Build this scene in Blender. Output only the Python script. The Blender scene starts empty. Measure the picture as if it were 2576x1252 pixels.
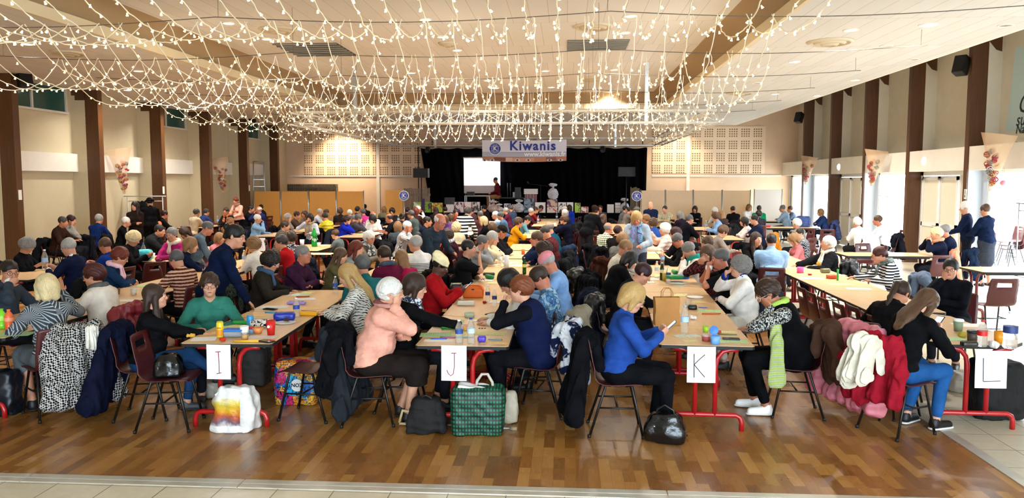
import bpy, math, random
import numpy as np
from mathutils import Matrix, Vector, Euler
R_ = math.radians
rnd = random.Random(7)
SC = bpy.context.scene
COL = SC.collection
# ------------------------------------------------------------------ camera
F, IW, IH, CZ = 1980.0, 2576, 1252, 2.14
VPX, VPY = 1425.0, 457.0
PITCH = math.atan((IH/2-VPY)/F)
YAW = math.atan((VPX-IW/2)/math.hypot(F, IH/2-VPY))
cam_data = bpy.data.cameras.new('camera'); cam = bpy.data.objects.new('camera', cam_data); COL.objects.link(cam)
cam_data.sensor_fit = 'HORIZONTAL'; cam_data.sensor_width = 36.0; cam_data.lens = F/IW*36.0
cam_data.clip_start = 0.05; cam_data.clip_end = 300
cam.location = (0, 0, CZ)
cam.rotation_euler = Euler((math.pi/2-PITCH, 0, YAW), 'XYZ')
SC.camera = cam
# ------------------------------------------------------------------ world and exposure
wd = bpy.data.worlds.new('daylight'); SC.world = wd; wd.use_nodes = True
wn = wd.node_tree.nodes; wl = wd.node_tree.links
bg = wn['Background']; bg.inputs['Color'].default_value = (0.72, 0.86, 1.0, 1); bg.inputs['Strength'].default_value = 7.0
SC.view_settings.view_transform = 'Standard'; SC.view_settings.look = 'None'
SC.view_settings.gamma = 1.0; SC.view_settings.exposure = 1.08
SC.view_settings.use_curve_mapping = False
def light(name, kind, loc, power, color=(1, 1, 1), **kw):
    d = bpy.data.lights.new(name, kind); d.energy = power; d.color = color
    for k, v in kw.items():
        if k != 'rot': setattr(d, k, v)
    o = bpy.data.objects.new(name, d); COL.objects.link(o); o.location = loc
    if 'rot' in kw: o.rotation_euler = kw['rot']
    return o
light('sun', 'SUN', (20, 10, 15), 4.5, (.96, .98, 1), angle=R_(2), rot=(R_(6), R_(42), 0))
# pixel helpers: where a ray of the photograph meets a plane of the hall
_fw = np.array([-math.sin(YAW)*math.cos(PITCH), math.cos(YAW)*math.cos(PITCH), -math.sin(PITCH)])
_rt = np.array([math.cos(YAW), math.sin(YAW), 0.0]); _up = np.cross(_rt, _fw); _C = np.array([0, 0, CZ])
def ray(px, py): return _fw*F + _rt*(px-IW/2) + _up*(IH/2-py)
def atz(px, py, z):
    d = ray(px, py); q = _C + d*((z-CZ)/d[2]); return float(q[0]), float(q[1])
def aty(px, py, y):
    d = ray(px, py); q = _C + d*(y/d[1]); return float(q[0]), float(q[2])
def atx(px, py, x):
    d = ray(px, py); q = _C + d*(x/d[0]); return float(q[1]), float(q[2])
# ------------------------------------------------------------------ materials
MATS = {}
def hexc(h):
    h = h.lstrip('#'); h = h if len(h) == 6 else ''.join(q*2 for q in h); c = [int(h[i:i+2], 16)/255 for i in (0, 2, 4)]
    return tuple(x/12.92 if x <= .04045 else ((x+.055)/1.055)**2.4 for x in c)+(1.0,)
class NT:
    """tiny node builder"""
    def __init__(s, name):
        s.m = bpy.data.materials.new(name); s.m.use_nodes = True
        s.t = s.m.node_tree; s.b = s.t.nodes['Principled BSDF']; s.n = s.t.nodes
    def node(s, typ, **kw):
        n = s.n.new(typ)
        for k, v in kw.items():
            if k.startswith('_'): n.inputs[k[1:].replace('_', ' ')].default_value = v
            else: setattr(n, k, v)
        return n
    def link(s, a, b): s.t.links.new(a, b)
    def setin(s, k, v):
        s.b.inputs[k].default_value = v
    def coord(s, kind='Object', scale=(1, 1, 1), rot=(0, 0, 0)):
        c = s.node('ShaderNodeTexCoord'); mp = s.node('ShaderNodeMapping')
        mp.inputs['Scale'].default_value = scale; mp.inputs['Rotation'].default_value = rot
        s.link(c.outputs[kind], mp.inputs['Vector']); return mp.outputs['Vector']
    def ramp(s, fac, stops, interp='LINEAR'):
        r = s.node('ShaderNodeValToRGB'); cr = r.color_ramp; cr.interpolation = interp
        while len(cr.elements) < len(stops): cr.elements.new(0.5)
        for e, (p, c) in zip(cr.elements, stops): e.position = p; e.color = hexc(c) if isinstance(c, str) else c
        s.link(fac, r.inputs['Fac']); return r.outputs['Color']
    def noise(s, vec, scale, detail=3, rough=.5, dist=0):
        n = s.node('ShaderNodeTexNoise'); n.inputs['Scale'].default_value = scale; n.inputs['Detail'].default_value = detail
        n.inputs['Roughness'].default_value = rough; n.inputs['Distortion'].default_value = dist
        s.link(vec, n.inputs['Vector']); return n.outputs['Fac']
    def wave(s, vec, scale, axis='Z', dist=0, prof='SIN', typ='BANDS'):
        n = s.node('ShaderNodeTexWave'); n.wave_type = typ; n.wave_profile = prof
        if typ == 'BANDS': n.bands_direction = axis
        n.inputs['Scale'].default_value = scale; n.inputs['Distortion'].default_value = dist
        s.link(vec, n.inputs['Vector']); return n.outputs['Fac']
    def bump(s, h, strength=.3, dist=.01):
        b = s.node('ShaderNodeBump'); b.inputs['Strength'].default_value = strength; b.inputs['Distance'].default_value = dist
        s.link(h, b.inputs['Height']); s.link(b.outputs['Normal'], s.b.inputs['Normal'])
    def math(s, op, a, b=None):
        n = s.node('ShaderNodeMath', operation=op)
        for i, v in enumerate((a, b)):
            if v is None: continue
            if isinstance(v, (int, float)): n.inputs[i].default_value = v
            else: s.link(v, n.inputs[i])
        return n.outputs[0]
    def mix(s, f, a, b):
        n = s.node('ShaderNodeMix', data_type='RGBA')
        for sock, v in ((n.inputs[0], f), (n.inputs[6], a), (n.inputs[7], b)):
            if isinstance(v, (int, float)): sock.default_value = v
            elif isinstance(v, str): sock.default_value = hexc(v)
            elif isinstance(v, tuple): sock.default_value = v
            else: s.link(v, sock)
        return n.outputs[2]
    def color(s, c):
        if isinstance(c, str): s.b.inputs['Base Color'].default_value = hexc(c)
        else: s.link(c, s.b.inputs['Base Color'])
        return s
def mat(name, color, rough=.6, metal=0, spec=.4, bump=None, var=0, alpha=None, trans=0, emit=None, estr=1.0, coat=0, ior=None):
    if name in MATS: return MATS[name]
    n = NT(name); b = n.b
    b.inputs['Roughness'].default_value = rough; b.inputs['Metallic'].default_value = metal
    b.inputs['Specular IOR Level'].default_value = spec
    if coat: b.inputs['Coat Weight'].default_value = coat
    if ior: b.inputs['IOR'].default_value = ior
    if var:
        v = n.coord('Object'); f = n.noise(v, 6, 4)
        c = hexc(color); lo = tuple(x*(1-var) for x in c[:3])+(1,); hi = tuple(min(1, x*(1+var)) for x in c[:3])+(1,)
        n.color(n.ramp(f, [(.3, lo), (.7, hi)]))
    else: n.color(color)
    if bump:
        v = n.coord('Object'); n.bump(n.noise(v, bump[0], 3), bump[1], bump[2] if len(bump) > 2 else .01)
    if trans: b.inputs['Transmission Weight'].default_value = trans
    if alpha is not None: b.inputs['Alpha'].default_value = alpha
    if emit:
        b.inputs['Emission Color'].default_value = hexc(emit); b.inputs['Emission Strength'].default_value = estr
    MATS[name] = n.m; return n.m
def noemis(m):
    m.cycles.emission_sampling = 'NONE'; return m
# ------------------------------------------------------------------ object helpers
def tag(o, label=None, cat=None, group=None, kind=None):
    if label: o['label'] = label
    if cat: o['category'] = cat
    if group: o['group'] = group
    if kind: o['kind'] = kind
    return o
def empty(name, loc=(0, 0, 0), rz=0, label=None, cat=None, group=None, parent=None):
    o = bpy.data.objects.new(name, None); COL.objects.link(o); o.empty_display_size = .1
    o.location = loc; o.rotation_euler = (0, 0, rz); o.parent = parent
    return tag(o, label, cat, group)
def link(name, me, parent=None, mats=None, loc=None, rot=None):
    o = bpy.data.objects.new(name, me); COL.objects.link(o)
    if parent is not None: o.parent = parent
    if mats is not None:
        mats = mats if isinstance(mats, (list, tuple)) else [mats]
        if len(me.materials) == 0:
            for m in mats: me.materials.append(m)
        else:
            for i, m in enumerate(mats):
                if i < len(o.material_slots) and me.materials[i] != m:
                    o.material_slots[i].link = 'OBJECT'; o.material_slots[i].material = m
    if loc is not None: o.location = loc
    if rot is not None: o.rotation_euler = rot
    return o
def copy_tree(o, parent=None):
    c = o.copy(); COL.objects.link(c); c.parent = parent
    for ch in list(o.children):
        copy_tree(ch, c)
    return c
class MB:
    """collects boxes, tubes and sheets into one mesh"""
    def __init__(s): s.v = []; s.f = []; s.mi = []; s.sm = []; s.cur = 0
    def add(s, vs, fs, smooth=False):
        b = len(s.v); s.v += [tuple(map(float, p)) for p in vs]
        for f in fs: s.f.append(tuple(i+b for i in f)); s.mi.append(s.cur); s.sm.append(smooth)
        return s
    def box(s, lo, hi, M=None):
        x0, y0, z0 = lo; x1, y1, z1 = hi
        vs = [(x0, y0, z0), (x1, y0, z0), (x1, y1, z0), (x0, y1, z0), (x0, y0, z1), (x1, y0, z1), (x1, y1, z1), (x0, y1, z1)]
        if M is not None: vs = [tuple(M @ Vector(p)) for p in vs]
        return s.add(vs, [(3, 2, 1, 0), (4, 5, 6, 7), (0, 1, 5, 4), (1, 2, 6, 5), (2, 3, 7, 6), (3, 0, 4, 7)])
    def cbox(s, c, d, M=None):
        return s.box([c[i]-d[i]/2 for i in range(3)], [c[i]+d[i]/2 for i in range(3)], M)
    def tube(s, pts, r, n=8, caps=True, smooth=True, closed=False):
        P = [Vector(p) for p in pts]; rr = r if isinstance(r, (list, tuple)) else [r]*len(P)
        N = len(P); vs = []
        up = Vector((0, 0, 1)); a = None
        for i, p in enumerate(P):
            if closed: t = (P[(i+1) % N]-P[i-1])
            else: t = (P[min(i+1, N-1)]-P[max(i-1, 0)])
            t = t.normalized() if t.length > 1e-9 else Vector((0, 0, 1))
            if a is None:
                a = t.cross(up); a = a.normalized() if a.length > 1e-3 else Vector((1, 0, 0))
            a = (a - t*a.dot(t)); a = a.normalized() if a.length > 1e-6 else t.orthogonal().normalized()
            b = t.cross(a)
            for k in range(n):
                th = 2*math.pi*k/n; vs.append(p+(a*math.cos(th)+b*math.sin(th))*rr[i])
        fs = []
        for i in range(N if closed else N-1):
            j = (i+1) % N
            for k in range(n): fs.append((i*n+k, i*n+(k+1) % n, j*n+(k+1) % n, j*n+k))
        if caps and not closed: fs.append(tuple(range(n))[::-1]); fs.append(tuple(range((N-1)*n, N*n)))
        return s.add(vs, fs, smooth)
    def lathe(s, prof, c=(0, 0, 0), n=24, smooth=True, ax=None):
        vs = []; fs = []; m = len(prof)
        for (r, z) in prof:
            for k in range(n):
                th = 2*math.pi*k/n; p = Vector((r*math.cos(th), r*math.sin(th), z))
                if ax is not None: p = ax @ p
                vs.append(p+Vector(c))
        for i in range(m-1):
            for k in range(n): fs.append((i*n+k, i*n+(k+1) % n, (i+1)*n+(k+1) % n, (i+1)*n+k))
        if prof[0][0] > 1e-6 and m > 2: fs.append(tuple(range(n))[::-1])
        if prof[-1][0] > 1e-6 and m > 2: fs.append(tuple(range((m-1)*n, m*n)))
        return s.add(vs, fs, smooth)
    def prism(s, poly, z0, z1):
        n = len(poly); vs = [(x, y, z0) for x, y in poly]+[(x, y, z1) for x, y in poly]
        fs = [tuple(range(n))[::-1], tuple(range(n, 2*n))]+[(i, (i+1) % n, n+(i+1) % n, n+i) for i in range(n)]
        return s.add(vs, fs)
    def sheet(s, grid, smooth=True):
        nr = len(grid); nc = len(grid[0]); vs = [p for row in grid for p in row]
        fs = [(i*nc+j, i*nc+j+1, (i+1)*nc+j+1, (i+1)*nc+j) for i in range(nr-1) for j in range(nc-1)]
        return s.add(vs, fs, smooth)
    def quad(s, a, b, c, d): return s.add([a, b, c, d], [(0, 1, 2, 3)])
    def mesh(s, name):
        me = bpy.data.meshes.new(name); me.from_pydata(s.v, [], s.f)
        me.polygons.foreach_set('material_index', s.mi); me.polygons.foreach_set('use_smooth', s.sm)
        me.update(); return me
    def build(s, name, mats, parent=None, loc=None, rot=None):
        me = s.mesh(name); mats = mats if isinstance(mats, (list, tuple)) else [mats]
        for m in mats: me.materials.append(m)
        o = bpy.data.objects.new(name, me); COL.objects.link(o)
        if parent is not None: o.parent = parent
        if loc is not None: o.location = loc
        if rot is not None: o.rotation_euler = rot
        return o
def struct(o): o['kind'] = 'structure'; return o
def text_mesh(name, body, size, mt, parent=None, extrude=.002, bold=0.0, align='CENTER', spacing=1.0, shear=0.0):
    c = bpy.data.curves.new(name, 'FONT'); c.body = body; c.size = size; c.extrude = extrude; c.offset = bold
    c.align_x = align; c.align_y = 'CENTER'; c.space_character = spacing; c.shear = shear; c.resolution_u = 3
    t = bpy.data.objects.new('t', c); bpy.context.scene.collection.objects.link(t); dg = bpy.context.evaluated_depsgraph_get()
    me = bpy.data.meshes.new_from_object(t.evaluated_get(dg)); bpy.data.objects.remove(t); bpy.data.curves.remove(c); me.materials.clear(); me.materials.append(mt)
    o = bpy.data.objects.new(name, me); COL.objects.link(o); o.parent = parent
    return o
# ------------------------------------------------------------------ implicit surfaces (one continuous skin from blended shapes)
class Field:
    def __init__(s, lo, hi, h):
        s.h = h; s.lo = np.array(lo, float)
        s.n = [int(math.ceil((hi[i]-lo[i])/h))+1 for i in range(3)]
        s.ax = [s.lo[i]+h*np.arange(s.n[i]) for i in range(3)]
        s.D = np.full(s.n, .12, np.float32); s.I = np.zeros(s.n, np.int8)
    def _g(s, lo, hi, pad):
        sl = []; g = []
        for i in range(3):
            a = max(0, int((lo[i]-pad-s.lo[i])/s.h)); b = min(s.n[i], int((hi[i]+pad-s.lo[i])/s.h)+2)
            if b <= a: return None, None
            sl.append(slice(a, b)); g.append(s.ax[i][a:b])
        return tuple(sl), (g[0][:, None, None].astype(np.float32), g[1][None, :, None].astype(np.float32), g[2][None, None, :].astype(np.float32))
    def _put(s, sl, d, k, i, op):
        o = s.D[sl]
        if op == 'add':
            if i is not None:
                I = s.I[sl]; I[d < o] = i
            if k > 0:
                hh = np.maximum(k-np.abs(o-d), 0)/k; s.D[sl] = np.minimum(o, d)-hh*hh*k*.25
            else: s.D[sl] = np.minimum(o, d)
        elif op == 'sub':
            d = -d
            if k > 0:
                hh = np.maximum(k-np.abs(o-d), 0)/k; s.D[sl] = np.maximum(o, d)+hh*hh*k*.25
            else: s.D[sl] = np.maximum(o, d)
    def cap(s, a, b, ra, rb=None, k=.02, i=0, op='add', sq=None):
        rb = ra if rb is None else rb
        a = np.array(a, float); b = np.array(b, float); m = max(ra, rb)
        sl, g = s._g(np.minimum(a, b)-m, np.maximum(a, b)+m, max(k, s.h*2.5))
        if sl is None: return s
        ab = b-a; L = float(ab@ab)+1e-12
        px, py, pz = g[0]-a[0], g[1]-a[1], g[2]-a[2]
        t = np.clip((px*ab[0]+py*ab[1]+pz*ab[2])/L, 0, 1)
        qx, qy, qz = px-t*ab[0], py-t*ab[1], pz-t*ab[2]
        if sq is not None:      # sq = (axis, factor): flatten across that axis
            ax, f = np.array(sq[0], float), sq[1]; ax /= np.linalg.norm(ax)
            dd = (qx*ax[0]+qy*ax[1]+qz*ax[2])*(1/f-1)
            qx, qy, qz = qx+dd*ax[0], qy+dd*ax[1], qz+dd*ax[2]
            d = (np.sqrt(qx*qx+qy*qy+qz*qz)-(ra+(rb-ra)*t))*min(1, (1+f)/2)
        else: d = np.sqrt(qx*qx+qy*qy+qz*qz)-(ra+(rb-ra)*t)
        s._put(sl, d, k, i, op); return s
    def ell(s, c, r, R=None, k=.02, i=0, op='add'):
        c = np.array(c, float); m = max(r)
        sl, g = s._g(c-m, c+m, max(k, s.h*2.5))
        if sl is None: return s
        p = [g[j]-c[j] for j in range(3)]
        if R is not None: p = [p[0]*R[0, j]+p[1]*R[1, j]+p[2]*R[2, j] for j in range(3)]
        k0 = np.sqrt(sum((p[j]/r[j])**2 for j in range(3))); k1 = np.sqrt(sum((p[j]/r[j]**2)**2 for j in range(3)))+1e-6
        s._put(sl, k0*(k0-1)/k1, k, i, op); return s
    def rbox(s, c, hf, R=None, rd=.01, k=.01, i=0, op='add'):
        c = np.array(c, float); m = math.sqrt(sum(x*x for x in hf)) if R is not None else 0
        lo, hi = (c-m, c+m) if R is not None else (c-np.array(hf), c+np.array(hf))
        sl, g = s._g(lo, hi, max(k, s.h*2.5))
        if sl is None: return s
        p = [g[j]-c[j] for j in range(3)]
        if R is not None: p = [p[0]*R[0, j]+p[1]*R[1, j]+p[2]*R[2, j] for j in range(3)]
        q = [np.abs(p[j])-hf[j]+rd for j in range(3)]
        d = np.sqrt(sum(np.maximum(x, 0)**2 for x in q))+np.minimum(np.maximum(np.maximum(q[0], q[1]), q[2]), 0)-rd
        s._put(sl, d, k, i, op); return s
    def wob(s, amp, freq, seed=0, st=(1, 1, 1)):
        r = np.random.RandomState(seed); X, Y, Z = s.ax[0][:, None, None], s.ax[1][None, :, None], s.ax[2][None, None, :]
        w = 0
        for j in range(4):
            k = r.normal(size=3)*freq*(1+.6*j)*np.array(st); ph = r.uniform(0, 6.3)
            w = w+np.sin(k[0]*X+k[1]*Y+k[2]*Z+ph)/(1+.5*j)
        s.D += (amp*.5*w).astype(np.float32); return s
    def mesh(s, name, relax=1):
        D = s.D; D[0] = D[-1] = .1; D[:, 0] = D[:, -1] = .1; D[:, :, 0] = D[:, :, -1] = .1
        ins = D < 0; n = s.n
        c = [(i, j, k) for i in (0, 1) for j in (0, 1) for k in (0, 1)]
        S = np.zeros([x-1 for x in n], np.int8)
        for (i, j, k) in c: S += ins[i:n[0]-1+i, j:n[1]-1+j, k:n[2]-1+k]
        cell = np.argwhere((S > 0) & (S < 8))
        if len(cell) == 0: return bpy.data.meshes.new(name)
        idx = -np.ones(S.shape, np.int32); idx[tuple(cell.T)] = np.arange(len(cell))
        P = np.zeros((len(cell), 3)); cnt = np.zeros(len(cell))
        V = {q: D[cell[:, 0]+q[0], cell[:, 1]+q[1], cell[:, 2]+q[2]].astype(float) for q in c}
        for q in c:
            for axn in range(3):
                if q[axn] == 0:
                    q2 = list(q); q2[axn] = 1; q2 = tuple(q2); a, b = V[q], V[q2]
                    m = (a < 0) != (b < 0); t = np.where(m, a/np.where(m, a-b, 1), 0)
                    pt = np.tile(np.array(q, float), (len(cell), 1)); pt[:, axn] += t
                    P[m] += pt[m]; cnt[m] += 1
        P = (P/cnt[:, None]+cell)*s.h+s.lo
        vid = s.I[cell[:, 0], cell[:, 1], cell[:, 2]]
        quads = []
        for axn in range(3):
            o1, o2 = (axn+1) % 3, (axn+2) % 3
            sa = [slice(None)]*3; sb = [slice(None)]*3; sa[axn] = slice(0, n[axn]-1); sb[axn] = slice(1, n[axn])
            A, B = ins[tuple(sa)], ins[tuple(sb)]; e = np.argwhere(A != B)
            fl = A[tuple(e.T)]
            d1 = np.zeros(3, int); d1[o1] = 1; d2 = np.zeros(3, int); d2[o2] = 1
            q = [idx[tuple((e-d1-d2).T)], idx[tuple((e-d2).T)], idx[tuple(e.T)], idx[tuple((e-d1).T)]]
            q = np.stack(q, 1); q[~fl] = q[~fl][:, ::-1]; quads.append(q)
        Q = np.concatenate(quads)
        for _ in range(relax):
            acc = np.zeros_like(P); cn = np.zeros(len(P))
            for a in range(4):
                b = (a+1) % 4
                for d in range(3): acc[:, d] += np.bincount(Q[:, a], P[Q[:, b], d], len(P))+np.bincount(Q[:, b], P[Q[:, a], d], len(P))
                cn += np.bincount(Q[:, a], minlength=len(P))+np.bincount(Q[:, b], minlength=len(P))
            P = P*.5+.5*acc/np.maximum(cn, 1)[:, None]
        me = bpy.data.meshes.new(name)
        me.vertices.add(len(P)); me.vertices.foreach_set('co', P.astype(np.float32).ravel())
        me.loops.add(4*len(Q)); me.loops.foreach_set('vertex_index', Q.astype(np.int32).ravel())
        me.polygons.add(len(Q)); me.polygons.foreach_set('loop_start', np.arange(0, 4*len(Q), 4, dtype=np.int32))
        me.polygons.foreach_set('material_index', vid[Q[:, 0]].astype(np.int32))
        me.polygons.foreach_set('use_smooth', np.ones(len(Q), bool))
        me.update(calc_edges=True); return me
# ------------------------------------------------------------------ people
def V3(*a): return np.array(a, float)
def nrm(v): return v/(np.linalg.norm(v)+1e-9)
def rotm(yaw=0, pitch=0, roll=0):      # yaw left +, pitch down +, roll to the right +
    return np.array((Matrix.Rotation(R_(yaw), 3, 'Z') @ Matrix.Rotation(R_(-pitch), 3, 'X') @ Matrix.Rotation(R_(roll), 3, 'Y')))
def ik(S, W, pole, l1, l2):
    d = W-S; L = np.linalg.norm(d); L2 = min(L, (l1+l2)*.995)
    if L > L2: W = S+d/L*L2; d = W-S; L = L2
    a = (l1*l1-l2*l2+L*L)/(2*L); h = math.sqrt(max(l1*l1-a*a, 0)); n = d/L
    p = pole-n*(pole@n)
    return S+n*a+nrm(p)*h, W
# arm target: (wrist offset from chest frame or head, finger direction, palm normal, curl, pole)
def u_(L, S=0): return nrm(V3(math.sin(R_(S)), math.sin(R_(L)), math.cos(R_(L))))
SITPOSES = dict(
    T=dict(lean=14, hp=14, L='tab', R='tab'), t=dict(lean=22, hp=34, L='tab', R='tab2'),
    X=dict(lean=16, hp=6, L='crs', R='crs2'), x=dict(lean=6, hp=2, L='crs', R='crs2'),
    C=dict(lean=16, hp=10, L='crs', R='chin'), c=dict(lean=16, hp=10, L='chin', R='crs'),
    B=dict(lean=20, hp=8, L='chin', R='chin'),
    F=dict(lean=8, hp=8, L='tab', R='mouth'), f=dict(lean=12, hp=10, L='mouth', R='mouth'),
    P=dict(lean=8, hp=26, L='phone', R='phone'), L=dict(lean=-4, hp=2, L='lap', R='lap'),
    l=dict(lean=4, hp=8, L='tab', R='lap'), W=dict(lean=6, hp=0, L='tab', R='wave'), R=dict(lean=24, hp=18, L='tab', R='reach'),
    H=dict(lean=30, hp=40, L='tab', R='tab'))
STANDPOSES = dict(S=dict(lean=2, hp=6, L='down', R='down'), A=dict(lean=-1, hp=3, L='cst', R='cst2'),
    G=dict(lean=10, hp=14, L='wst', R='wst'), N=dict(lean=38, hp=10, L='low', R='low'), n=dict(lean=22, hp=24, L='wst', R='low'),
    K=dict(lean=4, hp=12, L='wst', R='wst'))
def arm_target(code, side, sc, hc, hR, stand, ground):
    s = side; z0 = .80
    up, dn = V3(0, 0, 1), V3(0, 0, -1)
    if code == 'tab': return V3(s*.13, .40, z0), nrm(V3(-s*.45, 1, 0)), dn, .35, V3(s*1, -.4, -.7)
    if code == 'tab2': return V3(s*.05, .43, z0+.015), nrm(V3(-s*.8, 1, -.1)), nrm(V3(-s*.3, 0, -1)), .7, V3(s*1, -.4, -.7)
    if code == 'reach': return V3(s*.05, .58, z0+.03), nrm(V3(-s*.2, 1, -.1)), dn, .4, V3(s*1, -.2, -.7)
    if code == 'crs': return V3(-s*.07, .31, z0+.02), nrm(V3(-s*1, .35, 0)), nrm(V3(0, -.4, -1)), .35, V3(s*1, -.1, -.5)
    if code == 'crs2': return V3(-s*.06, .36, z0+.035), nrm(V3(-s*1, .1, 0)), nrm(V3(0, -.4, -1)), .35, V3(s*1, .1, -.5)
    if code == 'chin':
        t = hc+hR@V3(s*.075, .055, -.135); return t, nrm(hR@V3(-s*.25, .1, 1)), nrm(hR@V3(-s*.8, -.7, .2)), .75, V3(s*.8, .7, -1)
    if code == 'mouth':
        t = hc+hR@V3(s*.075, .16, -.105); return t, nrm(hR@V3(-s*.75, .0, .55)), nrm(hR@V3(-s*.3, -1, 0)), 1.0, V3(s*1, .1, -.9)
    if code == 'phone': return V3(s*.10, .36, .90), nrm(V3(-s*.45, .75, .45)), nrm(V3(-s*.9, -.3, .3)), .8, V3(s*.9, -.3, -.9)
    if code == 'wave': return V3(s*.22, .36, 1.12), nrm(V3(0, .25, 1)), nrm(V3(0, 1, -.2)), .2, V3(s*.9, -.1, -1)
    if code == 'lap': return V3(s*.09, .27, .685), nrm(V3(-s*.7, .8, -.1)), dn, .4, V3(s*1, -.6, -.4)
    if code == 'down': return V3(s*.24, .05, .80), nrm(V3(0, .12, -1)), V3(-s, 0, 0), .35, V3(s*.5, -1, 0)
    if code == 'cst': return V3(-s*.05, .20, sc[2]-.25), nrm(V3(-s*1, .1, .15)), nrm(V3(0, -1, -.2)), .3, V3(s*.6, -.3, -1)
    if code == 'cst2': return V3(-s*.05, .245, sc[2]-.23), nrm(V3(-s*1, -.1, .15)), nrm(V3(0, -1, -.2)), .3, V3(s*.6, -.3, -1)
    if code == 'wst': return V3(s*.10, .36+sc[1]*.6, 1.05), nrm(V3(-s*.5, .9, .1)), nrm(V3(-s*.5, -.3, -.6)), .6, V3(s*.8, -.6, -.6)
    if code == 'low': return V3(s*.16, sc[1]+.22, .84), nrm(V3(-s*.2, .5, -.6)), nrm(V3(0, -.3, -1)), .35, V3(s*.8, -.6, .1)
    raise KeyError(code)
def hand(fd, W, f, n, side, curl, fine, k, sz=1.0, idx=0):
    f = nrm(f); n = nrm(n-f*(n@f)); s_ = nrm(np.cross(n, f))*side   # towards the thumb
    if side > 0: s_ = -s_ if False else s_
    fd.cap(W-f*.02, W+f*.07*sz, .024*sz, .036*sz, k=k*2, i=idx, sq=(n, .42))
    tb = W+f*.02*sz+s_*.024*sz; tm = tb+nrm(f*.75+s_*.7+n*.25)*.038*sz; te = tm+nrm(f*.95+s_*.25+n*.3)*.030*sz
    fd.cap(tb, tm, .0115*sz, .010*sz, k=k, i=idx); fd.cap(tm, te, .0098*sz, .008*sz, k=k*.6, i=idx)
    if not fine:
        d = nrm(f*math.cos(curl*.9)+n*math.sin(curl*.9)); b = W+f*.075*sz
        fd.cap(b, b+d*.06*sz, .030*sz, .022*sz, k=k, i=idx, sq=(n, .45)); return
    for q, (o, ln, r) in enumerate([(.027, .068, .0088), (.009, .076, .009), (-.0095, .071, .0088), (-.027, .056, .0078)]):
        p = W+f*(.078-.006*abs(q-1.2))*sz+s_*o*sz; ang = 0
        spread = s_*(o*3.2)
        for j, (fr, cc) in enumerate([(.42, .55), (.33, .75), (.25, .6)]):
            ang += curl*cc*(1+.08*q)
            d = nrm(f*math.cos(ang)+n*math.sin(ang)+spread*.6*math.cos(ang)); e = p+d*ln*fr*sz
            fd.cap(p, e, r*sz*(1-.06*j), r*sz*(.94-.06*j), k=k*.45, i=idx); p = e
def headshape(fd, c, R, sex, fine, seed, skin=0):
    r = np.random.RandomState(seed); jw = r.uniform(.95, 1.06)*(1.04 if sex == 'm' else .98); ns = r.uniform(.9, 1.2)
    P = lambda x, y, z: c+R@V3(x, y, z)
    E = lambda x, y, z, a, b, d, k=.02, i=skin, op='add': fd.ell(P(x, y, z), (a, b, d), R, k, i, op)
    E(0, -.018, .035, .074, .094, .084); E(0, .03, -.03, .059*jw, .062, .085, .03)
    E(0, .052, -.092, .033*jw, .034, .025, .03); E(0, -.005, -.06, .052*jw, .06, .05, .03)
    if not fine:
        fd.cap(P(0, .088, .0), P(0, .108, -.028), .009, .013*ns, k=.012, i=skin)
        for s in (-1, 1): E(s*.077, -.008, -.008, .011, .018, .030, .008)
        E(0, .088, -.058, .022, .01, .008, .006, skin); return
    for s in (-1, 1):
        E(s*.036, .057, -.030, .026, .028, .026, .02)
        E(s*.031, .100, .004, .017, .014, .012, .012, skin, 'sub')
        fd.cap(P(s*.014, .090, .024), P(s*.046, .078, .024), .009, .007, k=.014, i=skin)
        E(s*.076, -.010, -.006, .009, .017, .031, .006); E(s*.081, -.004, -.004, .004, .010, .018, .004, skin, 'sub')
        E(s*.0125*ns, .098, -.030, .0085*ns, .010, .008, .006)
        fd.cap(P(s*.014, .0905, .0072), P(s*.031, .0915, .0088), .0056, .0062, k=.004, i=skin); fd.cap(P(s*.031, .0915, .0088), P(s*.048, .078, .0055), .0062, .0048, k=.004, i=skin); fd.cap(P(s*.016, .0875, -.0078), P(s*.031, .0885, -.0088), .0052, .0052, k=.005, i=skin); fd.cap(P(s*.031, .0885, -.0088), P(s*.046, .078, -.0062), .0052, .0045, k=.005, i=skin)
    fd.cap(P(0, .084, .014), P(0, .106+.004*ns, -.024), .0085, .0115*ns, k=.012, i=skin)
    E(0, .078, -.060, .028, .022, .02, .012)
    fd.cap(P(-.019, .089, -.0555), P(.019, .089, -.0555), .0060, k=.005, i=skin)
    fd.cap(P(-.015, .087, -.066), P(.015, .087, -.066), .0062, k=.006, i=skin)
    E(0, .080, -.088, .018, .018, .014, .014)
GEO = {}
def lodres(lod): return [(.0072, .0105), (.0105, .0135), (.017, .019)][lod]
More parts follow.
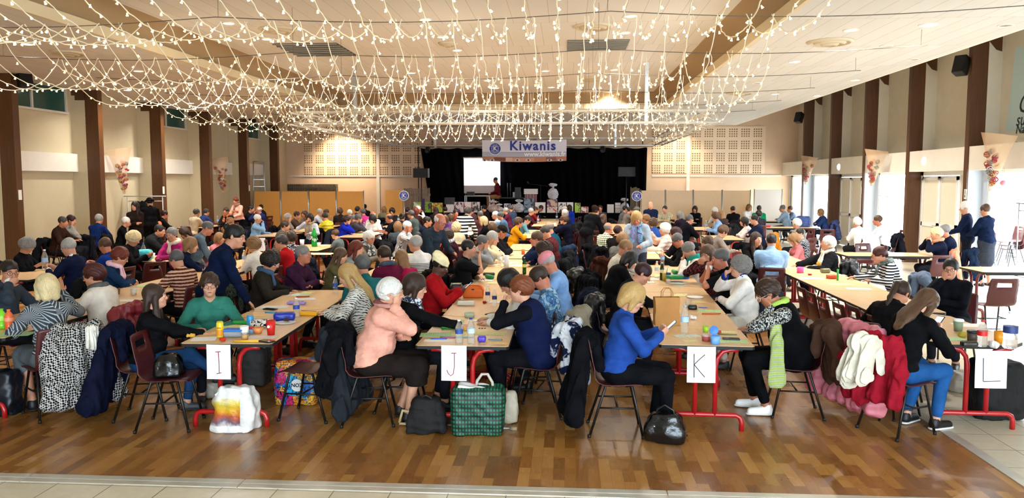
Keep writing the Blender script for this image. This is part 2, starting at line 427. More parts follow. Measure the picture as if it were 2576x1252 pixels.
def person_geo(pose, sex='f', fat=1.0, hy=0, hp=0, hr=0, lod=2, top='s', leg='t', lean=None, side=0, seed=0, sleeve='long', armL=None, armR=None, neck='crew', tw=0):
    key = (pose, sex, fat, hy, hp, hr, lod, top, leg, lean, side, seed, sleeve, armL, armR, neck, tw)
    if key in GEO: return GEO[key]
    stand = pose in STANDPOSES; D = (STANDPOSES if stand else SITPOSES)[pose]
    L = D['lean'] if lean is None else lean; codeL, codeR = armL or D['L'], armR or D['R']
    hb, hc_ = lodres(lod); fine = lod < 2
    zp = .93 if stand else .555
    hips = V3(0, 0, zp); waist = hips+u_(L*.55, side*.5)*.20; chest = waist+u_(L, side)*.175; neckb = chest+u_(L*1.15, side)*.135
    pitch = D['hp']+hp
    headc = neckb+u_(L*1.2+pitch*.35, side)*.165+V3(0, .012, 0)
    T = rotm(tw); hR = rotm(hy, pitch, hr); f = fat; sh = .178 if sex == 'm' else .158; sh *= (1+.35*(f-1))
    k = .03; m = sex == 'm'
    sho = {s: neckb+u_(L, side)*-.055+T@V3(s*sh, 0, 0) for s in (-1, 1)}
    arms = {}
    for s, code in ((1, codeR), (-1, codeL)):
        W, fdir, pn, curl, pole = arm_target(code, s, sho[s], headc, hR, stand, zp)
        el, W2 = ik(sho[s], W, pole, .285, .255)
        if code in ('tab', 'tab2', 'crs', 'crs2', 'reach', 'chin') and not stand and el[2] < .79 and el[1] > .2:
            el = V3(el[0], el[1], .79)
        arms[s] = (el, W2, fdir, pn, curl)
    def torso(fd, g, i=0, arm=True, wr=1.0, ag=None):
        fd.ell(hips+V3(0, -.01, .03), (.168*f+g, .128*f+g, .115+g), k=k, i=i)
        fd.ell(waist+V3(0, .012*f, -.02), (.142*f+g, .112*f*f+g, .135+g), k=k*1.5, i=i)
        fd.ell(chest+V3(0, 0, -.01), (sh*.93+g, .105*f**.5+g, .15+g), T, k=k*1.5, i=i)
        fd.cap(sho[-1]*.85+sho[1]*.15+V3(0, -.005, 0), sho[1]*.85+sho[-1]*.15+V3(0, -.005, 0), .062+g, k=k*1.5, i=i)
        if not m:
            for s in (-1, 1): fd.ell(chest+T@V3(s*.072, .085+.02*(f-1), -.035), (.062*f+g*.6, .055*f+g*.6, .06*f+g*.6), k=k, i=i)
        fd.cap(neckb+V3(0, -.02, -.02), neckb+(headc-neckb)*.25, .062+g, .056+g*.5, k=k, i=i)
        if arm:
            ag_ = g if ag is None else ag
            for s in (-1, 1):
                el, W, *_ = arms[s]
                fd.cap(sho[s], el, .050*f**.5+ag_, .043*f**.5+ag_, k=k, i=i)
                e2 = el+(W-el)*wr
                if wr > 0: fd.cap(el, e2, .041+ag_, .028+.012*(1-wr)+ag_, k=.02, i=i)
    hipj = {s: V3(s*.088*f**.5, 0, zp-.01) for s in (-1, 1)}
    if stand:
        knee = {s: V3(s*.095, .02, .50) for s in (-1, 1)}; ank = {s: V3(s*.11, -.02+.06*s*(seed % 2), .10) for s in (-1, 1)}
    else:
        knee = {s: V3(s*.12, .42, .535) for s in (-1, 1)}; ank = {s: V3(s*.12, .40-.10*((seed+s) % 3-1)*.8-.06, .10) for s in (-1, 1)}
    if leg == 'x':
        knee[1] = V3(.03, .42, .625); ank[1] = V3(-.05, .68, .40); leg = 't'
    def legs(fd, g, i=0, lo=0.0, flare=0):
        for s in (-1, 1):
            fd.cap(hipj[s], knee[s], .086*f+g, .060*f**.5+g, k=k, i=i)
            e = ank[s]+(knee[s]-ank[s])*lo
            fd.cap(knee[s], e, .055*f**.5+g, .037+g+flare, k=.02, i=i)
    xs = [sho[1], sho[-1], headc, hips]+[arms[s][0] for s in (1, -1)]+[arms[s][1]+arms[s][2]*.15 for s in (1, -1)]+list(knee.values())+[ank[s]+V3(0, .2, 0) for s in (1, -1)]
    lo = np.min(xs, 0)-.22; hi = np.max(xs, 0)+.22; lo[2] = -.02
    fd = Field(lo, hi, hb)
    torso(fd, -.004, 0); legs(fd, -.003, 0)
    fd.cap(neckb+V3(0, -.01, -.03), headc+hR@V3(0, -.012, -.06), .056 if m else .050, .050 if m else .045, k=.025, i=0)
    for s in (-1, 1):
        fd.cap(ank[s]+V3(0, -.02, -.055), ank[s]+V3(s*.02, .14, -.062), .036, .030, k=.02, i=2)
        fd.cap(ank[s]+V3(0, -.005, -.05), ank[s], .034, .036, k=.02, i=0)
    headshape(fd, headc, hR, sex, fine, seed)
    for s in (-1, 1):
        el, W, fdir, pn, curl = arms[s]
        hand(fd, W, fdir, pn, s, curl, lod == 0, .012, 1.05 if m else .97)
    body = fd.mesh('body')
    # upper garment
    if leg == 'lap': pass
    loose = {'s': .012, 'j': .024, 'v': .020}[top]
    fc = Field(lo, hi, hc_)
    wr = {'long': .96, 'half': 0, 'three': .55, 'none': 0}[sleeve]
    torso(fc, loose, 0, arm=(sleeve != 'none'), wr=wr, ag=loose if sleeve != 'half' else loose+.006)
    if sleeve != 'none':
        for s in (-1, 1):
            el, W, *_ = arms[s]
            if wr > .9: fc.cap(el+(W-el)*.90, el+(W-el)*.97, .031+loose, .030+loose, k=.006, i=1)
            if sleeve == 'half': fc.ell(el+(sho[s]-el)*-.12, (.075, .075, .075), k=.004, op='sub')
    fc.wob(.0050 if top == 's' else .008, 13, seed+3, (1, 1, 1.9)); fc.wob(.0034, 36, seed+8, (1, 1, 1.7))
    nk = headc+(neckb-headc)*.55
    if neck == 'crew': fc.ell(neckb+u_(L)*.075+V3(0, .035, 0), (.068, .075, .06), k=.01, op='sub')
    elif neck == 'v': fc.ell(neckb+u_(L)*.06+V3(0, .045, 0), (.068, .075, .06), k=.01, op='sub'); fc.cap(neckb+V3(0, .09, .02), chest+V3(0, .15, .02), .055, .01, k=.01, op='sub')
    elif neck == 'high': fc.cap(neckb, neckb+(headc-neckb)*.42, .066, .060, k=.012, i=1)
    elif neck == 'collar':
        fc.ell(neckb+u_(L)*.08+V3(0, .05, 0), (.062, .07, .06), k=.01, op='sub')
        for s in (-1, 1): fc.cap(neckb+V3(s*.055, -.02, .045), neckb+V3(s*.045, .075, -.01), .014, .018, k=.008, i=1)
        fc.cap(neckb+V3(-.055, -.02, .045), neckb+V3(.055, -.03, .045), .016, k=.008, i=1)
    tmesh = fc.mesh('top')
    vmesh = None
    fl = Field(V3(lo[0], lo[1], -.02), V3(hi[0], hi[1], zp+.17), hc_)
    fl.ell(hips+V3(0, -.01, .0), (.166*f+.006, .128*f+.006, .11), k=k)
    if leg == 't': legs(fl, .011, 0, .12)
    elif leg == 'k' and not stand:
        for s in (-1, 1): fl.cap(hipj[s], knee[s]+V3(0, .03, 0), .10*f, .088, k=.06)
        fl.ell(knee[1]*.5+knee[-1]*.5+V3(0, .0, -.03), (.19, .10, .11), k=.05)
        for s in (-1, 1): fl.cap(knee[s], knee[s]+V3(0, 0, -.14), .085, .10, k=.05)
        fl.rbox(V3(0, .42, .26), (.3, .3, .10), k=.01, op='sub')
    elif leg == 'k':
        fl.cap(hips, V3(0, 0, .55), .17*f, .19, k=.05, sq=((0, 1, 0), .75))
    fl.wob(.004, 13, seed+9)
    lmesh = fl.mesh('legs')
    # shoes
    shoes = {}; soles = {}
    for s in (-1, 1):
        a = ank[s]; fs = Field(a+V3(-.09, -.10, -.11), a+V3(.09, .24, .03), .011 if lod else .007)
        fs.cap(a+V3(0, -.02, -.052), a+V3(s*.02, .145, -.062), .042, .036, k=.02, i=0)
        fs.cap(a+V3(0, -.01, -.045), a+V3(0, -.01, -.012), .042, .043, k=.02, i=0)
        if lod: fs.cap(a+V3(0, -.022, -.083), a+V3(s*.02, .15, -.083), .047, .042, k=.005, i=1, sq=((0, 0, 1), .3))
        else:
            f3 = Field(a+V3(-.09, -.10, -.12), a+V3(.09, .24, -.03), .005); f3.cap(a+V3(0, -.022, -.085), a+V3(s*.02, .15, -.085), .048, .043, k=0, sq=((0, 0, 1), .28)); f3.rbox(a+V3(0, .05, -.14), (.2, .3, .04), k=0, op='sub'); soles[s] = f3.mesh('sole')
        fs.rbox(a+V3(0, .05, -.14), (.2, .3, .04), k=0, op='sub'); fs.ell(a+V3(0, -.008, .018), (.034, .038, .03), k=.005, op='sub')
        shoes[s] = fs.mesh('shoe')
    g = dict(body=body, top=tmesh, legs=lmesh, shoes=shoes, soles=soles, hc=headc, hR=hR, neckb=neckb, chest=chest, waist=waist, hips=hips, arms=arms, knee=knee, sho=sho, L=L, stand=stand, lod=lod)
    GEO[key] = g; return g
# ---- hair, in the head's own frame
def hair_mesh(style, lod, seed=0):
    key = ('hair', style, lod, seed)
    if key in GEO: return GEO[key]
    h = (.0048, .0068, .0105)[lod]
    fd = Field((-.17, -.24, -.46 if style in ('long', 'pony') else -.24), (.17, .16, .26), h)
    E = lambda x, y, z, a, b, c, k=.02, i=0, op='add': fd.ell((x, y, z), (a, b, c), None, k, i, op)
    g = dict(short=.010, crop=.005, bald=.004, vol=.020, curly=.028, bob=.017, long=.014, bun=.009, pony=.010, cap=.006, fringe=.020)[style]
    E(0, -.02, .037, .076+g, .095+g, .086+g)
    if style in ('vol', 'curly', 'fringe', 'bob'): E(0, -.04, .005, .082+g*.9, .082+g, .075+g*.5, .03)
    if style == 'curly': E(0, -.045, -.03, .082, .075, .06, .03)
    if style == 'bald': E(0, -.015, .13, .11, .13, .085, .01, 0, 'sub'); fd.rbox((0, .11, .12), (.2, .10, .14), k=.01, op='sub')
    if style in ('bob', 'fringe'):
        for s in (-1, 1): fd.cap((s*.070, .012, .01), (s*.068, .018, -.095), .030, .028, k=.02)
        fd.cap((-.05, -.075, -.02), (-.048, -.07, -.10), .045, .038, k=.03); fd.cap((.05, -.075, -.02), (.048, -.07, -.10), .045, .038, k=.03)
        E(0, -.07, -.06, .075, .045, .065, .03)
    if style == 'long':
        for s in (-1, 1):
            fd.cap((s*.072, .0, .0), (s*.075, .01, -.16), .030, .034, k=.02); fd.cap((s*.075, .01, -.16), (s*.085, .045, -.30), .034, .022, k=.02)
        fd.cap((0, -.07, -.03), (0, -.10, -.24), .085, .085, k=.03, sq=((0, 1, 0), .5)); fd.cap((0, -.10, -.24), (0, -.10, -.38), .085, .05, k=.03, sq=((0, 1, 0), .45))
    if style == 'bun': E(0, -.115, .075, .040, .038, .040, .01); E(0, -.10, -.02, .05, .03, .04, .02)
    if style == 'pony':
        E(0, -.115, .03, .026, .026, .028, .01); fd.cap((0, -.13, .02), (.02, -.14, -.16), .034, .028, k=.02); fd.cap((.02, -.14, -.16), (.03, -.12, -.30), .028, .010, k=.02)
    if style in ('curly',): fd.wob(.011, 75, seed)
    elif style == 'vol': fd.wob(.006, 50, seed, (1, 1, .8))
    else:
        fd.wob(.0016, 75, seed, (1, .8, .35)); fd.wob(.006, 22, seed+5, (1, 1, .6))
    # open the face, ears and nape
    fy = .125 if style not in ('fringe', 'bob') else .125
    ftop = dict(short=.066, crop=.070, bald=.075, vol=.056, curly=.052, bob=.045, long=.060, bun=.070, pony=.068, cap=.04, fringe=.026)[style]
    E(0, .125, -.062, .066, .075, .062+ftop, .012, 0, 'sub')
    E(0, .060, -.088, .054, .062, .075, .012, 0, 'sub')
    if style in ('short', 'crop', 'bald', 'cap', 'vol', 'bun', 'pony'):
        for s in (-1, 1): E(s*.088, .012, -.036, .030, .050, .040, .008, 0, 'sub')
        fd.rbox((0, .02, -.19), (.14, .11, .115), rd=.01, k=.015, op='sub')
        fd.rbox((0, -.10, -.235), (.14, .14, .115 if style != 'pony' else .01), rd=.01, k=.015, op='sub') if style != 'pony' else None
    if style == 'curly':
        fd.rbox((0, .03, -.20), (.14, .10, .125), rd=.01, k=.015, op='sub')
    # eyebrows
    if lod < 2 and style != 'cap':
        for s in (-1, 1): fd.cap((s*.016, .0975, .0235), (s*.034, .0935, .028), .0040, .0042, k=.001); fd.cap((s*.034, .0935, .028), (s*.050, .078, .023), .0042, .0032, k=.001)
    me = fd.mesh('hair_'+style); GEO[key] = me; return me
def hat_mesh(kind, lod):
    key = ('hat', kind, lod)
    if key in GEO: return GEO[key]
    fd = Field((-.15, -.2, -.1), (.15, .24, .22), .006 if lod < 2 else .010)
    if kind == 'beanie':
        fd.ell((0, -.022, .055), (.094, .108, .082), k=0); fd.ell((0, -.085, .095), (.075, .075, .065), k=.03)
        fd.ell((0, -.018, .03), (.092, .108, .07), k=.01); fd.rbox((0, .06, -.10), (.2, .16, .128), k=.01, op='sub'); fd.rbox((0, -.2, -.14), (.2, .2, .125), k=.01, op='sub')
        fd.wob(.004, 30, 2, (.4, .4, 2))
    elif kind == 'cap':
        fd.ell((0, -.018, .052), (.089, .106, .080), k=0); fd.rbox((0, 0, -.10), (.2, .3, .132), k=.008, op='sub')
        fd.ell((0, .125, .040), (.072, .085, .009), k=.006, i=1); fd.ell((0, -.02, .132), (.008, .008, .006), k=.002)
    else:
        fd.ell((0, -.02, .050), (.090, .108, .088), k=0); fd.rbox((0, 0, -.10), (.2, .3, .13), k=.01, op='sub')
        fd.cap((0, -.13, .032), (0, .10, .036), .10, .10, k=.01, sq=((0, 0, 1), .09))
        fd.ell((0, -.02, .04), (.13, .15, .012), k=.01)
    me = fd.mesh(kind); GEO[key] = me; return me
def glasses_mesh():
    if 'gl' in GEO: return GEO['gl']
    m = MB()
    for s in (-1, 1):
        m.tube([(s*.033+.0235*math.cos(t), .104-.010*(abs(s*.033+.0235*math.cos(t))/.055)**2, .001+.0185*math.sin(t)) for t in np.linspace(0, 6.283, 15)[:-1]], .0019, 5, closed=True)
        m.tube([(s*.056, .094, .006), (s*.079, .05, .004), (s*.080, -.01, .0)], .0018, 5)
    m.tube([(-.010, .105, .003), (0, .108, .006), (.010, .105, .003)], .0018, 5)
    GEO['gl'] = m.mesh('glasses'); return GEO['gl']
def eye_mesh():
    if 'eye' in GEO: return GEO['eye']
    m = MB(); r = .0112
    prof = [(0, r)]+[(r*math.sin(t), r*math.cos(t)) for t in (.26, .66, 1.0, 1.6, 2.2, 2.8)]+[(0, -r)]
    ax = Matrix.Rotation(-math.pi/2, 3, 'X')
    for i in range(len(prof)-1):
        m.cur = 2 if i == 0 else (1 if i == 1 else 0); m.lathe(prof[i:i+2], n=12, ax=ax)
    m.f = [f for f in m.f]
    GEO['eye'] = m.mesh('eye'); return GEO['eye']
def mouth_mesh():
    if 'mouth' in GEO: return GEO['mouth']
    m = MB()
    for z, r_, d in ((-.0555, .0032, 0), (-.0625, .0040, -.0005)):
        p = [(-.0225, .0885, -.0585), (-.016, .0945, z), (-.008, .0985, z+.0006), (0, .0995+d, z-.0003 if r_ < .0035 else z), (.008, .0985, z+.0006), (.016, .0945, z), (.0225, .0885, -.0585)]
        m.tube(p, [.0006, r_*.8, r_, r_*.92, r_, r_*.8, .0006], 8)
    GEO['mouth'] = m.mesh('mouth'); return GEO['mouth']
SKINS = {}
def skin(tone):
    if tone not in SKINS:
        base = {'a': '#c48a6b', 'b': '#b47a59', 'c': '#cf9a7d', 'd': '#a86c4c', 'e': '#573322', 'r': '#bb7356', 'o': '#bf8a6c'}[tone]
        n = NT('skin_'+tone); v = n.coord('Object'); f = n.noise(v, 18, 4)
        c = hexc(base); n.color(n.ramp(f, [(.3, (c[0]*.86, c[1]*.78, c[2]*.76, 1)), (.7, c)]))
        n.setin('Roughness', .52); n.setin('Subsurface Weight', .08); n.setin('Subsurface Radius', (.02, .008, .004)); n.setin('Subsurface Scale', .3)
        n.bump(n.noise(v, 130, 2), .12, .002); l = mat('lips_'+tone, {'e': '#6b3a33'}.get(tone, '#9c4f49'), .45)
        SKINS[tone] = (n.m, l)
    return SKINS[tone]
HAIRC = dict(w='#d6d2ca', g='#77736e', G='#a19d97', d='#35312e', k='#0d0a09', n='#1c120c', b='#321f14', B='#503622', r='#451510', R='#64220f', c='#86613c', C='#743a1a', y='#b18d55', Y='#d3bc8c', p='#545353', m='#2b0a0e')
def hairmat(c):
    k = 'hair_'+c
    if k not in MATS:
        n = NT(k); v = n.coord('Object', (1, 1, .14)); f = n.noise(v, 190, 3, .6, .3); b = hexc(HAIRC[c])
        w = n.noise(n.coord('Object', (1, 1, .3), (.3, .2, 0)), 45, 3, .6, .8)
        fx = n.mix(.42, f, w)
        n.color(n.ramp(fx, [(.25, tuple(x*.55 for x in b[:3])+(1,)), (.55, b), (.85, tuple(min(1, x*1.35+.01) for x in b[:3])+(1,))]))
        n.setin('Roughness', .5); n.setin('Specular IOR Level', .35); n.bump(fx, .7, .006); MATS[k] = n.m
    return MATS[k]
def cloth(c, pat=None, c2=None, sc=1.0):
    k = 'cloth_%s_%s_%s_%s' % (c, pat, c2, sc)
    if k in MATS: return MATS[k]
    n = NT(k); n.setin('Roughness', .9); n.setin('Specular IOR Level', .06)
    v = n.coord('Object'); b = hexc(c); c2 = c2 or '#ffffff'
    hi = tuple(min(1, x*1.12+.002) for x in b[:3])+(1,); lo = tuple(x*.86 for x in b[:3])+(1,)
    f = n.noise(v, 9, 4); base = n.ramp(f, [(.35, lo), (.65, hi)])
    fine = n.noise(v, 160, 2)
    if pat == 'stripe':
        w = n.wave(v, 4.6*sc, 'Z', .3); base = n.mix(n.ramp(w, [(.48, '#000000'), (.52, '#ffffff')]), base, c2)
    elif pat == 'stripelow':      # plain yoke, stripes below
        w = n.wave(v, 9*sc, 'Z', .2); s = n.node('ShaderNodeSeparateXYZ'); n.link(v, s.inputs[0])
        g = n.math('LESS_THAN', s.outputs['Z'], .93)
        base = n.mix(n.math('MULTIPLY', g, n.ramp(w, [(.55, '#000000'), (.6, '#ffffff')])), base, c2)
    elif pat == 'pin':
        w = n.wave(v, 16*sc, 'X', .2); base = n.mix(n.ramp(w, [(.7, '#000000'), (.8, '#ffffff')]), base, c2)
    elif pat == 'plaid':
        a = n.ramp(n.wave(v, 6*sc, 'Z'), [(.45, '#000000'), (.55, '#ffffff')]); d = n.ramp(n.wave(v, 6*sc, 'X'), [(.45, '#000000'), (.55, '#ffffff')])
        base = n.mix(n.math('MULTIPLY', n.math('ADD', a, d), .5), base, c2)
    elif pat == 'speck': base = n.mix(n.ramp(n.noise(v, 70*sc, 3), [(.48, '#000000'), (.54, '#ffffff')]), base, c2)
    elif pat == 'floral': base = n.mix(n.ramp(n.noise(v, 22*sc, 3, .6, 1.5), [(.50, '#000000'), (.55, '#ffffff')]), base, c2)
    elif pat == 'paint':
        base = n.ramp(n.noise(v, 11*sc, 3, .6, 1.2), [(.30, c), (.42, c2), (.5, '#1b3f7a'), (.6, '#5f8fb0'), (.72, '#1a1a2c')])
    elif pat == 'folk':
        w = n.wave(v, 7*sc, 'Z', 1.5); q = n.noise(v, 45, 3); base = n.mix(n.ramp(n.mix(.5, w, q), [(.48, '#000000'), (.54, '#ffffff')]), base, c2)
    elif pat == 'burst':
        vo = n.node('ShaderNodeTexVoronoi', feature='F1'); vo.inputs['Scale'].default_value = 5*sc; n.link(v, vo.inputs['Vector'])
        sub = n.node('ShaderNodeVectorMath', operation='SUBTRACT'); n.link(v, sub.inputs[0]); n.link(vo.outputs['Position'], sub.inputs[1])
        s = n.node('ShaderNodeSeparateXYZ'); n.link(sub.outputs[0], s.inputs[0])
        at = n.math('ARCTAN2', s.outputs['Z'], s.outputs['X']); w = n.math('SINE', n.math('MULTIPLY', at, 26))
        base = n.mix(n.ramp(w, [(.45, '#000000'), (.55, '#ffffff')]), base, c2)
    elif pat == 'hound':
        ck = n.node('ShaderNodeTexChecker'); ck.inputs['Scale'].default_value = 62*sc; n.link(n.coord('Object', rot=(.0, .78, 0)), ck.inputs['Vector'])
        q = n.ramp(n.wave(v, 14*sc, 'X', 2), [(.4, '#000000'), (.6, '#ffffff')])
        base = n.mix(n.math('MULTIPLY', ck.outputs['Fac'], 1.0), base, c2)
    elif pat == 'leaf':
        w = n.wave(n.coord('Object', rot=(.5, .9, .3)), 13*sc, 'X', 7); q = n.noise(v, 35*sc, 2)
        base = n.mix(n.ramp(n.mix(.5, w, q), [(.66, '#000000'), (.69, '#ffffff')]), base, c2)
    elif pat == 'multi': base = n.ramp(n.noise(v, 9*sc, 3, .6, 1.2), [(.30, '#3e2a6e'), (.40, '#29a9b8'), (.48, '#b452ad'), (.56, '#5fd0d8'), (.66, '#7a3a9a'), (.75, '#1f2e5a')])
    n.color(base); w2 = n.noise(n.coord('Object', (1, 1, .5)), 16, 4, .6, .6)
    w3 = n.noise(n.coord('Object', (1, 1, 1.6), (.3, .2, .4)), 7, 2, .5, 1.4); n.bump(n.math('ADD', n.math('MULTIPLY', w3, 1.5), n.mix(.3, w2, fine)), .5, .012); MATS[k] = n.m; return n.m
def puffer(c):
    k = 'puff_'+c
    if k in MATS: return MATS[k]
    n = NT(k); n.color(c); n.setin('Roughness', .5); v = n.coord('Object'); w = n.wave(v, 3.4, 'Z', 1.0)
    n.bump(w, .55, .02); MATS[k] = n.m; return n.m
M_EYE = [mat('eye_white', '#e9e4dd', .3), mat('iris_brown', '#3b2a1c', .3), mat('pupil', '#050505', .2)]
def head_matrix(g):
    M = Matrix([list(g['hR'][i])+[g['hc'][i]] for i in range(3)]+[[0, 0, 0, 1]]); return M
def person(px, py, rot, pose, label, tcol='#222', hair='short', hcol='g', pants='#1b1c22', sk='a', sex='f', fat=1.0, hy=0, hp=0, hr=0, pat=None, c2=None, psc=1.0, lod=None, top='s', leg='t', lean=None, side=0, sleeve='long', armL=None, armR=None, neck='crew', scale=None, gl=None, scarf=None, cuff=None, group=None, seed=None, shoe='#17171a', sole='#222', hat=None, hatc='#222', vest=None, puff=False, at=None, tw=0, chair=True, face=None, pz=None):
    """px,py: centre of the head in the photograph; the person is stood or seated where that ray reaches head height"""
    s = scale if scale is not None else (1.0 if sex == 'm' else .955)
    stand = pose in STANDPOSES
    d0 = (1.57 if stand else 1.15)*s
    x0, y0 = at if at else atz(px, py, d0)
    if lod is None: lod = 0 if y0 < 9.2 else (1 if y0 < 15.5 else 2)
    if seed is None: seed = (int(px)*7+int(py)*3) % (5 if lod < 2 else 2)
    if lod == 2:
        fat = 1.12 if fat > 1.05 else 1.0; hy = round(hy/30)*30; hp = round(hp/20)*20; hr = 0; seed = 0; side = 0; tw = 0
        if top == 'v': top = 'j'
    g = person_geo(pose, sex, fat, hy, hp, hr, lod, top, leg, lean, side, seed, sleeve, armL, armR, neck, tw)
    PEND.append(dict(px=px, py=py, at=at, s=s, g=g, a=R_(rot), pz=pz or 0, kw=dict(locals())))
def _spot(q, s, dx=0):
    ca, sa = math.cos(q['a']), math.sin(q['a']); hc = q['g']['hc']*s
    if q['at']: return q['at']
    X, Y = atz(q['px']+dx, q['py'], hc[2]+q['pz']); return X-ca*hc[0]+sa*hc[1], Y-sa*hc[0]-ca*hc[1]
def _pts(q, s, xy):
    ca, sa = math.cos(q['a']), math.sin(q['a']); g = q['g']
    P_ = [(0, 0, .19), (0, g['chest'][1], .17)]+([] if g['stand'] else [(-.12, .40, .10), (.12, .40, .10)])
    if g['stand']: P_ += [(0, 0, .19), (0, g['chest'][1], .17)]
    return np.array([(xy[0]+(ca*x-sa*y)*s, xy[1]+(sa*x+ca*y)*s, r*s) for x, y, r in P_])
def settle():
    """nudge every seated body along its own line of sight until nobody shares a seat or sits in a table"""
    N = len(PEND); S = [q['s'] for q in PEND]; D = [0]*N
    PT = np.array([_pts(q, q['s'], _spot(q, q['s'])) for q in PEND])
    tb = [(x, y, math.cos(R_(an)), math.sin(R_(an)), L) for x, y, an, L in TABLES]
    T_ = np.array(tb)
    def cost(i, pt, s, dx):
        q = PEND[i]; c = 40*(s/q['s']-1)**2*4+(dx/14)**2*.25
        d = np.hypot(PT[:, :, None, 0]-pt[None, None, :, 0], PT[:, :, None, 1]-pt[None, None, :, 1]); pen = np.maximum(PT[:, :, None, 2]+pt[None, None, :, 2]-d, 0); pen[i] = 0
        c += 60*(pen**2).sum()
        for k in (0, 1):
            ux = pt[k, 0]-T_[:, 0]; uy = pt[k, 1]-T_[:, 1]; lx = ux*T_[:, 2]+uy*T_[:, 3]; ly = -ux*T_[:, 3]+uy*T_[:, 2]
            ox = np.abs(lx)-TW/2; oy = np.abs(ly-T_[:, 4]/2)-T_[:, 4]/2
            sd = np.where((ox > 0) & (oy > 0), np.hypot(np.maximum(ox, 0), np.maximum(oy, 0)), np.maximum(ox, oy))
            c += 90*(np.maximum(pt[k, 2]-.045-sd, 0)**2).sum()
        x, y = pt[0, 0], pt[0, 1]
        c += 200*max(0, -11.78-x)**2+200*max(0, x-8.65)**2+200*max(0, y-30.4)**2
        return c
    for it in range(5):
        for i, q in enumerate(PEND):
            if q['at']: continue
            best = (cost(i, PT[i], S[i], D[i]), S[i], D[i], PT[i]); lim = .10 if not q['g']['stand'] else .06
            y0 = PT[i][0][1]; mx = min(13, 900/y0*.12) if y0 > 9 else 3
            for f in np.linspace(-lim, lim, 21):
                for dx in (-mx, -mx*.5, 0, mx*.5, mx):
                    s = q['s']*(1+f); p = _pts(q, s, _spot(q, s, dx)); c = cost(i, p, s, dx)
                    if c < best[0]: best = (c, s, dx, p)
            S[i], D[i] = best[1], best[2]; PT[i] = best[3]
    tot = 0
    for i, q in enumerate(PEND):
        q['s'] = S[i]; q['dx'] = D[i]; c = cost(i, PT[i], q['s'], 0); tot += c
        if c > 1.0: print('TIGHT', round(float(c), 2), q['kw']['label'], [round(float(v), 2) for v in PT[i][0]])
    print('SETTLE', tot)
    for q in PEND: _make(q)
def _make(q):
    k = q['kw']; s = q['s']; X, Y = _spot(q, s, q.get('dx', 0)); g = q['g']; lod = k['lod']; a = q['a']; rot = k['rot']
    px = k['px']; pz = k['pz']; sk = k['sk']; shoe = k['shoe']; sole = k['sole']; label = k['label']; group = k['group']; tcol = k['tcol']; pat = k['pat']; c2 = k['c2']; psc = k['psc']; puff = k['puff']; top = k['top']; sleeve = k['sleeve']; cuff = k['cuff']; leg = k['leg']; pants = k['pants']; hair = k['hair']; hcol = k['hcol']; hat = k['hat']; hatc = k['hatc']; gl = k['gl']; scarf = k['scarf']; pose = k['pose']; lean = k['lean']; vest = k['vest']; fat = k['fat']; seed = k['seed']; chair = k['chair']; stand = g['stand']
    skn, lip = skin(sk)
    shm = mat('shoe_'+shoe, shoe, .5)
    o = link('person', g['body'], None, [skn, lip, shm]); o.location = (X, Y, pz or 0); o.rotation_euler = (0, 0, a); o.scale = (s, s, s)
    tag(o, label, 'person', group)
    def ch(name, me, mats, M=None, sc=None):
        q = link(name, me, o, mats)
        if M is not None: q.matrix_local = M
        return q
    HM = head_matrix(g)
    tm = puffer(tcol) if puff else cloth(tcol, pat, c2, psc)
    gar = {'s': 'sweater', 'j': 'jacket', 'v': 'vest'}[top]
    if sleeve in ('half',): gar = 'shirt'
    ch(gar, g['top'], [tm, cloth(cuff) if cuff else tm])
    ch('skirt' if leg == 'k' else 'trousers', g['legs'], cloth(pants))
    if lod < 2:
        for q in (-1, 1):
            e = ch('shoe', g['shoes'][q], [shm, mat('sole_'+sole, sole, .6)])
            if g['soles']: link('sole', g['soles'][q], e, mat('sole_'+sole, sole, .6))
    if hair != 'none' : ch('hair', hair_mesh(hair, lod, seed % 2), hairmat(hcol), HM)
    if hat: ch(hat, hat_mesh('hat' if hat == 'hat' else hat, lod), [cloth(hatc), cloth(hatc if hat != 'cap' or hatc != '#d98a92' else '#6e6a78')], HM)
    if lod < 2:
        for q in (-1, 1):
            e = ch('eye', eye_mesh(), M_EYE, HM @ Matrix.Translation((q*.0315, .0815, .0015)))
        ch('mouth', mouth_mesh(), lip, HM)
        if gl is None: gl = False
    if gl: ch('glasses', glasses_mesh(), mat('frame_'+(gl if isinstance(gl, str) else '#1d1a1a'), gl if isinstance(gl, str) else '#1d1a1a', .3), HM)
    if scarf:
        sc_, spat, sc2, longd = (scarf+(None, None, 0))[:4] if isinstance(scarf, tuple) else (scarf, None, None, 0)
        key = ('scarf', pose, lean, lod > 1, longd, round(g['hc'][0], 2), top)
        if key not in GEO:
            nb = g['neckb']; f2 = Field(nb+V3(-.2, -.2, -.52), nb+V3(.2, .30, .16), .010 if lod < 2 else .014)
            dz = .035
            pts = [nb+V3(.082*math.sin(t), .012+.078*math.cos(t), dz-.028*math.cos(t)) for t in np.linspace(0, 6.283, 13)]
            for i in range(12): f2.cap(pts[i], pts[i+1], .032, k=.01)
            if longd:
                for q in (-1, 1):
                    p1 = nb+V3(q*.05, .10, -.02); p2 = g['chest']+V3(q*.06, .16, -.02); p3 = g['waist']+V3(q*.07, .20, 0) if longd > 1 else p2
                    f2.cap(p1, p2, .034, .04, k=.01, sq=((0, 1, 0), .5)); f2.cap(p2, p3, .04, .05, k=.02, sq=((0, 1, 0), .5))
            else: f2.cap(nb+V3(.02, .10, 0), nb+V3(.03, .13, -.14), .034, .03, k=.02, sq=((0, 1, 0), .6))
            f2.wob(.006, 24, 5, (1, 1, .5)); GEO[key] = f2.mesh('scarf')
        ch('scarf', GEO[key], cloth(sc_, spat, sc2))
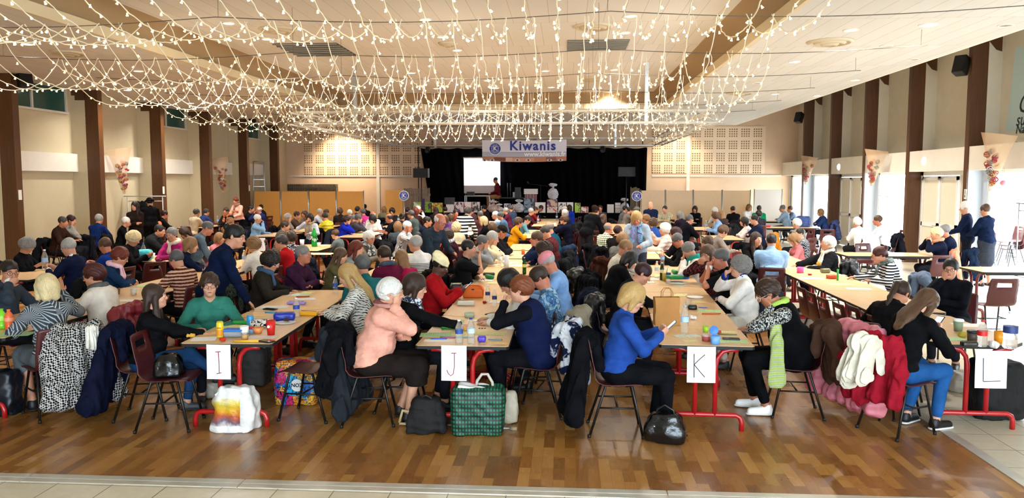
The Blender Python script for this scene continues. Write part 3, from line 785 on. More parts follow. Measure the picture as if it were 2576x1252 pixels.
    if vest:      # sleeveless layer over the top
        key = ('vest', id(g))
        if key not in GEO:
            lo = np.min([g['hips'], g['neckb']], 0)-.3; hi = np.max([g['hips'], g['neckb']], 0)+.3
            f2 = Field(lo, hi, .012); f = fat; gg = .030
            f2.ell(g['hips']+V3(0, -.01, .01), (.168*f+gg, .128*f+gg, .13+gg), k=.04); f2.ell(g['waist'], (.142*f+gg, .112*f*f+gg, .135+gg), k=.05)
            f2.ell(g['chest'], (.16+gg, .105*f**.5+gg, .165+gg), k=.05)
            f2.cap(g['sho'][-1]*.78+g['sho'][1]*.22, g['sho'][1]*.78+g['sho'][-1]*.22, .062+gg, k=.04)
            f2.ell(g['neckb']+V3(0, .05, .07), (.075, .09, .075), k=.01, op='sub'); f2.wob(.006, 10, 4)
            GEO[key] = f2.mesh('vest')
        ch('vest', GEO[key], cloth(vest))
    SEATS.append(dict(x=X, y=Y, a=a, rot=rot, chair=chair and not stand, g=g, s=s, o=o, lod=lod, px=px))
    return o
SEATS = []; PEND = []
# ------------------------------------------------------------------ the hall
XL, XLW, XR, XRW, YB = -12.1, -12.83, 9.0, 9.65, 33.9
PR = [12.3+3.09*k for k in range(8)]; PL = [13.45+3.17*k for k in range(7)]      # pillar positions along the hall
def floor_mats():
    n = NT('parquet'); v = n.coord('Object', rot=(0, 0, math.pi/2))
    b = n.node('ShaderNodeTexBrick', offset=.5, offset_frequency=2, squash=1.0, squash_frequency=2)
    for k, q in dict(Scale=1.0, Mortar_Size=.0012, Mortar_Smooth=.2, Bias=0.0, Brick_Width=.46, Row_Height=.085).items(): b.inputs[k.replace('_', ' ')].default_value = q
    b.inputs['Color1'].default_value = (0, 0, 0, 1); b.inputs['Color2'].default_value = (1, 1, 1, 1); b.inputs['Mortar'].default_value = (.15, .15, .15, 1)
    n.link(v, b.inputs['Vector'])
    base = n.ramp(b.outputs['Color'], [(0, '#6a4016'), (.25, '#8a5620'), (.5, '#9c672c'), (.75, '#b07a38'), (1, '#c8934e')])
    gr = n.noise(n.coord('Object', (26, 1.6, 1)), 5, 5, .6); col = n.mix(.35, base, n.ramp(gr, [(.3, '#4c2609'), (.75, '#b57c3a')]))
    wear = n.noise(n.coord('Object'), .45, 4, .6); col = n.mix(n.ramp(wear, [(.45, (0, 0, 0, 1)), (.8, (.35, .35, .35, 1))]), col, '#a9845a')
    n.color(col); n.link(n.ramp(n.noise(n.coord('Object'), 1.7, 4), [(.3, (.20,)*3+(1,)), (.7, (.36,)*3+(1,))]), n.b.inputs['Roughness'])
    n.setin('Specular IOR Level', .5); n.bump(b.outputs['Fac'], .15, .002)
    t = NT('floor_tiles'); v = t.coord('Object')
    b = t.node('ShaderNodeTexBrick', offset=0, offset_frequency=2, squash=1.0, squash_frequency=2)
    for k, q in dict(Scale=1.0, Mortar_Size=.004, Mortar_Smooth=.1, Bias=0.0, Brick_Width=.4, Row_Height=.4).items(): b.inputs[k.replace('_', ' ')].default_value = q
    b.inputs['Color1'].default_value = hexc('#d8ccb4'); b.inputs['Color2'].default_value = hexc('#cfc3a9'); b.inputs['Mortar'].default_value = hexc('#5c5240')
    t.link(v, b.inputs['Vector']); t.color(t.mix(.12, b.outputs['Color'], t.ramp(t.noise(v, 14, 5), [(.3, '#a8956f'), (.7, '#efe2c8')])))
    t.setin('Roughness', .3); t.setin('Specular IOR Level', .5); t.bump(b.outputs['Fac'], -.2, .003)
    return n.m, t.m
M_PARQ, M_TILE = floor_mats()
def plaster(name, c, sc=3):
    n = NT(name); v = n.coord('Object'); b = hexc(c); f = n.noise(v, sc, 5, .6)
    n.color(n.ramp(f, [(.3, tuple(x*.93 for x in b[:3])+(1,)), (.7, b)])); n.setin('Roughness', .85); n.setin('Specular IOR Level', .2); n.bump(n.noise(v, 120, 2), .08, .002); return n.m
M_WALL = plaster('wall_cream', '#c9ba99'); M_WALLR = plaster('wall_right_cream', '#d6cdb8'); M_BACK = plaster('wall_back_salmon', '#e0c0a0'); M_LEDGE = plaster('ledge_white', '#e6decf')
def ceil_mat():
    n = NT('ceiling_planks'); v = n.coord('Object')
    w = n.wave(v, .5/.30*.5*1.0, 'X', 0, 'SAW'); line = n.ramp(w, [(.0, (0,)*3+(1,)), (.03, (1,)*3+(1,))])
    b = n.node('ShaderNodeTexBrick', offset=.5, offset_frequency=2, squash=1.0, squash_frequency=2)
    for k, q in dict(Scale=1.0, Mortar_Size=.004, Mortar_Smooth=.1, Brick_Width=.32, Row_Height=2.4).items(): b.inputs[k.replace('_', ' ')].default_value = q
    b.inputs['Color1'].default_value = hexc('#d4d1cb'); b.inputs['Color2'].default_value = hexc('#cdcac3'); b.inputs['Mortar'].default_value = hexc('#a59d8e')
    n.link(v, b.inputs['Vector']); n.color(b.outputs['Color']); n.setin('Roughness', .75); n.setin('Specular IOR Level', .25); n.bump(b.outputs['Fac'], -.2, .004); return n.m
M_CEIL = ceil_mat()
M_COVE = mat('cove_tan', '#9a8260', .8); M_LIP = mat('cove_lip', '#d7c7a4', .7)
def wood_mat(name, c, rough=.5):
    n = NT(name); v = n.coord('Object', (9, 9, .5)); b = hexc(c); f = n.noise(v, 3, 5, .6, .8)
    n.color(n.ramp(f, [(.3, tuple(x*.7 for x in b[:3])+(1,)), (.7, tuple(min(1, x*1.2) for x in b[:3])+(1,))])); n.setin('Roughness', rough); n.bump(f, .08, .003); return n.m
M_PILL = wood_mat('pillar_brown_wood', '#54300f', .45)
M_ALU = mat('brushed_aluminium', '#b9bbbc', .35, .9); M_WHITE = mat('white_lacquer', '#e9e7e2', .4); M_BLACK = mat('black_plastic', '#0d0d0f', .5)
M_STRIP = mat('strip_metal', '#c9c4b6', .4, .5, var=.1)
# floors: parquet inside the strips, tiles around
m = MB(); m.box((XLW, 5.36, -.06), (3.22, YB, 0)); struct(m.build('floor', M_PARQ))
m = MB(); m.box((XLW, -6, -.06), (XRW+.05, 5.22, 0)); m.box((3.32, 5.22, -.06), (XRW+.05, YB, 0)); struct(m.build('floor_tiled', M_TILE))
m = MB()
for a, b in ((-12.8, -9.9), (-9.89, -6.9), (-6.89, -3.9), (-3.89, -2.3), (-2.29, .7), (.71, 3.32)):
    m.box((a, 5.22, -.05), (b, 5.285, .006)); m.box((a, 5.29, -.05), (b, 5.36, .008))
struct(m.build('trim_1', M_STRIP))
m = MB()
for a in range(10): m.box((3.22, 5.36+a*2.86, -.05), (3.27, 5.36+a*2.86+2.85, .007)); m.box((3.272, 5.36+a*2.86, -.05), (3.32, 5.36+a*2.86+2.85, .005))
struct(m.build('trim_2', M_STRIP))
m = MB(); m.box((XRW+.05, -8, -.3), (60, 60, -.08)); struct(m.build('ground', plaster('outdoor_concrete', '#dcdbd8')))
# ceiling: lowered sides, raised middle tray
CX0, CX1, CY0, CY1, CZL, CZH, CXE = -7.55, 3.15, 1.5, 25.9, 4.50, 4.98, 7.02
m = MB()
m.box((XLW-.2, -6, CZL), (CX0, YB, CZL+.12)); m.box((CX1, -6, CZL), (CXE, YB, CZL+.12)); m.box((CX0, CY1, CZL), (CX1, YB, CZL+.12)); m.box((CX0, -6, CZL), (CX1, CY0, CZL+.12))
struct(m.build('ceiling', M_CEIL))
m = MB(); m.box((CX0-.3, CY0-.3, CZH), (CX1+.3, CY1+.3, CZH+.1)); struct(m.build('ceiling_raised', M_CEIL))
m = MB()       # curved cove between the two levels, with its lip
for (a, b, dx, dy) in (((CX0, CY0), (CX0, CY1), 1, 0), ((CX1, CY1), (CX1, CY0), -1, 0), ((CX0, CY1), (CX1, CY1), 0, -1), ((CX1, CY0), (CX0, CY0), 0, 1)):
    g = []
    for t in np.linspace(0, 1, 9):
        th = t*math.pi/2; off = .42*(1-math.cos(th)); z = CZL+.14+(CZH-CZL-.14)*math.sin(th)
        g.append([(a[0]+dx*off, a[1]+dy*off, z), (b[0]+dx*off, b[1]+dy*off, z)])
    m.sheet(g)
struct(m.build('trim_3', M_COVE))
m = MB()
for q in ((CX0-.02, CY0, CX0+.05, CY1), (CX1-.05, CY0, CX1+.02, CY1), (CX0, CY1-.05, CX1, CY1+.02), (CX0, CY0-.02, CX1, CY0+.05)): m.box((q[0], q[1], CZL-.01), (q[2], q[3], CZL+.16))
struct(m.build('trim_4', M_LIP))
m = MB(); m.box((CXE, -6, CZL), (CXE+.06, YB, CZL+.35)); struct(m.build('trim_5', M_LEDGE))
m = MB(); m.box((CXE-.3, -6, 6.4), (XRW+.3, YB+.1, 6.5)); m.box((CXE-.05, -6, CZL+.12), (CXE, YB, 6.4)); struct(m.build('ceiling_upper', M_CEIL))
# left wall: plaster bays set back behind the wooden pillars
m = MB(); m.box((XLW-.2, -6, 0), (XLW, YB, CZL+.2)); struct(m.build('wall_left', M_WALL))
m = MB()
for y in PL: m.box((XLW, y, 0), (XL-.33, y+.28, CZL))
m.box((XLW, 32.9, 0), (XLW+.6, YB, CZL)); struct(m.build('wall_left_piers', M_WALL))
m = MB()
for y in PL[:-1]: m.box((XLW, y+.28, 2.40), (XLW+.14, y+3.17, 2.86))
struct(m.build('trim_6', M_LEDGE))
for i, y in enumerate(PL):
    m = MB(); m.box((XL-.34, y, 0), (XL, y+.20, CZL)); m.prism([(XL-.34, y-.01), (XL-.34, y+.14), (XL-.60, y+.14), (XL-.60, y-.01)], CZL-.26, CZL)
    m.box((XL-.70, y-.005, CZL-.14), (XL-.34, y+.14, CZL))
    o = m.build('pillar_left', M_PILL); struct(o)
M_GLN = mat('dark_green_glass', '#1f4a42', .12, spec=.6); M_WFR = mat('window_frame_grey', '#cfc9bb', .5)
for i, y in enumerate((PL[1], PL[3], PL[5])):
    y0, y1 = y+.28, y+2.95; r = empty('window_%d' % (i+1), (XLW, y0, 3.86)); struct(r)
    m = MB()
    for a in (0, (y1-y0)/2-.03, y1-y0-.06): m.box((0, a, 0), (.07, a+.06, .64))
    m.box((0, 0, 0), (.10, y1-y0, .05)); m.build('window_frame', M_WFR, r)
    m = MB(); m.box((.01, .06, .05), (.03, y1-y0-.06, .64)); m.build('window_pane', M_GLN, r)
# right wall: upper plaster, beam boxes, glazing and doors below
m = MB(); m.box((XRW, -6, 2.42), (XRW+.25, YB, 6.4)); struct(m.build('wall_right', M_WALLR))
m = MB()
for y in PR: m.box((9.35, y, 2.42), (XRW, y+.26, 6.4))
m.box((9.35, YB-.5, 0), (XRW+.1, YB, 2.42)); struct(m.build('wall_right_piers', M_WALLR))
for i, y in enumerate(PR):
    m = MB(); m.box((XR, y, 0), (XR+.35, y+.16, 6.4))
    vs = [(9.30, y-.02, 5.30), (9.50, y-.02, 5.06), (9.62, y-.02, 5.02), (9.62, y-.02, 6.4), (9.30, y-.02, 6.4)]
    m.add(vs+[(a, y+.10, c) for a, b, c in vs], [(0, 1, 2, 3, 4), (9, 8, 7, 6, 5)]+[(k, (k+5) % 10 if False else k+5, (k+1) % 5+5, (k+1) % 5) for k in range(5)])
    struct(m.build('pillar_right', M_PILL))
m = MB()
ys = [9.2]+PR
for i, y in enumerate(ys): m.box((9.03, y+.17, 2.40), (XRW, y+3.09, 2.93))
struct(m.build('trim_7', M_LEDGE))
M_GLASS = mat('clear_glass', '#ffffff', .02, trans=1.0, ior=1.02, spec=.3); M_PANEL = mat('grey_blue_panel', '#b6bdc6', .6); M_DOORP = mat('cream_door_panel', '#e4dcc6', .35)
noglass = NT('window_glass'); noglass.b.inputs['Base Color'].default_value = (1, 1, 1, 1)
gt = noglass.node('ShaderNodeBsdfTransparent'); gg = noglass.node('ShaderNodeBsdfGlossy'); gg.inputs['Roughness'].default_value = .05; mx = noglass.node('ShaderNodeMixShader'); mx.inputs[0].default_value = .06
noglass.link(gt.outputs[0], mx.inputs[1]); noglass.link(gg.outputs[0], mx.inputs[2]); noglass.link(mx.outputs[0], noglass.n['Material Output'].inputs['Surface']); M_WIN = noglass.m
nw = 4; nd = 1
for i, y in enumerate(ys):
    y0, y1 = y+.17, y+3.09; door = i in (4, 6)  if False else (i in (2+1, 4+1))
    if door:
        r = empty('door_%d' % nd, (9.35, y0, 0)); nd += 1; struct(r); L = y1-y0
        m = MB(); m.box((0, .0, 0), (.08, .12, 2.42)); m.box((0, L-.12, 0), (.08, L, 2.42)); m.box((0, 0, 2.30), (.08, L, 2.42)); m.box((0, .80, 0), (.08, .88, 2.3)); m.build('door_frame', M_WHITE, r)
        m = MB(); m.box((.02, .12, .05), (.05, .80, 2.3)); m.build('side_panel', M_DOORP, r)
        for k in (0, 1):
            a = .90+k*(L-.12-.90)/2; b = a+(L-.12-.90)/2-.02
            m = MB()
            for q in ((a, .02, a+.07, 2.28), (b-.07, .02, b, 2.28)): m.box((-.03, q[0], q[1]), (.03, q[2], q[3]))
            for z0, z1 in ((.02, .12), (1.0, 1.10), (2.18, 2.28)): m.box((-.03, a, z0), (.03, b, z1))
            lf = m.build('door_leaf', M_WHITE, r)
            m = MB(); m.box((-.005, a+.07, .12), (.01, b-.07, 1.0)); m.box((-.005, a+.07, 1.1), (.01, b-.07, 2.18)); m.build('panel', M_DOORP, lf)
            m = MB(); m.cbox((-.06, b-.12, 2.2), (.05, .16, .04)); m.tube([(-.07, b-.15, 2.21), (-.09, b-.35, 2.24), (-.03, b-.45, 2.27)], .008, 6); m.build('door_closer', M_ALU, lf)
            m = MB(); m.tube([(-.03, a+.04 if k else b-.04, 1.03), (-.08, a+.04 if k else b-.04, 1.03), (-.08, a+.16 if k else b-.16, 1.03)], .011, 6); m.build('handle', M_ALU, lf)
    else:
        r = empty('window_%d' % nw, (9.35, y0, 0)); nw += 1; struct(r); L = y1-y0
        m = MB(); m.box((-.02, L-.26, 0), (.06, L, 2.42)); m.box((-.32, L-.012, 0), (-.0, L, 2.42)); m.build('reveal_panel', M_PANEL, r)
        m = MB()
        for a in (0, L-.32): m.box((0, a, 0), (.06, a+.06, 2.42))
        m.box((0, 0, 0), (.06, L-.26, .06)); m.box((0, 0, 2.34), (.06, L-.26, 2.42)); m.build('window_frame', M_WHITE, r)
        m = MB(); m.box((.025, .06, .06), (.035, L-.32, 2.34)); m.build('window_pane', M_WIN, r)
m = MB(); m.box((9.35, -6, 0), (9.45, 9.3, 2.42)); struct(m.build('wall_right_near', M_WALLR))
m = MB(); m.box((XLW-.2, -6.2, 0), (-3.5, -6, 5.2)); struct(m.build('wall_front_light_blocker', M_WALL))  # unseen part wall, added behind the camera to hold back daylight fill
# back wall with perforated acoustic panels
m = MB(); m.box((XLW-.2, YB, 0), (XRW+.3, YB+.2, 6.5)); struct(m.build('wall_back', M_BACK))
def perf_mat():
    n = NT('perforated_panel'); c = n.node('ShaderNodeTexCoord'); s = n.node('ShaderNodeSeparateXYZ'); n.link(c.outputs['Object'], s.inputs[0])
    def cells(o):
        big = n.math('FRACT', n.math('DIVIDE', o, .505)); inb = n.math('LESS_THAN', big, .76)
        sm = n.math('FRACT', n.math('DIVIDE', n.math('MULTIPLY', big, .505), .0955)); return n.math('MULTIPLY', inb, n.math('LESS_THAN', sm, .60))
    h = n.math('MULTIPLY', cells(s.outputs['X']), cells(s.outputs['Z']))
    n.color(n.mix(h, '#e8cdac', '#8f6f4c')); n.setin('Roughness', .8); n.bump(h, -.5, .01); return n.m
M_PERF = perf_mat()
for i, (a, b, z0, z1) in enumerate(((767, 946, 2.44, 4.45), (957, 1060, 2.44, 4.45), (1640, 1727, 2.50, 4.45), (1740, 1923, 2.50, 4.45))):
    x0, _ = aty(a, 430, YB); x1, _ = aty(b, 430, YB)
    m = MB(); m.box((0, -.03, 0), (x1-x0, 0, z1-z0)); o = m.build('wall_back_panel', M_PERF, loc=(x0, YB, z0)); struct(o)
m = MB()
for (a, b) in ((730, 947), (955, 1058), (1640, 1728), (1736, 1965)):
    x0, _ = aty(a, 430, YB); x1, _ = aty(b, 430, YB); m.box((x0, YB-.05, 2.36), (x1, YB, 2.42))
for a in (951, 1731):
    x0, _ = aty(a, 430, YB); m.box((x0-.07, YB-.035, 0), (x0+.07, YB, 4.5))
struct(m.build('trim_8', M_LEDGE))
# vents and diffusers in the ceiling
M_VENT = mat('vent_dark', '#3a3833', .5, .4); M_VFR = mat('vent_frame', '#8d8778', .5)
def vent(px, py, w, d, z, lab):
    x, y = atz(px, py, z); r = empty('ceiling_vent', (x, y, z), 0, lab, 'vent', 'dark slotted vents in the ceiling')
    m = MB(); m.box((-w/2, -d/2, -.012), (w/2, d/2, 0)); m.build('backing', M_VENT, r)
    m = MB(); n = 6
    for k in range(n+1): m.box((-w/2, -d/2+d*k/n-.012, -.035), (w/2, -d/2+d*k/n+.012, -.012))
    m.build('slat', M_VFR, r)
vent(795, 124, 1.35, 1.5, CZH, 'dark slotted ceiling vent in the raised ceiling, nearest on the side of the high windows')
vent(1503, 112, 1.25, 1.1, CZH, 'dark slotted ceiling vent in the raised ceiling, nearest above the aisle')
vent(1050, 246, 1.7, 1.6, CZH, 'dark slotted ceiling vent far back above the truss, on the window side')
vent(1487, 243, 1.5, 1.2, CZH, 'dark slotted ceiling vent far back above the banner end')
M_DIFF = mat('diffuser_white', '#c9bda3', .5); M_DK = mat('diffuser_gap', '#5f4a2c', .6)
def diffuser(px, py, r_, z, lab):
    x, y = atz(px, py, z); r = empty('air_diffuser', (x, y, z), 0, lab, 'air diffuser', 'round air diffusers')
    m = MB()
    for k in range(3): m.lathe([(r_*(1-.3*k), 0), (r_*(1-.3*k), -.01-.02*k), (r_*(.86-.3*k), -.045-.02*k), (r_*(.80-.3*k), -.01)], n=28)
    m.build('ring', M_DIFF, r); m = MB(); m.lathe([(0, -.006), (r_*.95, -.006)], n=28); m.build('gap', M_DK, r)
for px, py, r_, z, lab in ((1492, 66, .36, CZH, 'round air diffuser above the aisle between the front spotlights'), (1484, 198, .36, CZH, 'round air diffuser between the two vents over the aisle'),
        (700, 74, .36, CZH, 'round air diffuser beside the nearest vent over the fairy lights'), (2088, 104, .38, CZL, 'round air diffuser with torn edge in the bright lowered ceiling'), (1860, 233, .36, CZL, 'round air diffuser in the bright lowered ceiling near the truss corner'),
        (170, 132, .3, CZL, 'round air diffuser in the lowered ceiling above the pillars with high windows'), (605, 241, .3, CZL, 'round air diffuser in the lowered ceiling halfway to the stage'), (1126, 108, .2, CZH, 'small round smoke vent beside the row of three downlights')):
    diffuser(px, py, r_, z, lab)
# downlights: each ring holds a glowing disc and its own lamp
M_LAMP = noemis(mat('lamp_disc', '#ffffff', .5, emit='#fff6e4', estr=9)); M_RING = mat('lamp_ring', '#eee7d8', .4); M_OFF = mat('lamp_off_reflector', '#aaa292', .25, .6)
DL = [(68, 110, 0, 'on nearest the high windows', 1), (348, 178, 0, 'second from the nearest one by the high windows', 1), (575, 258, 0, 'far down the window side', 1), (320, 226, 0, 'close over the brown pillars', 1), (480, 259, 0, 'small one over the third pillar gap', 1),
      (575, 58, 1, 'near the raised tray edge, at the front', 1), (672, 98, 1, 'beside the near vent', 1), (1070, 49, 1, 'nearest of the central line of three', 1), (1113, 92, 1, 'middle of the central line of three', 1), (1150, 126, 1, 'farthest of the central line of three', 1),
      (1585, 40, 1, 'nearest one beyond the aisle vent', 1), (1572, 82, 1, 'just in front of the aisle vent', 1), (1545, 175, 1, 'behind the aisle vent', 1), (1372, 178, 1, 'above the banner line, nearer', 1), (1532, 232, 1, 'above the far aisle vent', 1), (1387, 219, 1, 'above the banner line, farther', 1),
      (1245, 221, 1, 'very bright one in the middle of the raised ceiling', 2), (1035, 183, 1, 'over the window side rows, nearer', 1), (1098, 222, 1, 'over the window side rows, farther', 1), (1226, 202, 1, 'small one just before the very bright one', 1),
      (2140, 75, 0, 'glowing one nearest the coat nets side', 1), (1998, 155, 0, 'glowing one farther along the bright ceiling', 1), (2335, 62, 0, 'glowing one close to the tall pillars', 2), (2152, 201, 0, 'dim glow over the third tall pillar', 1), (1950, 236, 0, 'dim glow far along the bright ceiling', 1), (2056, 240, 0, 'dim glow beside the far pillars', 1),
      (2230, 115, 0, 'unlit one beside the ceiling edge', 0), (2300, 149, 0, 'unlit one along the ceiling edge', 0), (2530, 63, 0, 'unlit one at the ceiling edge, nearest', 0), (1905, 208, 0, 'unlit one over the second table row', 0), (1985, 224, 0, 'unlit one far along the ceiling edge', 0), (766, 280, 0, 'far end on the window side', 1), (865, 325, 0, 'closest to the perforated wall', 1)]
for px, py, hi, lab, on in DL:
    z = CZH if hi else CZL; x, y = atz(px, py, z); rr = .11*(1.25 if on == 2 else 1)
    r = empty('ceiling_downlight', (x, y, z), 0, 'recessed round ceiling spotlight, '+lab, 'ceiling light', 'recessed ceiling spotlights')
    m = MB(); m.lathe([(rr*.82, -.004), (rr*.86, -.016), (rr, -.014), (rr*1.05, 0)], n=24); m.build('ring', M_RING, r)
    m = MB(); m.lathe([(0, -.008), (rr*.83, -.008)], n=24); m.build('lamp', M_LAMP if on else M_OFF, r)
    if on:
        l = light('downlight_lamp', 'AREA', (0, 0, -.03), 40*on, (1, .96, .90), shape='DISK', size=rr*1.6); l.data.spread = R_(140); l.parent = r
# ------------------------------------------------------------------ tables
def beech_mat(name, c):
    n = NT(name); v = n.coord('Object', (1, .12, 1)); b = hexc(c); f = n.noise(v, 26, 5, .6, .3)
    n.color(n.ramp(f, [(.3, tuple(x*.90 for x in b[:3])+(1,)), (.7, tuple(min(1, x*1.05) for x in b[:3])+(1,))])); n.setin('Roughness', .32); n.setin('Specular IOR Level', .45); return n.m
M_BEECH = beech_mat('beech_laminate', '#d9b180'); M_EDGE = mat('black_rubber_edge', '#120f0d', .6); M_RED = mat('red_enamel_tube', '#a81418', .3, spec=.6)
M_DRED = mat('dark_red_tube', '#5c1716', .4)
TW = .80
def arc(c, r, a0, a1, n, f): return [f(c[0]+r*math.cos(t), c[1]+r*math.sin(t)) for t in np.linspace(a0, a1, n)]
TABLE_ME = {}
def table_meshes(L, cham):
    k = (L, cham)
    if k in TABLE_ME: return TABLE_ME[k]
    w = TW/2; c = .14 if cham else .02
    poly = [(-w+c, 0), (w-c, 0), (w, c), (w, L-c), (w-c, L), (-w+c, L), (-w, L-c), (-w, c)]
    ins = [(x*.994, .003+y*(L-.006)/L) for x, y in poly]
    m = MB(); m.prism(ins, .745, .752); top = m.mesh('table_top')
    m = MB(); m.prism(poly, .722, .7485); edge = m.mesh('edge_band')
    m = MB()
    for x in (-.30, .30): m.box((x-.012, .10, .69), (x+.012, L-.10, .722))
    for y in (.10, L-.12): m.box((-.30, y, .695), (.30, y+.02, .72))
    rail = m.mesh('rail')
    legs = []
    for y, s in ((.07, 1), (L-.07, -1)):
        m = MB()
        m.tube([(-.315, y, 0), (-.315, y, .075), (-.30, y, .115), (-.265, y, .135), (.265, y, .135), (.30, y, .115), (.315, y, .075), (.315, y, 0)], .0215, 10)
        for q in (-1, 1):
            m.tube([(q*.085, y, .135), (q*.085, y, .56), (q*.10, y, .635), (q*.145, y, .690), (q*.21, y, .708), (q*.27, y, .708)], .0215, 10)
        m.cbox((0, y, .40), (.14, .03, .03)) if False else None
        legs.append(m.mesh('leg_frame'))
    TABLE_ME[k] = (top, edge, rail, legs); return TABLE_ME[k]
def table(xc, y, ang, L, label, cham=False, legm=None, group='folding tables in long rows'):
    r = empty('folding_table', (xc, y, 0), R_(ang), label, 'table', group)
    t, e, ra, lg = table_meshes(L, cham); legm = legm or M_RED
    link('table_top', t, r, M_BEECH); link('edge_band', e, r, M_EDGE); link('rail', ra, r, M_EDGE)
    for q in lg: link('leg_frame', q, r, legm)
    TABLES.append((xc, y, ang, L)); TOBJ.append(r); return r
TABLES = []; TOBJ = []
def row(x0, y0, x1, y1, L, gap, labs, cham0=False, **kw):
    """tables end to end from (x0,y0) towards (x1,y1)"""
    d = math.hypot(x1-x0, y1-y0); ux, uy = (x1-x0)/d, (y1-y0)/d; ang = -math.degrees(math.atan2(ux, uy)); t = 0
    for lab in labs:
        table(x0+ux*t, y0+uy*t, ang, L, lab, cham=cham0 and t == 0, **kw); t += L+gap
row(-2.92, 6.50, -3.10, 9.95, 1.68, .01, ['beech folding table carrying the sign I, nearest in its row', 'beech table under blue case and bottle, second behind the sign I'])
row(-2.65, 10.2, -2.70, 15.1, 1.62, .01, ['beech table where the teal sweater man sits', 'beech table in front of the white haired woman with glasses, third from sign I', 'beech table before the woman in maroon with hand at chin'])
row(-2.90, 16.6, -2.85, 30, 1.62, .30, ['beech table beside the standing bald bearded man', 'beech table just behind the standing bald bearded man', 'beech table far back in line with sign I, fourth from its end', 'beech table far back in line with sign I, third from its end', 'beech table far back in line with sign I, second from its end', 'beech table far back in line with sign I, closest to the stage'])
row(-.88, 6.54, -.90, 14.5, 1.50, .01, ['beech folding table carrying the sign J, nearest in its row', 'beech table under the orange toiletry bag', 'beech table in front of the young bearded man in black', 'beech table with green bottle beyond the young man in black', 'beech table beside the woman holding her chin with a wristwatch'])
row(-.83, 14.2, -.62, 30, 1.60, .14, ['beech table in front of the dark capped man', 'beech table beside the balding man in teal', 'beech table where the mustard sweater woman sits', 'beech table covered in cards just past the mustard sweater', 'beech table with red thermos towards the prize display', 'beech table before the man in black with bowed head', 'beech table near the prize display, in the middle row', 'beech table at the very end of the middle row by the prizes', 'last beech table touching the prize display'])
row(1.20, 6.70, 1.46, 11.6, 1.62, .01, ['beech folding table carrying the sign K, nearest in its row', 'beech table under the white plate, second behind the sign K', 'beech table under the green and blue fabric stack'])
table(1.47, 11.62, 0, 1.60, 'beech table between the bowed grey haired man and the cream sweater')
row(1.50, 14.3, 1.55, 30, 1.60, .12, ['beech table next to the standing woman with the turquoise scarf', 'beech table behind the pink jacket and white curls', 'beech table with bottles beside the plaid green shirt', 'beech table past the standing figure in a hooded parka', 'beech table halfway to the stage on the aisle side', 'beech table with water bottles near the black cloth', 'beech table before the bald man with crossed arms'])
table(3.56, 6.90, -1.0, 1.62, 'beech table with cut corners carrying the sign L', cham=True)
row(3.66, 8.62, 3.80, 15.2, 1.62, .01, ['empty stretch of beech table beside the row of vacant maroon chairs', 'beech table before the woman in striped navy and white', 'beech table under the pink case and snack tray', 'beech table before the boy with patterned sleeve'])
row(3.85, 17.2, 4.05, 30, 1.60, .35, ['beech table in front of the woman in taupe', 'beech table with bottles by the man with an orange coat behind', 'beech table by the denim shirt with curly hair', 'beech table beside the plaid shirt man', 'beech table under red box near the wooden screens', 'beech table nearest the wooden screens on the aisle side'])
row(-5.40, 6.60, -5.42, 15.0, 1.66, .01, ['beech table in front of the man drinking from a cup', 'beech table before the woman in white and black with red hair', 'beech table by the pink scarf woman and patterned blouse', 'beech table behind the standing woman in navy lace', 'beech table with chequered cup by the curly blonde'])
row(-5.40, 15.5, -5.30, 30, 1.62, .30, ['beech table with green soda bottle, beyond the boy', 'beech table before the bright blue sweater', 'beech table before the woman with black bob', 'beech table deep in the hall by the bald man in black', 'beech table deep in the hall facing the orange board', 'beech table deepest in the hall by the orange board'])
row(-8.02, 10.6, -8.05, 12.4, 1.62, .01, ['beech table with tall water bottle between navy seniors'])
row(-7.35, 13.2, -7.30, 16.6, 1.62, .01, ['beech table under the turquoise bag', 'beech table before the old woman in pink'])
row(-7.62, 19.5, -7.45, 30, 1.62, .30, ['beech table with white sign by the pale blue sweater', 'beech table beside the yellow puffer jacket', 'beech table behind the yellow puffer jacket', 'beech table in front of the wooden screens, window side', 'beech table closest to the wooden screens, window side'])
table(-11.95, 18.5, 0, 1.62, 'beech table between brown jacket man and navy striped sweater by the pillar')
row(-11.35, 23.0, -11.3, 30, 1.62, .2, ['beech table behind the coat rack with small jars', 'beech table near the standing woman in pink', 'beech table by the ladder niche'])
table(6.90, 15.55, 90, 1.62, 'beech table with red capped water bottle before the old woman in navy', legm=M_DRED)
table(7.30, 20.6, 60, 1.62, 'pale lit table where white sweaters sit by the window', legm=M_DRED)
table(8.05, 12.95, 90, 1.62, 'beech table with black handbag at the bright doorway', legm=M_DRED)
table(7.6, 24.6, 90, 1.62, 'pale table with maroon legs under the navy coats', legm=M_DRED)
table(8.2, 28.6, 90, 1.5, 'table with yellow papers by the light blue shirt', legm=M_DRED)
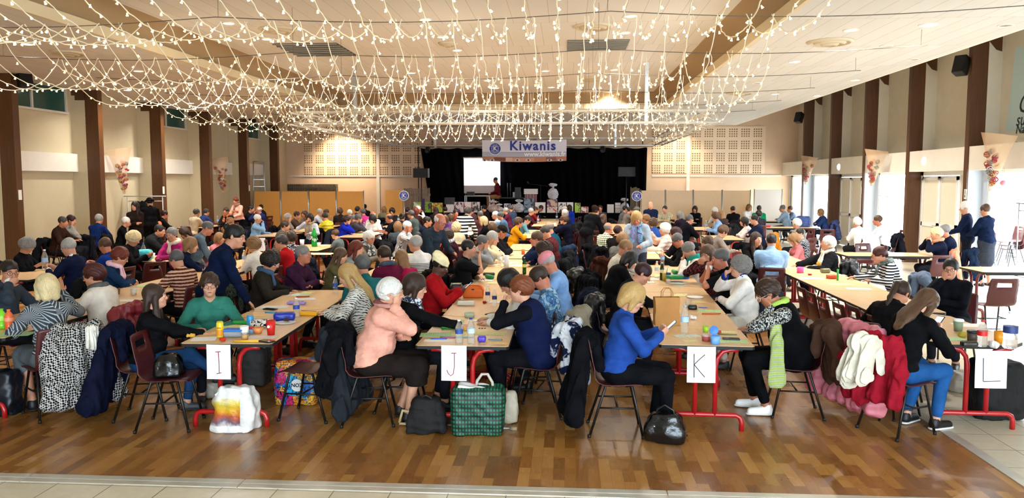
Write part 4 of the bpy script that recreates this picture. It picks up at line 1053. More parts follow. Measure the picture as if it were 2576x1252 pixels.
# ------------------------------------------------------------------ chairs
M_SHELL = mat('maroon_plastic', '#4a1717', .38, spec=.5, var=.08); M_CLEG = mat('black_tube', '#17130f', .4)
def shell_mesh():
    prof = [(.215, .432), (.20, .448), (.15, .452), (.05, .445), (-.05, .440), (-.12, .445), (-.165, .465), (-.195, .51), (-.215, .58), (-.235, .66), (-.245, .715), (-.252, .745), (-.257, .775), (-.264, .81), (-.272, .835)]
    nx = 13; V = []; N = len(prof); keep = []
    for i, (y, z) in enumerate(prof):
        a = prof[max(i-1, 0)]; b = prof[min(i+1, N-1)]; ty, tz = b[0]-a[0], b[1]-a[1]; l = math.hypot(ty, tz); ny, nz = tz/l, -ty/l
        for j in range(nx):
            u = -1+2*j/(nx-1); w = .205 if i < 8 else .205-.012*(i-8)/6
            if i == N-1: w *= .93
            if i == 0: w *= .95
            c = .018*u*u if i > 7 else -.012*(1-u*u)
            x = w*u
            if i > 7: V.append((x, y+c+ (.0), z))
            else: V.append((x, y, z+c))
            keep.append((ny, nz))
    F_ = []
    for i in range(N-1):
        for j in range(nx-1):
            if 10 <= i <= 11 and 3 <= j <= 8: continue
            F_.append((i*nx+j, i*nx+j+1, (i+1)*nx+j+1, (i+1)*nx+j))
    t = .007; off = [(x, y+k[0]*t, z+k[1]*t) for (x, y, z), k in zip(V, keep)]
    n = len(V); edges = {}
    for f in F_:
        for a, b in zip(f, f[1:]+f[:1]): edges[(a, b)] = 1
    F2 = [tuple(q+n for q in f[::-1]) for f in F_]
    side = [(b, a, a+n, b+n) for (a, b) in edges if (b, a) not in edges]
    m = MB(); m.add(V+off, F_+F2+side, True); return m.mesh('seat_shell')
SHELL = shell_mesh(); LEGM = []; FEETM = []
for sx in (-1, 1):
    for a, b in (((sx*.165, .12, .432), (sx*.205, .215, 0)), ((sx*.165, -.10, .432), (sx*.205, -.235, 0))):
        m = MB(); m.tube([(a[0]*.9, a[1]*.6, a[2]), a, b], .0115, 8); LEGM.append(m.mesh('leg')); m = MB(); m.lathe([(0, 0), (.015, 0), (.015, .025), (0, .025)], (b[0], b[1], 0), 8); FEETM.append(m.mesh('rubber_foot'))
m = MB()
for sx in (-1, 1): m.tube([(sx*.182, .160, .25), (sx*.182, -.158, .25)], .008, 6)
m.tube([(-.182, 0, .25), (.182, 0, .25)], .008, 6); CROSS = m.mesh('crossbar')
m = MB()
for me in LEGM+[CROSS]: m.add([tuple(v.co) for v in me.vertices], [tuple(p.vertices) for p in me.polygons], True)
FRAMEM = m.mesh('leg_frame')
def chair(x, y, rot, label, lod=0, group='maroon stacking chairs', shellm=None):
    r = empty('stacking_chair', (x, y, 0), R_(rot), label, 'chair', group)
    link('seat_shell', SHELL, r, shellm or M_SHELL)
    if lod < 2:
        for q, f in zip(LEGM, FEETM):
            g_ = link('leg', q, r, M_CLEG)
            if lod == 0: link('rubber_foot', f, g_, M_EDGE)
        link('crossbar', CROSS, r, M_CLEG)
    else: link('leg_frame', FRAMEM, r, M_CLEG)
    return r
# ------------------------------------------------------------------ coats hung over chair backs (in the chair's frame)
COATS = {}
def coat_mesh(kind, seed):
    k = (kind, seed)
    if k in COATS: return COATS[k]
    r = np.random.RandomState(seed+11); fd = Field((-.42, -.56, .0), (.42, .08, 1.0), .0125)
    low = dict(short=.42, mid=.24, long=.06)[kind]; s = r.uniform(.9, 1.1)
    fl = .10 if kind == 'long' else .04
    fd.cap((-.17*s, -.265, .81), (.17*s, -.265, .81), .058, k=.02)
    for q, u in ((-1, .20), (-.5, .11), (0, 0), (.5, .10), (1, .21)):
        fd.cap((q*.17*s, -.30, .77), (q*(.20+fl)*s+r.uniform(-.03, .03), -.33-r.uniform(0, .06)-fl*.4, low+.09+r.uniform(0, .07)), .052, .062+fl*.25, k=.035)
    for q in (-1, 1):
        if r.rand() > .2: e = low+.16+r.uniform(0, .16); fd.cap((q*.20, -.27, .78), (q*.27, -.33, (.78+e)/2), .058, .052, k=.02); fd.cap((q*.27, -.33, (.78+e)/2), (q*.25, -.30, e), .052, .046, k=.01)
    fd.cap((-.12, -.20, .80), (.12, -.20, .80), .035, k=.03); fd.cap((-.10, -.19, .80), (-.13, -.16, .60), .035, .04, k=.03); fd.cap((.10, -.19, .80), (.13, -.16, .58), .035, .04, k=.03)
    if kind != 'long': fd.ell((0, -.33, .83), (.15, .07, .07), k=.03)
    if kind == 'long': fd.ell((.02, -.30, .80), (.16, .06, .06), k=.03)
    fd.wob(.022, 15, seed, (1.7, 1.2, .25)); fd.wob(.008, 30, seed+1, (1, 1, .7))
    COATS[k] = fd.mesh('coat'); return COATS[k]
def coat(x, y, rot, color, kind, label, seed=0, pat=None, c2=None, puff=False, group=None, name='coat', sc=1, psc=1.0):
    o = link(name, coat_mesh(kind, seed % 4), None, puffer(color) if puff else cloth(color, pat, c2, psc)); o.location = (x, y, 0); o.rotation_euler = (0, 0, R_(rot)); o.scale = (sc, sc, 1)
    tag(o, label, 'coat', group); return o
# ------------------------------------------------------------------ the crowd, nearest rows first
P = person
# table H and the far left foreground
P(27, 683, -85, 'F', 'man in glasses and slate shirt drinking from a white cup', '#333d49', 'crop', 'n', sex='m', hy=-38, gl='#1b1410', fat=1.1)
P(116, 722, 52, 'W', 'blonde bobbed woman in grey starburst dress seen from behind', '#3c4247', 'bob', 'Y', pat='burst', c2='#a9adaf', leg='k', pants='#5a6064', gl=False, hy=8, hp=6)
P(235, 693, 78, 'T', 'red haired woman in glasses wearing a white sweater with black sleeves', '#d8cdbd', 'vol', 'r', gl='#15100e', hy=22, scarf='#5d5a58', vest='#ddd2c2', fat=1.1)
P(303, 645, -72, 'X', 'auburn haired woman in navy with a pink scarf, glasses lowered', '#16304f', 'vol', 'R', gl='#201512', scarf=('#e3b9c6', None, None, 1), hp=22, fat=1.1)
P(444, 652, 62, 'T', 'grey haired woman in a maroon folk print blouse facing away', '#5b211c', 'short', 'p', pat='folk', c2='#c9a98c', gl='#1a1a1a', hp=14, hy=14)
P(481, 616, -62, 'X', 'person with a straw blond bob in navy, seen from behind', '#101a33', 'bob', 'c', hp=10, sk='c')
P(550, 599, -100, 'X', 'child with brown bob half hidden behind the navy lace woman', '#c9767a', 'bob', 'c', scale=.86, hp=6)
P(637, 616, 62, 'X', 'curly golden blonde woman in a white blouse seen from behind', '#e6dfd2', 'curly', 'c', hp=8)
P(707, 609, 82, 'X', 'dark grey curly haired woman with glasses in a bright red sweater', '#a51518', 'short', 'd', gl='#3a2722', hy=18, hp=-2)
P(734, 598, 20, 'X', 'round dark brown haired woman in black and white print, from behind', '#1b1b22', 'vol', 'b', pat='floral', c2='#c9ccd2')
P(592, 594, -62, 'n', 'standing woman in navy lace sweater with tied black hair', '#0c1630', 'bun', 'k', pants='#0b0d16', hy=-24, fat=1.14, hp=-8, armL='down', scale=1.0)
P(527, 574, -62, 'n', 'balding man in grey and navy sweater leaning over the table', '#5c6a75', 'crop', 'p', sex='m', sk='r', pants='#12182b', hp=4, fat=1.1, hy=-14, scale=.93)
P(581, 558, -20, 'X', 'blonde woman with a twisted bun behind the standing woman', '#7c5a35', 'bun', 'c')
# left side of table I
P(391, 745, -78, 'R', 'brown long haired woman in black with her leg crossed', '#0c0c0e', 'long', 'b', pants='#1d3d63', leg='x', scale=.9, fat=1.16, hp=-18, hy=10, sk='c', shoe='#3a3a3c', lean=8)
P(527, 717, -152, 'T', 'smiling woman with round glasses and green sweater', '#2f6f5f', 'vol', 'b', gl='#1c1a1a', neck='v', sk='c', hp=-10, hy=-2, fat=1.12, face='smile', lean=12)
P(682, 658, -82, 'T', 'curly dark haired woman in glasses and dark olive cardigan looking down', '#2b2620', 'curly', 'n', gl='#d9d9dc', scarf='#3d5670', hp=14, top='j')
P(763, 640, -102, 'X', 'grey haired man with glasses in a plum sweater, arms folded', '#34182f', 'crop', 'g', sex='m', sk='r', gl='#8a7a70', neck='collar', hy=4, fat=1.18, hp=-2)
# right side of table I and its continuation
P(876, 693, 92, 'T', 'long haired blonde woman in white leaf print jacket', '#d6d2c6', 'long', 'y', pat='leaf', c2='#26252b', sk='c', hp=16, vest=None, top='j')
P(911, 668, 38, 'X', 'grey haired man in teal sweater seen from behind', '#1f6266', 'short', 'p', sex='m', fat=1.1)
P(857, 643, -85, 'X', 'girl with very long brown hair looking down in olive', '#5c5638', 'long', 'B', sk='c', hp=12, scale=.88)
P(898, 625, -95, 'C', 'red long haired woman in pale grey, cheek on hand', '#8d979b', 'long', 'R', sk='c', hy=0)
P(930, 598, -118, 'X', 'white haired woman with glasses, scarf and taupe cardigan', '#6c6557', 'vol', 'w', gl='#5c2f28', scarf=('#4e5a66', 'floral', '#d2d2d2', 1), hp=4)
P(966, 642, 50, 'X', 'auburn short haired woman in maroon with grey scarf, back turned', '#5c1430', 'short', 'b', scarf='#4a5565', hp=10, fat=1.1)
P(1004, 650, 40, 'X', 'ginger blonde wavy haired girl in magenta, back turned', '#a11c48', 'long', 'c', hp=6, scale=.92)
P(1035, 613, 45, 'X', 'silver haired woman in white striped sweater, back turned', '#e4e1db', 'short', 'G', pat='stripelow', c2='#1e2026', psc=1.6, gl='#c9a15a', hy=20)
P(1049, 597, 35, 'X', 'black haired person in charcoal with a patterned scarf', '#22262d', 'short', 'k', scarf='#59636f', hy=20, hp=10)
P(1124, 592, 84, 'C', 'short brown haired woman in burgundy cardigan, hands at her chin', '#32151c', 'vol', 'b', scarf=('#7f8892', 'floral', '#e0e0e4'), hy=10, hp=-4)
P(843, 589, 78, 'X', 'boy in glasses and grey sweater facing the tables', '#5d6666', 'short', 'B', sk='c', gl='#222222', scale=.84)
# left side of table J
P(985, 735, -82, 'C', 'white haired woman in salmon pink jacket resting her cheek on her hand', '#e0a18c', 'vol', 'w', gl='#b58d6d', neck='crew', scarf=('#b98377', 'stripe', '#7d4a47'), leg='k', pants='#1f1815', fat=1.2, armR='chin', armL='crs', hp=-4, hy=-6, top='j', shoe='#1c1a19', sk='c')
P(1046, 720, -84, 'R', 'brown bobbed woman with glasses in black reaching over the cards', '#0d0c0e', 'fringe', 'b', gl='#6b5a4c', scarf=('#2a2d38', 'floral', '#cfd2da', 1), hp=-2, hy=-4, sk='c', lean=10)
P(1108, 668, -86, 'P', 'woman in cream beanie and red jacket looking at her phone', '#a5141b', 'cap', 'k', sk='e', hat='beanie', hatc='#e6d9ac', hp=4, top='j', gl=False)
P(1180, 624, -92, 'f', 'young bearded man in black tee, hands at his mouth', '#101114', 'crop', 'k', sex='m', sleeve='half', neck='crew', sk='o', fat=1.15, hp=-6, armL='crs', armR='mouth')
P(1215, 609, -88, 'B', 'grey and black haired woman in glasses and light grey sweater', '#8b8d90', 'short', 'p', gl='#222222', neck='v', hp=-2)
P(1244, 599, -88, 'B', 'silver haired man in cream sweater with hands on his temples', '#d8c8a4', 'short', 'G', sex='m', hp=12)
P(1263, 583, -95, 'X', 'person in a dark flat cap and black jacket looking down', '#14151b', 'crop', 'd', hat='cap', hatc='#1c1411', sex='m', hp=20, sk='r', top='j')
P(1147, 573, 25, 'X', 'white curly haired woman in cream vest over black, back turned', '#16161a', 'curly', 'Y', vest='#b8ac8e')
P(1238, 574, 20, 'X', 'low brown haired head behind the dark cap', '#4e3a2c', 'vol', 'B')
P(1098, 557, -120, 'n', 'bald man with white beard standing in dark grey sweater', '#27303a', 'bald', 'w', sex='m', sk='r', gl='#2b1d1a', fat=1.15, hp=0, scale=.98)
P(1172, 534, -20, 'N', 'standing person in bold black and white striped top leaning away', '#e8e6e0', 'short', 'd', pat='stripe', c2='#15161b', psc=.95, pants='#111216', scale=.95, hp=-10)
P(1001, 570, 10, 'X', 'blond grey streaked haired woman in dark grey sweater, back turned', '#3c4348', 'bob', 'c', fat=1.1)
P(1026, 570, -88, 'C', 'white haired man with glasses leaning his face on his hand', '#c9c3bb', 'crop', 'w', sex='m', sk='r', gl='#222222', hp=8, pat='pin', c2='#39506b')
P(1215, 556, 78, 'X', 'white blond bobbed woman in black turned to the window side', '#101014', 'bob', 'Y', hp=-6, neck='high')
# right side of table J
P(1308, 727, 80, 'C', 'copper haired woman with glasses in navy vest, hand on her mouth', '#0b0c12', 'vol', 'C', gl='#2a2220', vest='#10183a', fat=1.24, hp=0, hy=2, armR='tab', armL='mouth', pants='#0f0f14', sk='c')
P(1277, 708, 96, 'T', 'black haired woman bending low beside the copper haired woman', '#d9d6d0', 'bob', 'k', gl='#a03030', hp=30, hy=12, sk='c')
P(1358, 699, 84, 'P', 'curly brown haired woman in glasses and blue marbled blouse', '#2b5c7e', 'short', 'b', pat='paint', c2='#9fc3d2', gl='#7a2a28', hp=18, fat=1.15, sk='r')
P(1377, 660, 88, 'T', 'person in a pink baseball cap and light blue shirt', '#7ea4d6', 'crop', 'G', hat='cap', hatc='#d98a92', sex='m', hp=26, sk='r')
P(1368, 630, 92, 'T', 'curly brown haired woman in dark navy bowed over cards', '#14192a', 'curly', 'b', gl='#222222', hp=20)
P(1345, 600, 92, 'C', 'brown grey haired man with a white watch, chin in hand', '#1a2340', 'short', 'B', sex='m', armL='chin', armR='crs', sk='r')
P(1371, 584, 86, 'T', 'dark grey haired man in maroon patterned jacket', '#3c151b', 'crop', 'd', sex='m', pat='speck', c2='#5f2a2b', hp=18, top='j')
P(1381, 573, 72, 'T', 'balding man in deep teal sweater', '#0f4258', 'bald', 'g', sex='m', fat=1.1)
P(1418, 553, 70, 'C', 'brown haired woman in navy coat, back turned by the aisle', '#0c1022', 'vol', 'B', armL='chin', armR='crs', top='j')
P(1309, 559, -84, 'X', 'woman in mustard yellow sweater facing the aisle', '#cf8b12', 'vol', 'B', gl='#222222', fat=1.16, hp=4, pants='#3b1012')
P(1333, 553, -86, 'T', 'black haired person in teal grey beyond the mustard sweater', '#54808a', 'crop', 'k', hp=16, sk='o')
# left side of table K
P(1594, 748, -90, 'P', 'blonde woman in royal blue sweater looking at her phone', '#21448f', 'bob', 'y', gl='#1a1718', sk='c', fat=1.12, hp=8, pants='#0b0c10', shoe='#101012')
P(1617, 688, -92, 'R', 'dark burgundy haired person in black reaching for the paper bag', '#0d0d10', 'short', 'm', hp=16, cuff='#9aa0a8')
P(1586, 654, -72, 'H', 'person with smooth jet black hair in a black top', '#0a0a0c', 'bob', 'k', hp=0)
P(1574, 625, -82, 'C', 'blond grey haired man in glasses and cream knit sweater', '#cfc9b8', 'crop', 'c', sex='m', gl='#5b1d1d', hp=20, sk='r')
P(1568, 603, -48, 'X', 'honey blond bobbed woman in a grey wool coat, back turned', '#64625c', 'vol', 'c', top='j', fat=1.15)
P(1555, 582, -40, 'X', 'head with dark cherry red hair beside the plaid shirt', '#14100f', 'short', 'm')
P(1531, 574, -55, 'X', 'bald man in green and cream plaid shirt', '#2e3a22', 'bald', 'g', sex='m', pat='plaid', c2='#e3e6c8', psc=1.3, fat=1.1, sk='r')
P(1601, 549, 172, 'n', 'standing fair haired woman in a turquoise and violet scarf', '#99a3ad', 'bob', 'y', scarf=('#6a3a8e', 'multi', None, 2), pants='#3b4252', sk='r', top='j', hp=4, scale=.935)
P(1499, 532, -35, 'N', 'figure in black hooded parka with fur trim leaning across a chair', '#0d0e12', 'cap', 'b', hat='beanie', hatc='#2b1a11', top='j', scarf='#7b5f2c', pants='#1d1d20', scale=.97)
P(1518, 549, -30, 'X', 'light brown long haired woman next to the parka', '#1a1512', 'long', 'B')
# right side of table K
P(1930, 736, 84, 'C', 'brown streaked haired woman in speckled blouse and black vest, hand on her face', '#1b1b1d', 'vol', 'b', gl='#d9d2c8', pat='speck', c2='#b9b9b2', vest='#08080b', scarf=('#a9c95a', None, None, 0), fat=1.25, armL='chin', armR='tab', hp=26, hy=4, pants='#08080a', shoe='#e6e3dd', sole='#d8d4cb', sk='d', lean=20)
P(1860, 671, 86, 'F', 'grey curly haired woman in a white and royal blue sweater', '#e9e5de', 'curly', 'g', gl='#b58a4a', fat=1.2, armL='crs', armR='mouth', hp=-4, pants='#d6cfc0', cuff='#16307e', neck='high', sk='c')
P(1812, 650, 84, 'f', 'man in black tee biting into a sandwich', '#0e0f12', 'crop', 'p', sex='m', sleeve='half', neck='collar', sk='r', fat=1.15, hp=0)
P(1779, 638, 120, 'f', 'brown haired woman with glasses in floral black, looking at the camera', '#1a171a', 'fringe', 'B', gl='#25282e', pat='floral', c2='#7f3a3a', hy=22, hp=-4)
P(1779, 612, 30, 'X', 'head of short flat brown hair behind the woman with glasses', '#2b2a2e', 'crop', 'B', sex='m')
P(1723, 629, 84, 'f', 'grey bobbed woman in white sweater, fists at her mouth', '#ece9e2', 'short', 'g', hp=26, scarf='#2f9a8e', lean=16, fat=1.1)
P(1700, 604, 88, 'P', 'grey haired man with glasses bowed over his phone in black', '#0e0e11', 'crop', 'p', sex='m', gl='#111111', hp=12, sk='r')
P(1671, 576, 84, 'W', 'woman with white curls in a pale pink quilted jacket waving', '#cfb3a5', 'curly', 'w', puff=True, top='j', hp=-6)
P(1698, 587, 60, 'X', 'cherry dark haired woman behind the white curls', '#0f0e12', 'vol', 'm')
P(1642, 561, 20, 'X', 'auburn curly haired woman in denim blue, back turned', '#2d4f95', 'curly', 'B')
P(1624, 550, 60, 'X', 'light auburn haired woman by the standing woman', '#5f4d3c', 'vol', 'c')
# table L and the long row behind it
P(2331, 762, -62, 'P', 'girl with very long brown hair in black hunched over a phone', '#0a0a0c', 'long', 'B', pants='#1f4f86', hp=22, shoe='#0e0e10', sole='#dcdcdc', sk='c', lean=24)
P(2270, 738, -55, 'H', 'dark blonde ponytailed girl beside the hunched girl', '#100f12', 'pony', 'b', pants='#1b3153', hp=4, scale=.9)
P(2391, 676, 140, 'C', 'black haired woman with glasses in black looking over her rims', '#0b0c12', 'short', 'k', gl='#101012', neck='high', hp=-6, hy=8, sk='o', fat=1.12)
P(2211, 641, 84, 'R', 'dark red haired woman in navy and white stripes and grey scarf', '#e6e4df', 'bun', 'r', pat='stripe', c2='#14182c', psc=1.7, scarf=('#545f5c', 'floral', '#8c9692'), gl='#2a2624', hp=0, armL='tab')
P(2082, 612, 88, 'W', 'white haired woman in black jacket with a cream scarf, hand out', '#131417', 'vol', 'w', top='j', scarf=('#e8e2cf', None, None, 1), hp=-6, armR='reach', fat=1.12)
P(2011, 587, 78, 'X', 'dark haired boy in leaf patterned sleeves', '#141c33', 'crop', 'n', sex='m', pat='leaf', c2='#e2e2de', scale=.9, hy=20, sk='c')
P(1995, 602, 90, 'T', 'small blond head in pink beside the boy', '#b5686a', 'bob', 'c', scale=.85, hp=26)
P(1941, 607, -12, 'X', 'broad man in sky blue shirt seen from behind', '#8fb0d3', 'crop', 'n', sex='m', fat=1.25, neck='collar', sleeve='half')
P(1903, 601, -168, 'X', 'long dark haired young woman looking back at the camera', '#0f0d10', 'long', 'b', sk='c', hp=-6, hy=10)
P(1820, 582, -85, 'T', 'brown curly haired woman in taupe sweater bent forward', '#7d7066', 'vol', 'B', hp=24, fat=1.1)
P(1871, 557, 86, 'X', 'dark bobbed woman in pink and white blouse with folded arms', '#d8c0b9', 'bob', 'n', pat='speck', c2='#f1ebe6', hp=-4, fat=1.1)
P(1897, 552, 88, 'X', 'black haired man in navy and white with glasses', '#16213d', 'crop', 'k', sex='m', sk='o', gl='#222222')
P(2003, 562, 40, 'X', 'white haired person behind the boy', '#8d8577', 'vol', 'w')
P(2155, 559, 20, 'X', 'white haired person in a white sweater by the window, back turned', '#f0eeea', 'vol', 'w')
P(2207, 554, 80, 'X', 'light brown haired man in white facing the doors', '#eeeceb', 'short', 'B', sex='m', sk='r')
P(2354, 588, 80, 'f', 'pale blonde old woman in navy eating with both hands', '#0c1226', 'vol', 'Y', fat=1.2, scarf='#c98e72')
P(2375, 580, 60, 'X', 'grey balding man in navy leaning beside the blonde woman', '#0c1328', 'crop', 'g', sex='m', sk='r', hp=10)
P(2427, 522, 62, 'K', 'white haired standing person in navy with a wide belt', '#0c1730', 'vol', 'w', pants='#10131c', scale=1.0, hp=10)
P(2478, 528, 28, 'K', 'brown haired standing woman in navy and dark print skirt', '#0b1730', 'short', 'B', leg='k', pants='#2c3038', fat=1.12, hp=2)
P(2063, 534, 86, 'X', 'blond person in a navy jacket near the glass door', '#22345f', 'bob', 'c', top='j')
# left wall tables
P(159, 558, -78, 'T', 'dark grey haired man in brown jacket leaning on his table', '#2c1a12', 'crop', 'd', sex='m', top='j', sk='b')
P(177, 554, -85, 'C', 'dark red haired woman in grey sweater, chin on hand', '#8a8880', 'short', 'm')
P(250, 551, -8, 'X', 'grey haired person in navy striped sweater, back turned, by the pillar', '#101c46', 'short', 'G', pat='pin', c2='#1b3a7c', fat=1.15)
P(238, 556, -170, 'X', 'person in orange mostly hidden behind the navy striped sweater', '#e2865c', 'short', 'B', at=(-11.7, 21.7))
P(318, 558, -60, 'T', 'white haired person in black sweater, back turned, left of the coat rack', '#0d0d10', 'short', 'w')
P(339, 518, -160, 'A', 'standing dark haired woman in brown turtleneck, arms crossed', '#241814', 'long', 'n', pants='#16161a', neck='high', hy=-30)
P(376, 509, 35, 'G', 'standing figure in black hat and long black coat', '#0b0a0c', 'cap', 'k', hat='hat', hatc='#0a0a0b', top='j', pants='#0b0b0d', fat=1.15)
P(410, 539, -50, 'X', 'dark red haired woman in black behind the black coat', '#101012', 'short', 'm')
P(69, 618, -80, 'P', 'grey curly haired woman in black with glasses by the water bottle', '#0c0d12', 'curly', 'g', gl='#b9a08a', hp=14, sk='b', sleeve='three')
P(172, 621, 92, 'P', 'grey haired man with glasses in navy sweater and white cuffs', '#0e1530', 'short', 'G', sex='m', gl='#3a2418', neck='collar', cuff='#e8e6e1', fat=1.15, hp=-4)
P(264, 617, 84, 'P', 'light brown haired woman in royal blue with a white hair clip', '#14307a', 'short', 'B', hp=-2, sk='r')
P(337, 600, -80, 'P', 'blonde curly old woman in black passing a card', '#0f0c10', 'curly', 'Y', hp=6)
P(402, 580, -82, 'R', 'dark haired man in charcoal suit reaching across', '#1c1f20', 'crop', 'n', sex='m', top='j', neck='collar')
P(428, 590, 176, 'X', 'old woman in a bright pink cardigan facing the camera', '#b42a6e', 'short', 'g', gl='#9a8a80', scarf='#d6ccb8')
P(463, 585, 120, 'H', 'dark brown haired woman with bowed head near the straw bob', '#2a2025', 'bob', 'b')
# window side, middle distance
P(495, 535, -20, 'X', 'dark grey haired person in beige cardigan, back turned', '#bda98a', 'short', 'd')
P(524, 533, -30, 'X', 'dark haired person in blue with head turned, beside a pillar', '#2c3a6e', 'short', 'd')
P(564, 531, 176, 'X', 'short haired woman with glasses in multicoloured scarf facing the camera', '#17151a', 'short', 'b', scarf=('#8a3a34', 'floral', '#c98a4a', 2), gl='#a01f2c')
P(593, 505, 160, 'G', 'red haired woman standing in a pink sweater', '#e3a38d', 'short', 'R', pants='#101014', scarf='#8f6a60', fat=1.15)
P(628, 526, -85, 'X', 'black haired man in black by the pillar foot', '#121318', 'crop', 'k', sex='m')
P(651, 528, 84, 'f', 'bald man in dark blue facing the pillars', '#1d2450', 'bald', 'w', sex='m', sk='r')
P(656, 522, 70, 'X', 'brown haired head right behind the bald man in dark blue', '#2b2b33', 'short', 'b')
P(649, 550, -82, 'F', 'white haired woman in pale blue sweater drinking', '#7ea6c8', 'short', 'w', fat=1.2)
P(718, 568, -78, 'X', 'brown banded haired woman in grey striped scarf coat', '#6a6256', 'short', 'b', pat='stripe', c2='#3c3833', top='j', psc=2)
P(728, 547, -85, 'C', 'silver curly haired woman with fist on her chin', '#8a7f78', 'vol', 'G')
P(748, 541, -85, 'X', 'short brown haired woman looking along the row', '#4b3c34', 'short', 'b')
P(765, 538, 160, 'X', 'sandy grey haired woman by the wooden screen', '#6b5c50', 'bob', 'B')
P(779, 548, 172, 'F', 'dark bobbed woman with long beige scarf over white shirt', '#c7cbd6', 'bob', 'n', scarf=('#a08a6b', None, None, 2))
P(806, 534, -80, 'X', 'lilac grey haired woman in light shirt', '#b9bfc9', 'short', 'G')
P(822, 534, -60, 'X', 'brown haired woman with glasses behind the yellow puffer', '#8b7f78', 'short', 'B')
P(817, 545, 60, 'T', 'dark grey haired person in a yellow puffer jacket', '#d9c20c', 'short', 'd', puff=True, top='j')
P(851, 532, 20, 'X', 'tousled brown haired person in dark jacket', '#251c1c', 'vol', 'B', top='j')
P(880, 536, 10, 'X', 'snow white haired head by the end of the wooden screens', '#5b5560', 'short', 'w')
P(898, 528, -20, 'X', 'dark brown haired head in front of the last screen', '#3a2622', 'short', 'n')
P(917, 521, 30, 'X', 'brown haired person farthest by the last screen', '#33282a', 'short', 'b')
P(876, 553, -80, 'C', 'dark red haired woman in electric blue sweater', '#1526a8', 'vol', 'm', fat=1.15)
P(894, 550, 150, 'B', 'grey haired woman with glasses beside the electric blue sweater', '#4e4a50', 'short', 'g', gl='#333333')
P(905, 549, -70, 'B', 'woman in dark grey with hands clasped at her face', '#45424a', 'short', 'p')
P(913, 534, 50, 'X', 'person in hot pink with grey hair', '#c23a86', 'short', 'p')
P(934, 551, 165, 'T', 'black bobbed woman in white cardigan looking down', '#e7e4e0', 'bob', 'k', hp=20)
P(942, 541, 178, 'X', 'bald man in a white jacket with a dark lapel', '#e2dfdb', 'bald', 'w', sex='m', sk='r')
P(966, 527, 10, 'X', 'tan blonde haired person in olive, back turned, near the orange board', '#6b6a50', 'bob', 'c')
P(986, 532, 176, 'X', 'dark curly haired girl facing the camera near the orange board', '#2a2126', 'curly', 'n')
P(978, 549, 82, 'R', 'bald man in black tee reaching left', '#111217', 'bald', 'd', sex='m', sleeve='half', fat=1.15, sk='r')
P(1012, 547, -10, 'X', 'dark brown haired woman with a hair grip, back turned', '#222028', 'bun', 'n')
P(1033, 539, 70, 'X', 'grey haired man in grey green sweater leaning', '#46514f', 'short', 'p', sex='m')
P(1026, 530, -20, 'X', 'dark cherry haired person beside the fence panel', '#2b1a1c', 'short', 'm')
P(1053, 526, -80, 'F', 'white haired old man in white shirt by the speaker pole', '#e1dfd8', 'short', 'w', sex='m', sk='r')
P(1042, 531, 0, 'X', 'auburn haired head just before the white haired old man', '#3a2420', 'bob', 'R')
P(1097, 530, 0, 'X', 'long auburn brown haired person before the prize shelves', '#24181a', 'long', 'm')
P(1120, 528, 10, 'X', 'dark haired person before the white prize boxes', '#241c20', 'short', 'n')
P(1149, 536, -150, 'X', 'dark haired man in red shirt facing the rows', '#8a1f26', 'crop', 'k', sex='m', sk='r')
P(1186, 530, 60, 'X', 'auburn short haired person behind the striped top', '#5b3a40', 'short', 'r')
P(1124, 551, 160, 'X', 'brown haired woman in violet near the bald bearded man', '#5b3a70', 'bob', 'B')
P(1138, 547, -40, 'X', 'tan haired woman in mauve near the striped top', '#6b5a68', 'bob', 'B')
P(1076, 557, -85, 'X', 'short black haired man in dark blue suit', '#141c30', 'crop', 'k', sex='m', sk='b')
P(1217, 524, 84, 'C', 'black haired woman in brown sweater, finger on her lips', '#2a1a1e', 'short', 'k')
P(1208, 541, 30, 'X', 'balding grey haired man next to the striped top', '#4a2a30', 'crop', 'p', sex='m')
P(1245, 541, 84, 'X', 'white haired woman in powder blue sweater', '#9fb7c8', 'short', 'w')
P(1259, 543, 80, 'X', 'person in a grey cap and denim shirt', '#4a6484', 'crop', 'p', hat='cap', hatc='#5a5f5c')
P(1271, 530, 84, 'X', 'silver haired person in maroon by the aisle side', '#5a2038', 'short', 'G')
P(1284, 524, 60, 'X', 'grey haired man in slate blue jacket, farthest in his row', '#3a4a63', 'short', 'p', sex='m')
P(1337, 532, -86, 'X', 'white haired woman in dark burgundy by the red thermos', '#3a1a24', 'short', 'G')
P(1352, 528, -80, 'X', 'person in red checked shirt next to the bowed man', '#8f2228', 'crop', 'b', pat='plaid', c2='#2a1a1c')
P(1361, 524, -75, 'H', 'brown haired man in black tee with bowed head', '#16171c', 'crop', 'b', sex='m', sk='b')
P(1419, 526, 80, 'X', 'white haired person in cobalt blue, farther', '#2040a8', 'short', 'w')
P(1420, 536, 70, 'X', 'silver bobbed woman beside the aisle in dark navy', '#1c2236', 'bob', 'G')
P(1431, 523, 70, 'X', 'brown haired person in cobalt blue, back turned', '#1a3ab0', 'bob', 'b')
P(1510, 524, 178, 'X', 'dark haired man behind the black clothed table', '#3a3c44', 'crop', 'n', sex='m', sk='r')
P(1574, 526, -80, 'X', 'dark short haired person past the black cloth corner', '#5c5a5a', 'crop', 'k', sex='m')
P(1586, 529, -80, 'B', 'young dark haired man in taupe, hands together', '#6f665f', 'crop', 'n', sex='m')
P(1601, 528, 60, 'X', 'person in a grey brimmed hat under the roundel', '#7d7a74', 'short', 'G', hat='hat', hatc='#8d8a84')
P(1637, 516, 180, 'A', 'bald bearded man in navy blazer standing with crossed arms', '#121c38', 'bald', 'p', sex='m', sk='c', pants='#20242c', neck='collar', top='j', scale=.9)
P(1676, 526, 150, 'X', 'short haired man in black and cream plaid shirt', '#1a1a1c', 'crop', 'd', sex='m', pat='plaid', c2='#e6ddb8', psc=1.4, sk='c', fat=1.12)
